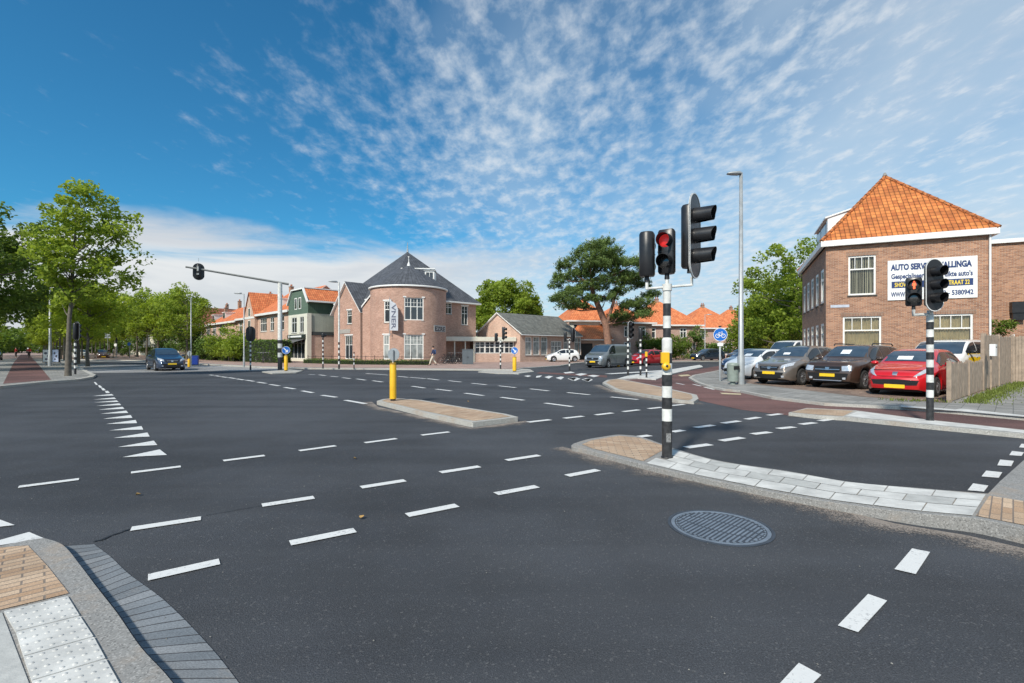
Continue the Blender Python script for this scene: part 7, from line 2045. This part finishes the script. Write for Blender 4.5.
# pine
c = P(608, 57)
pine = thing('pine_tree', 'big wind-shaped pine with a reddish leaning trunk in front of the orange villas', 'tree', (c.x, c.y, 0.1))
rng = np.random.default_rng(77)
px_cl = [(563,302,1.2),(551,282,0.7),(549,297,0.6),(562,262,1.1),(572,275,1.5),(578,253,1.4),(590,246,1.3),(600,243,1.1),(604,262,1.6),(592,268,1.5),(585,285,1.5),(570,290,1.3),(575,303,1.2),
         (600,282,1.3),(612,272,1.3),(620,258,1.0),(618,290,1.1),(630,262,0.8),(637,270,0.9),(642,283,1.0),(632,277,1.0),(648,292,0.9),(640,300,1.1),(628,305,1.2),(646,308,1.0),(635,314,0.9),(618,312,1.0),(588,298,0.9),(606,296,0.8),(624,318,0.8),(556,274,0.7),(610,250,1.0),(584,262,1.2),(596,256,1.3),(626,268,1.1),(614,262,1.2),(636,262,0.9),(622,280,1.1),(566,292,1.2),(580,270,1.3),(606,254,1.1)]
cen, sh, Cp = [], [], []
sc_ = 57/FPX
for (a, b_, r_) in px_cl:
    for rep in range(2):
        dy = rng.uniform(-3.6, 3.6)
        p = np.array([(a-606)*sc_*0.95 + rng.uniform(-0.2, 0.2), dy, ZH(b_, 57)-0.5 + rng.uniform(-0.2, 0.2)]); Cp.append(p)
        r2 = r_*1.08
        for tt in range(int(32*r_)):            # needle tufts
            d = rng.normal(size=3); d /= np.linalg.norm(d); d[2] = abs(d[2])*0.9 - 0.25
            tc_ = p + d*r2*rng.uniform(0.45, 1.05)*[1, 1, 0.72]
            n = 24
            ax_d = d*0.7 + np.array([0, 0, 0.6]); q = rng.normal(size=(n, 3))*0.10 + ax_d*rng.uniform(-0.1, 0.42, n)[:, None]; tj = rng.uniform(-0.14, 0.14)
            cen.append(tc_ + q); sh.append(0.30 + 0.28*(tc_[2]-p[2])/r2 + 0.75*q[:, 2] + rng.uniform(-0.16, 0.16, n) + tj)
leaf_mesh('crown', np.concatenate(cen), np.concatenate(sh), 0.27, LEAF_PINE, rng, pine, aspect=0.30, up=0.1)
mb = MB(); Zp = lambda py: ZH(py, 57)-0.1
tk = [Vector((0.0, 0, 0)), Vector((0.05, 0, Zp(345))), Vector((-0.25, 0, Zp(325))), Vector((-1.0, 0, Zp(309))), Vector((-1.7, 0, Zp(295))), Vector((-2.0, 0, Zp(280))), Vector((-1.4, 0, Zp(262)))]
mb.tube(tk, [0.52, 0.44, 0.40, 0.34, 0.26, 0.18, 0.08], 12)
mb.tube([tk[2], Vector((0.3, 0, Zp(312))), Vector((0.8, 0.2, Zp(298))), Vector((1.8, 0.3, Zp(282)))], [0.26, 0.2, 0.15, 0.06], 10)
for p in Cp[::4]:
    p = Vector(p); s = min(tk[2:], key=lambda q: (q-p).length if q.z < p.z+0.3 else 99)
    mb.tube([s, s.lerp(p, 0.55)+Vector((0, 0, -0.3)), p], [0.11, 0.07, 0.03], 6)
mb.build('trunk', M_BARKP, pine)

# trees at right behind the car lot
for (px, D, h, r, sd_, m, lab) in ((800, 46, 11.2, 4.6, 41, LEAF_MID, 'tall green tree touching the left side of the brick corner house'), (776, 52, 9.6, 4.0, 42, LEAF_MID, 'green tree left of the corner house, middle height in its group'),
                                   (757, 58, 7.4, 3.2, 43, LEAF_MID, 'lowest green tree at the left end of the group beside the tall lamp'), (822, 50, 12.0, 4.4, 44, LEAF_DARK, 'dark tree mostly hidden behind the brick corner house'), (790, 62, 9.4, 4.4, 45, LEAF_DARK, 'dark green tree filling the back of the group by the corner house')):
    c = P(px, D)
    tree('broadleaf_tree', lab, 'tree', (c.x, c.y, 0.1), h, (r, r, 0.6, h), sd_, m, leaf=0.32, clumps=100, per=120, trunk_r=0.22, clump_r=0.9, jag=0.3)
for (px, D, h, r, sd_, lab) in ((793, 44, 2.9, 1.4, 51, 'low yellow-green shrub behind the parked cars near the white van'), (768, 50, 2.8, 1.5, 52, 'yellow-green shrub behind the parked cars near the tall lamp')):
    c = P(px, D)
    tree('shrub', lab, 'shrub', (c.x, c.y, 0.1), h, (r, r, 0.3, h), sd_, LEAF_GOLD, leaf=0.2, clumps=22, per=90, trunk_r=0.06, clump_r=0.55)
# garden shrubs in front of the villas
for (px, D, h, r, sd_, lab) in ((655, 66, 3.6, 2.2, 61, 'dark garden shrub left of the second villa'), (694, 72, 4.4, 1.7, 62, 'dark rounded garden tree between the second and third villa'), (676, 66, 2.8, 1.7, 63, 'low garden bush behind the striped main post'),
                                (711, 78, 2.6, 1.9, 64, 'garden bush under the third villa'), (741, 76, 3.4, 2.6, 65, 'garden bush right of the round cycle sign')):
    c = P(px, D)
    tree('garden_shrub', lab, 'shrub', (c.x, c.y, 0.1), h, (r, r, 0.2, h), sd_, LEAF_DARK if sd_ % 2 else LEAF_HEDGE, leaf=0.26, clumps=36, per=90, trunk_r=0.08, clump_r=0.7)

def hedge(name, label, a, b, w, h, seed, mat=LEAF_HEDGE, leaf=0.12, dens=260, wob=0.10, z=0.1, cat='hedge', group=None):
    a, b = Vector((a[0], a[1], 0)), Vector((b[0], b[1], 0)); L = (b-a).length; d = (b-a)/L
    t = thing(name, label, cat, (a.x, a.y, z), math.atan2(d.y, d.x), group)
    rng = np.random.default_rng(seed)
    n1 = int(L*h*dens); n2 = int(L*w*dens); 
    ph = rng.uniform(0, 6, 6)
    def bump_(x, z_): return wob*(np.sin(x*1.3+ph[0]) + 0.7*np.sin(x*3.1+ph[1]+z_*2) + 0.5*np.sin(z_*4+ph[2]+x*2.2))
    x = rng.uniform(0, L, n1*2); zz = rng.uniform(0.02, h, n1*2); side = np.where(np.arange(n1*2) % 2 == 0, -1, 1)
    y = side*(w/2 + bump_(x, zz)*0.5) + rng.normal(size=n1*2)*0.05
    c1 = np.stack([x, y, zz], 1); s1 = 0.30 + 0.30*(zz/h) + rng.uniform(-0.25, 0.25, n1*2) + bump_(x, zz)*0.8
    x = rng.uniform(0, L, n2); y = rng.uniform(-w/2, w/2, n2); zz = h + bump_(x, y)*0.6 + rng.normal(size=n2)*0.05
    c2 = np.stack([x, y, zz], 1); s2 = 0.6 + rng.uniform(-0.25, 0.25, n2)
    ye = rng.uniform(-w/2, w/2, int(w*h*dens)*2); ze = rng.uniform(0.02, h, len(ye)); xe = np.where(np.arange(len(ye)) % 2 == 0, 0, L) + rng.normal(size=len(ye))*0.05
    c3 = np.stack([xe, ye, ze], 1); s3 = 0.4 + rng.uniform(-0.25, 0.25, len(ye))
    leaf_mesh('foliage', np.concatenate([c1, c2, c3]), np.concatenate([s1, s2, s3]), leaf, mat, rng, t)
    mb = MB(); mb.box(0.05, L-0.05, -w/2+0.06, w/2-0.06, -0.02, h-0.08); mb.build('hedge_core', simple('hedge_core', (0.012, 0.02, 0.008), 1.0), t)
    return t
a, b = P(198, 74), P(243, 57.5)
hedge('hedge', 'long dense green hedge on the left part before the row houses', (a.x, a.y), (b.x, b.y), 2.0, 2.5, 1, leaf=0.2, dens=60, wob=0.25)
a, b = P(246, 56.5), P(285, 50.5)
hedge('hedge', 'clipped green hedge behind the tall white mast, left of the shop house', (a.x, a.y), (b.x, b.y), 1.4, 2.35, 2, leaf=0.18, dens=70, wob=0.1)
for (px, D, h, r, sd_, lab) in ((214, 62, 3.0, 2.0, 71, 'bushy shrub above the hedge, left one of three'), (229, 58, 3.9, 2.3, 72, 'tall yellow-green bush standing above the hedge'), (240, 56, 3.2, 1.9, 73, 'ragged bush beside the signal post left of the mast'),
                                (186, 66, 4.6, 2.6, 74, 'dark bush behind the blue bin'), (203, 70, 3.6, 2.4, 75, 'dark shrub at the left end of the row houses'), (170, 80, 5.0, 3.2, 76, 'dark shrub behind the blue people carrier'), (135, 92, 4.2, 3.2, 77, 'shrub under the far avenue trees at left')):
    c = P(px, D)
    tree('shrub', lab, 'shrub', (c.x, c.y, 0.1), h, (r, r, 0.1, h), sd_, LEAF_MID if sd_ in (72, 73) else LEAF_HEDGE, leaf=0.26, clumps=40, per=80, trunk_r=0.08, clump_r=0.75)
# low hedge and railing in front of the round-towered house
def low_line(name, px0, D0_, px1, D1_, label, seed):
    a, b = P(px0, D0_), P(px1, D1_)
    return hedge(name, label, (a.x, a.y), (b.x, b.y), 0.7, 0.42, seed, leaf=0.10, dens=160, wob=0.04, cat='hedge')
low_line('low_hedge', 306, 49.5, 356, 45.5, 'knee-high hedge before the shop house and the brick gable', 5)
low_line('low_hedge', 357, 45.4, 430, 43.9, 'knee-high hedge around the foot of the round brick tower', 6)
a, b = P(308, 48.8), P(431, 43.2)
rl = thing('railing', 'low dark metal railing in front of the low hedges of the brick houses', 'railing', (a.x, a.y, 0.1), math.atan2((b-a).y, (b-a).x))
L = (b-a).length; mb = MB()
mb.tube([(0, 0, 0.72), (L, 0, 0.72)], 0.02, 6); mb.tube([(0, 0, 0.25), (L, 0, 0.25)], 0.015, 6); mb.build('rail', M_BLACKP, rl)
n = 14
for i in range(n+1):
    mb = MB(); mb.tube([(L*i/n, 0, 0), (L*i/n, 0, 0.85)], 0.022, 6); mb.build('railing_post', M_BLACKP, rl)
# grass and weeds along the wooden fence
rng = np.random.default_rng(9)
def tufts(name, pts, n, hgt, seed, label='weeds'):
    rng = np.random.default_rng(seed); P_ = [Vector(p) for p in pts]
    V_, F_ = [], []
    for i in range(n):
        s = rng.uniform(0, 1); k_ = min(len(P_)-2, int(s*(len(P_)-1))); f = s*(len(P_)-1)-k_
        p = P_[k_].lerp(P_[k_+1], f); off = abs(rng.normal())*0.26
        p = p + Vector((0.25*off*3, -off*1.0, 0)) + Vector((rng.normal()*0.07, rng.normal()*0.07, 0))
        hh_ = hgt*rng.uniform(0.3, 1.0)*max(0.25, 1-off*1.2); a = rng.uniform(0, 6.28); l = Vector((math.cos(a), math.sin(a), 0)); w_ = 0.012
        tip = p + l*hh_*rng.uniform(0.1, 0.7) + Vector((0, 0, hh_)); sdv = Vector((-l.y, l.x, 0))*w_
        b0 = len(V_); V_ += [p-sdv, p+sdv, p.lerp(tip, 0.55)+Vector((0, 0, hh_*0.12))+sdv*0.8, tip, p.lerp(tip, 0.55)+Vector((0, 0, hh_*0.12))-sdv*0.8]; F_.append((b0, b0+1, b0+2, b0+3, b0+4))
    me = bpy.data.meshes.new(name); me.from_pydata([tuple(v) for v in V_], [], F_); me.materials.append(LEAF_GRASS)
    at = me.attributes.new('shade', 'FLOAT', 'FACE'); at.data.foreach_set('value', rng.uniform(0.1, 1, len(F_)).astype(np.float32))
    o = bpy.data.objects.new(name, me); COL.objects.link(o); return tag(o, kind='stuff', label='tufts of grass and weeds', cat='grass')
LEAF_GRASS = leafmat('leaf_grass', (0.08, 0.10, 0.02), (0.24, 0.30, 0.07))
zf = 0.09
tufts('weeds', [(F1.x+0.25, F1.y-0.15, zf), (F2.x+0.2, F2.y-0.2, zf), (F3.x, F3.y-0.3, zf)], 2200, 0.15, 1)
tufts('weeds', [(F3.x-0.8, F3.y-2.0, zf), (F3.x+2.5, F3.y-3.0, zf)], 900, 0.12, 2)
tufts('weeds', [(F1.x-0.1, F1.y+0.25, zf), (F1.x-1.5, F1.y+0.7, zf)], 150, 0.12, 4)
# climber over the fence beside the annex
c = P(1006, 22.8)
tree('shrub', 'climbing shrub peeping over the tall wooden fence beside the annex', 'shrub', (c.x, c.y+0.5, 0.1), 2.9, (0.85, 0.5, 2.0, 2.85), 81, LEAF_DARK, leaf=0.13, clumps=12, per=80, trunk_r=0.04, clump_r=0.3)

# distant wood closing the horizon
rng = np.random.default_rng(4)
cen, sh = [], []
for i in range(230):
    px = rng.uniform(-260, 1300); D = rng.uniform(150, 210)
    if px > 940: D = rng.uniform(60, 90)
    p = P(px, D); h_ = rng.uniform(6.0, 9.5)*D/150*0.9
    if px < 420: h_ *= 1.1
    n = 420
    q = rng.normal(size=(n, 3)); q /= np.linalg.norm(q, axis=1)[:, None]; q *= (rng.uniform(0.3, 1, n)**0.4)[:, None]
    q *= [5.5*D/150, 4, h_*0.55]; cc = q + [p.x, p.y, h_*0.5]; cc = cc[cc[:, 2] > 0.2]
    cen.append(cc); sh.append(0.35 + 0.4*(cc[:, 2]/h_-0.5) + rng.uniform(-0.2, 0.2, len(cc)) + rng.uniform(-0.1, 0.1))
cen = np.concatenate(cen)
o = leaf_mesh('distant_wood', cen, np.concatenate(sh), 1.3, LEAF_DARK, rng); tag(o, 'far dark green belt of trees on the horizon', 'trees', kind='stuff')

# ------------------------------------------------------------------ bicycles and people
def wheel_ring(mb, c, r, n=28, tr=0.018):
    pts = [Vector((c[0]+r*math.cos(2*PI*i/n), c[1], c[2]+r*math.sin(2*PI*i/n))) for i in range(n+1)]
    mb.tube(pts, tr, 6, cap=False)
def bicycle(label, loc, rz, group, frame_col):
    t = thing('bicycle', label, 'bicycle', loc, rz, group)
    for x in (-0.53, 0.53):
        mb = MB(); wheel_ring(mb, (x, 0, 0.345), 0.325); w_ = mb.build('wheel', M_RUBBER, t)
        mb = MB()
        for i in range(10):
            a = PI*i/10*2; mb.tube([(x, 0, 0.345), (x+0.32*math.cos(a), 0, 0.345+0.32*math.sin(a))], 0.003, 4)
        mb.lathe([(0.03, -0.03), (0.03, 0.03)], 8, M=Matrix.Translation((x, 0, 0.345)) @ Matrix.Rotation(PI/2, 4, 'X')); mb.build('spokes', M_CHROME, w_)
    bb_, st, hd_ = Vector((-0.03, 0, 0.30)), Vector((-0.17, 0, 0.82)), Vector((0.36, 0, 0.86))
    mb = MB()
    for p, q in ((bb_, st), (bb_, hd_-Vector((0, 0, 0.12))), (st, hd_), ((-0.53, 0.04, 0.345), bb_), ((-0.53, 0.04, 0.345), st), (hd_+Vector((-0.02, 0, 0.1)), (0.53, 0.0, 0.345)), ((-0.53, 0, 0.70), st)): mb.tube([p, q], 0.016, 6)
    mb.build('frame', frame_col, t)
    mb = MB(); mb.tube([hd_+Vector((-0.02, 0, 0.1)), hd_+Vector((-0.04, 0, 0.24))], 0.013, 6); mb.tube([(0.20, -0.30, 1.08), (0.32, -0.2, 1.10), (0.32, 0.2, 1.10), (0.20, 0.30, 1.08)], 0.013, 6); mb.build('handlebar', M_CHROME, t)
    mb = MB(); mb.tube([st, (-0.20, 0, 0.94)], 0.014, 6); mb.add([(-0.34, -0.09, 0.97), (-0.34, 0.09, 0.97), (-0.04, 0.02, 0.97), (-0.04, -0.02, 0.97), (-0.34, -0.08, 0.92), (-0.34, 0.08, 0.92), (-0.04, 0.02, 0.94), (-0.04, -0.02, 0.94)], [(0, 3, 2, 1), (4, 5, 6, 7), (0, 1, 5, 4), (1, 2, 6, 5), (2, 3, 7, 6), (3, 0, 4, 7)]); mb.build('saddle', M_BLACKP, t)
    mb = MB(); mb.lathe([(0.09, -0.02), (0.09, 0.02)], 14, M=Matrix.Translation(bb_) @ Matrix.Rotation(PI/2, 4, 'X')); mb.tube([bb_+Vector((0, -0.06, 0)), bb_+Vector((0.15, -0.08, -0.08))], 0.012, 6); mb.tube([bb_+Vector((0, 0.06, 0)), bb_+Vector((-0.15, 0.08, 0.08))], 0.012, 6); mb.build('crank', M_BLACKP, t)
    return t
bk = bicycle('dark city bicycle parked in a group before the white glazed porch', P(446.5, 46.5, 0.1), R(20), 'bicycles parked before the porch', M_BLACKP)
for (px, D, rz_) in ((449.5, 47.0, 35), (452, 46.4, 10), (455.5, 47.0, 25), (458.5, 47.5, 40)):
    dup(bk, P(px, D, 0.1), R(rz_), 'dark city bicycle parked in a group before the white glazed porch', 'bicycles parked before the porch')
for (px, D, rz_) in ((259, 50.5, -30), (263, 50, -60), (267, 49.5, -35)):
    dup(bk, P(px, D, 0.1), R(rz_), 'bicycle leaning against the clipped hedge left of the white mast', 'bicycles at the hedge')

def skin(name, joints, edges, mat, parent, sub=2, root_=0):
    me = bpy.data.meshes.new(name)
    me.from_pydata([j[0] for j in joints], edges, [])
    me.materials.append(mat)
    o = bpy.data.objects.new(name, me); COL.objects.link(o); o.parent = parent
    s = o.modifiers.new('skin', 'SKIN'); s.use_smooth_shade = True
    for v, j in zip(me.skin_vertices[0].data, joints):
        r = j[1]; v.radius = (r, r) if not isinstance(r, tuple) else r
    me.skin_vertices[0].data[root_].use_root = True
    b = o.modifiers.new('sub', 'SUBSURF'); b.levels = sub; b.render_levels = sub
    return o
M_SKIN = simple('skin', (0.55, 0.33, 0.24), 0.6, var=0.05)
def person(label, loc, rz, top_c, leg_c, hair_c, pose='walk', height=1.76, group=None):
    """faces local -Y... walking pose along +x"""
    k_ = height/1.76
    t = thing('person', label, 'person', loc, rz, group); t.scale = (k_,)*3
    S_ = {'walk': dict(hl=(0.10, 0.09), kl=(0.20, 0.50), al=(0.30, 0.10), kr=(-0.02, 0.48), ar=(-0.28, 0.13), el=(-0.12, 1.12), wl=(0.02, 0.92), er=(0.10, 1.14), wr=(0.26, 0.98)),
          'stand': dict(kl=(0.02, 0.50), al=(0.0, 0.08), kr=(0.02, 0.50), ar=(-0.02, 0.08), el=(-0.04, 1.13), wl=(0.06, 0.90), er=(-0.04, 1.13), wr=(0.08, 0.90)),
          'ride': dict(kl=(0.40, 0.66), al=(0.22, 0.28), kr=(0.34, 0.80), ar=(0.16, 0.46), el=(0.28, 1.16), wl=(0.52, 1.08), er=(0.28, 1.16), wr=(0.52, 1.08))}[pose]
    hipz = 0.93 if pose != 'ride' else 0.97; sh_x = 0.0 if pose != 'ride' else 0.16
    J = [((0, 0, hipz), 0.125), ((sh_x*0.4, 0, 1.12), 0.115), ((sh_x*0.8, 0, 1.34), 0.13), ((sh_x, 0, 1.46), 0.06), ((sh_x+0.01, 0, 1.54), 0.052), ((sh_x+0.02, 0, 1.62), (0.078, 0.088)), ((sh_x+0.02, 0, 1.71), (0.07, 0.082))]
    E = [(0, 1), (1, 2), (2, 3), (3, 4), (4, 5), (5, 6)]
    for sg, kk, aa, ee, ww in ((1, 'kl', 'al', 'el', 'wl'), (-1, 'kr', 'ar', 'er', 'wr')):
        b0 = len(J)
        J += [((0, 0.10*sg, hipz-0.06), 0.09), ((S_[kk][0], 0.10*sg, S_[kk][1]), 0.058), ((S_[aa][0], 0.10*sg, S_[aa][1]), 0.038), ((S_[aa][0]+0.16, 0.11*sg, S_[aa][1]-0.045), 0.03)]
        E += [(0, b0), (b0, b0+1), (b0+1, b0+2), (b0+2, b0+3)]
        b1 = len(J)
        J += [((sh_x, 0.19*sg, 1.40), 0.055), ((S_[ee][0], 0.24*sg, S_[ee][1]), 0.042), ((S_[ww][0], 0.22*sg, S_[ww][1]), 0.028), ((S_[ww][0]+0.05, 0.21*sg, S_[ww][1]-0.06), 0.032)]
        E += [(2, b1), (b1, b1+1), (b1+1, b1+2), (b1+2, b1+3)]
    skin('body', J, E, M_SKIN, t)
    g = 0.022
    sj = [((0, 0, hipz+0.02), 0.15), ((sh_x*0.4, 0, 1.12), 0.125+g), ((sh_x*0.8, 0, 1.33), 0.135+g), ((sh_x, 0, 1.44), 0.08)]
    se = [(0, 1), (1, 2), (2, 3)]
    for sg, ee, ww in ((1, 'el', 'wl'), (-1, 'er', 'wr')):
        b0 = len(sj); w_ = Vector((S_[ww][0], 0.22*sg, S_[ww][1])); e_ = Vector((S_[ee][0], 0.24*sg, S_[ee][1]))
        sj += [((sh_x, 0.19*sg, 1.40), 0.075), (tuple(e_), 0.06), (tuple(e_.lerp(w_, 0.8)), 0.045)]; se += [(2, b0), (b0, b0+1), (b0+1, b0+2)]
    skin('jacket', sj, se, top_c, t)
    lj = [((0, 0, hipz), 0.145)]; le = []
    for sg, kk, aa in ((1, 'kl', 'al'), (-1, 'kr', 'ar')):
        b0 = len(lj)
        lj += [((0, 0.10*sg, hipz-0.07), 0.108), ((S_[kk][0], 0.10*sg, S_[kk][1]), 0.078), ((S_[aa][0], 0.10*sg, S_[aa][1]+0.03), 0.06)]; le += [(0, b0), (b0, b0+1), (b0+1, b0+2)]
    skin('trousers', lj, le, leg_c, t)
    mb = MB(); mb.lathe([(0.0, 0.115), (0.06, 0.10), (0.095, 0.05), (0.102, 0.0), (0.09, -0.04)], 16, M=Matrix.Translation((sh_x+0.005, 0, 1.665)) @ Matrix.Scale(0.92, 4, (0, 1, 0))); mb.build('hair', hair_c, t)
    mb = MB()
    for sg in (-1, 1):
        mb.lathe([(0, 0.008), (0.010, 0.004), (0.011, 0)], 8, M=Matrix.Translation((sh_x+0.095, 0.03*sg, 1.655)) @ Matrix.Rotation(PI/2, 4, 'Y'))
    mb.build('eyes', M_BLACKP, t)
    mb = MB()
    for aa, sg in (('al', 1), ('ar', -1)):
        x, z = S_[aa]; mb.tube([(x-0.05, 0.10*sg, z-0.035), (x+0.08, 0.105*sg, z-0.045), (x+0.20, 0.11*sg, z-0.055)], [0.042, 0.045, 0.03], 8)
    mb.build('shoes', M_BLACKP, t)
    return t
C_NAVY = simple('cloth_navy', (0.02, 0.035, 0.09), 0.85, var=0.2); C_BEIGE = simple('cloth_beige', (0.60, 0.55, 0.45), 0.85, var=0.08); C_RED = simple('cloth_red', (0.45, 0.03, 0.03), 0.8, var=0.1)
C_DARK = simple('cloth_dark', (0.03, 0.03, 0.035), 0.85); C_WHITE = simple('cloth_white', (0.65, 0.65, 0.65), 0.8); C_HAIR = simple('hair_dark', (0.03, 0.02, 0.015), 0.7)
pw = person('person in a dark blue top and light trousers walking past the round brick tower', P(433.2, 42.6, 0.1), R(185), C_NAVY, C_BEIGE, C_HAIR, 'walk', 1.72)
mb = MB(); mb.cbox((-0.17, 0, 1.22), 0.16, 0.28, 0.40); mb.build('backpack', simple('bag_blue', (0.05, 0.09, 0.2), 0.8), pw, bevel=0.04)
# cyclist on the red path at left
cp = P(29, 78, 0.11)
dup(bk, cp, R(-48), 'bicycle ridden by the cyclist in red on the left cycle path')
person('cyclist in a red jacket riding on the red cycle path at left', (cp.x-0.05, cp.y+0.06, 0.11), R(-48), C_RED, C_DARK, C_HAIR, 'ride', 1.72)
for (px, D, tc_, lc_, ht, lab) in ((104.5, 84, C_WHITE, C_DARK, 1.75, 'person in a white top standing by the far road sign at left'), (108.5, 86, C_DARK, C_BEIGE, 1.7, 'person in dark top and beige trousers near the far road sign at left'), (113.5, 85, C_WHITE, C_BEIGE, 1.72, 'person in light clothes right of the far pair of walkers'),
                                   (16, 82, C_RED, C_DARK, 1.75, 'person in red at the far end of the left footway')):
    person(lab, P(px, D, 0.1), R(200), tc_, lc_, C_HAIR, 'stand', ht)
# far signs on the left road
def far_sign(px, D, h, w, hh_, mat, label, round_=False):
    p = P(px, D, 0.05); t = thing('road_sign', label, 'road sign', p)
    mb = MB(); mb.tube([(0, 0, -0.01), (0, 0, h+hh_)], 0.045, 8); mb.build('post', M_GREYM, t)
    mb = MB()
    if round_: mb.lathe([(0, 0), (w/2, 0), (w/2, 0.02), (0, 0.02)], 24, 0, False, M=Matrix.Translation((0, -0.08, h+hh_/2)) @ Matrix.Rotation(PI/2, 4, 'X'))
    else: mb.box(-w/2, w/2, -0.09, -0.06, h, h+hh_)
    s_ = mb.build('sign_board', mat, t)
    return t
far_sign(107.8, 80, 3.3, 1.0, 0.95, simple('sign_pale', (0.55, 0.58, 0.6), 0.5), 'pale square road sign on a post over the left road')
far_sign(129.5, 76, 2.0, 0.55, 0.55, M_BLUE, 'round blue road sign under the avenue trees, left of the blue car', True)
far_sign(116, 79, 1.9, 0.5, 0.5, M_WHITE, 'small white round sign beside the dark far post at left', True)
far_sign(117, 74, 2.4, 0.22, 0.8, M_BLACKP, 'dark far signal box on a post at left, right of the pale square sign')
# ------------------------------------------------------------------ final checks on names
for o in bpy.data.objects:
    if o.type == 'MESH' and not o.data.materials: o.data.materials.append(M_CONC)
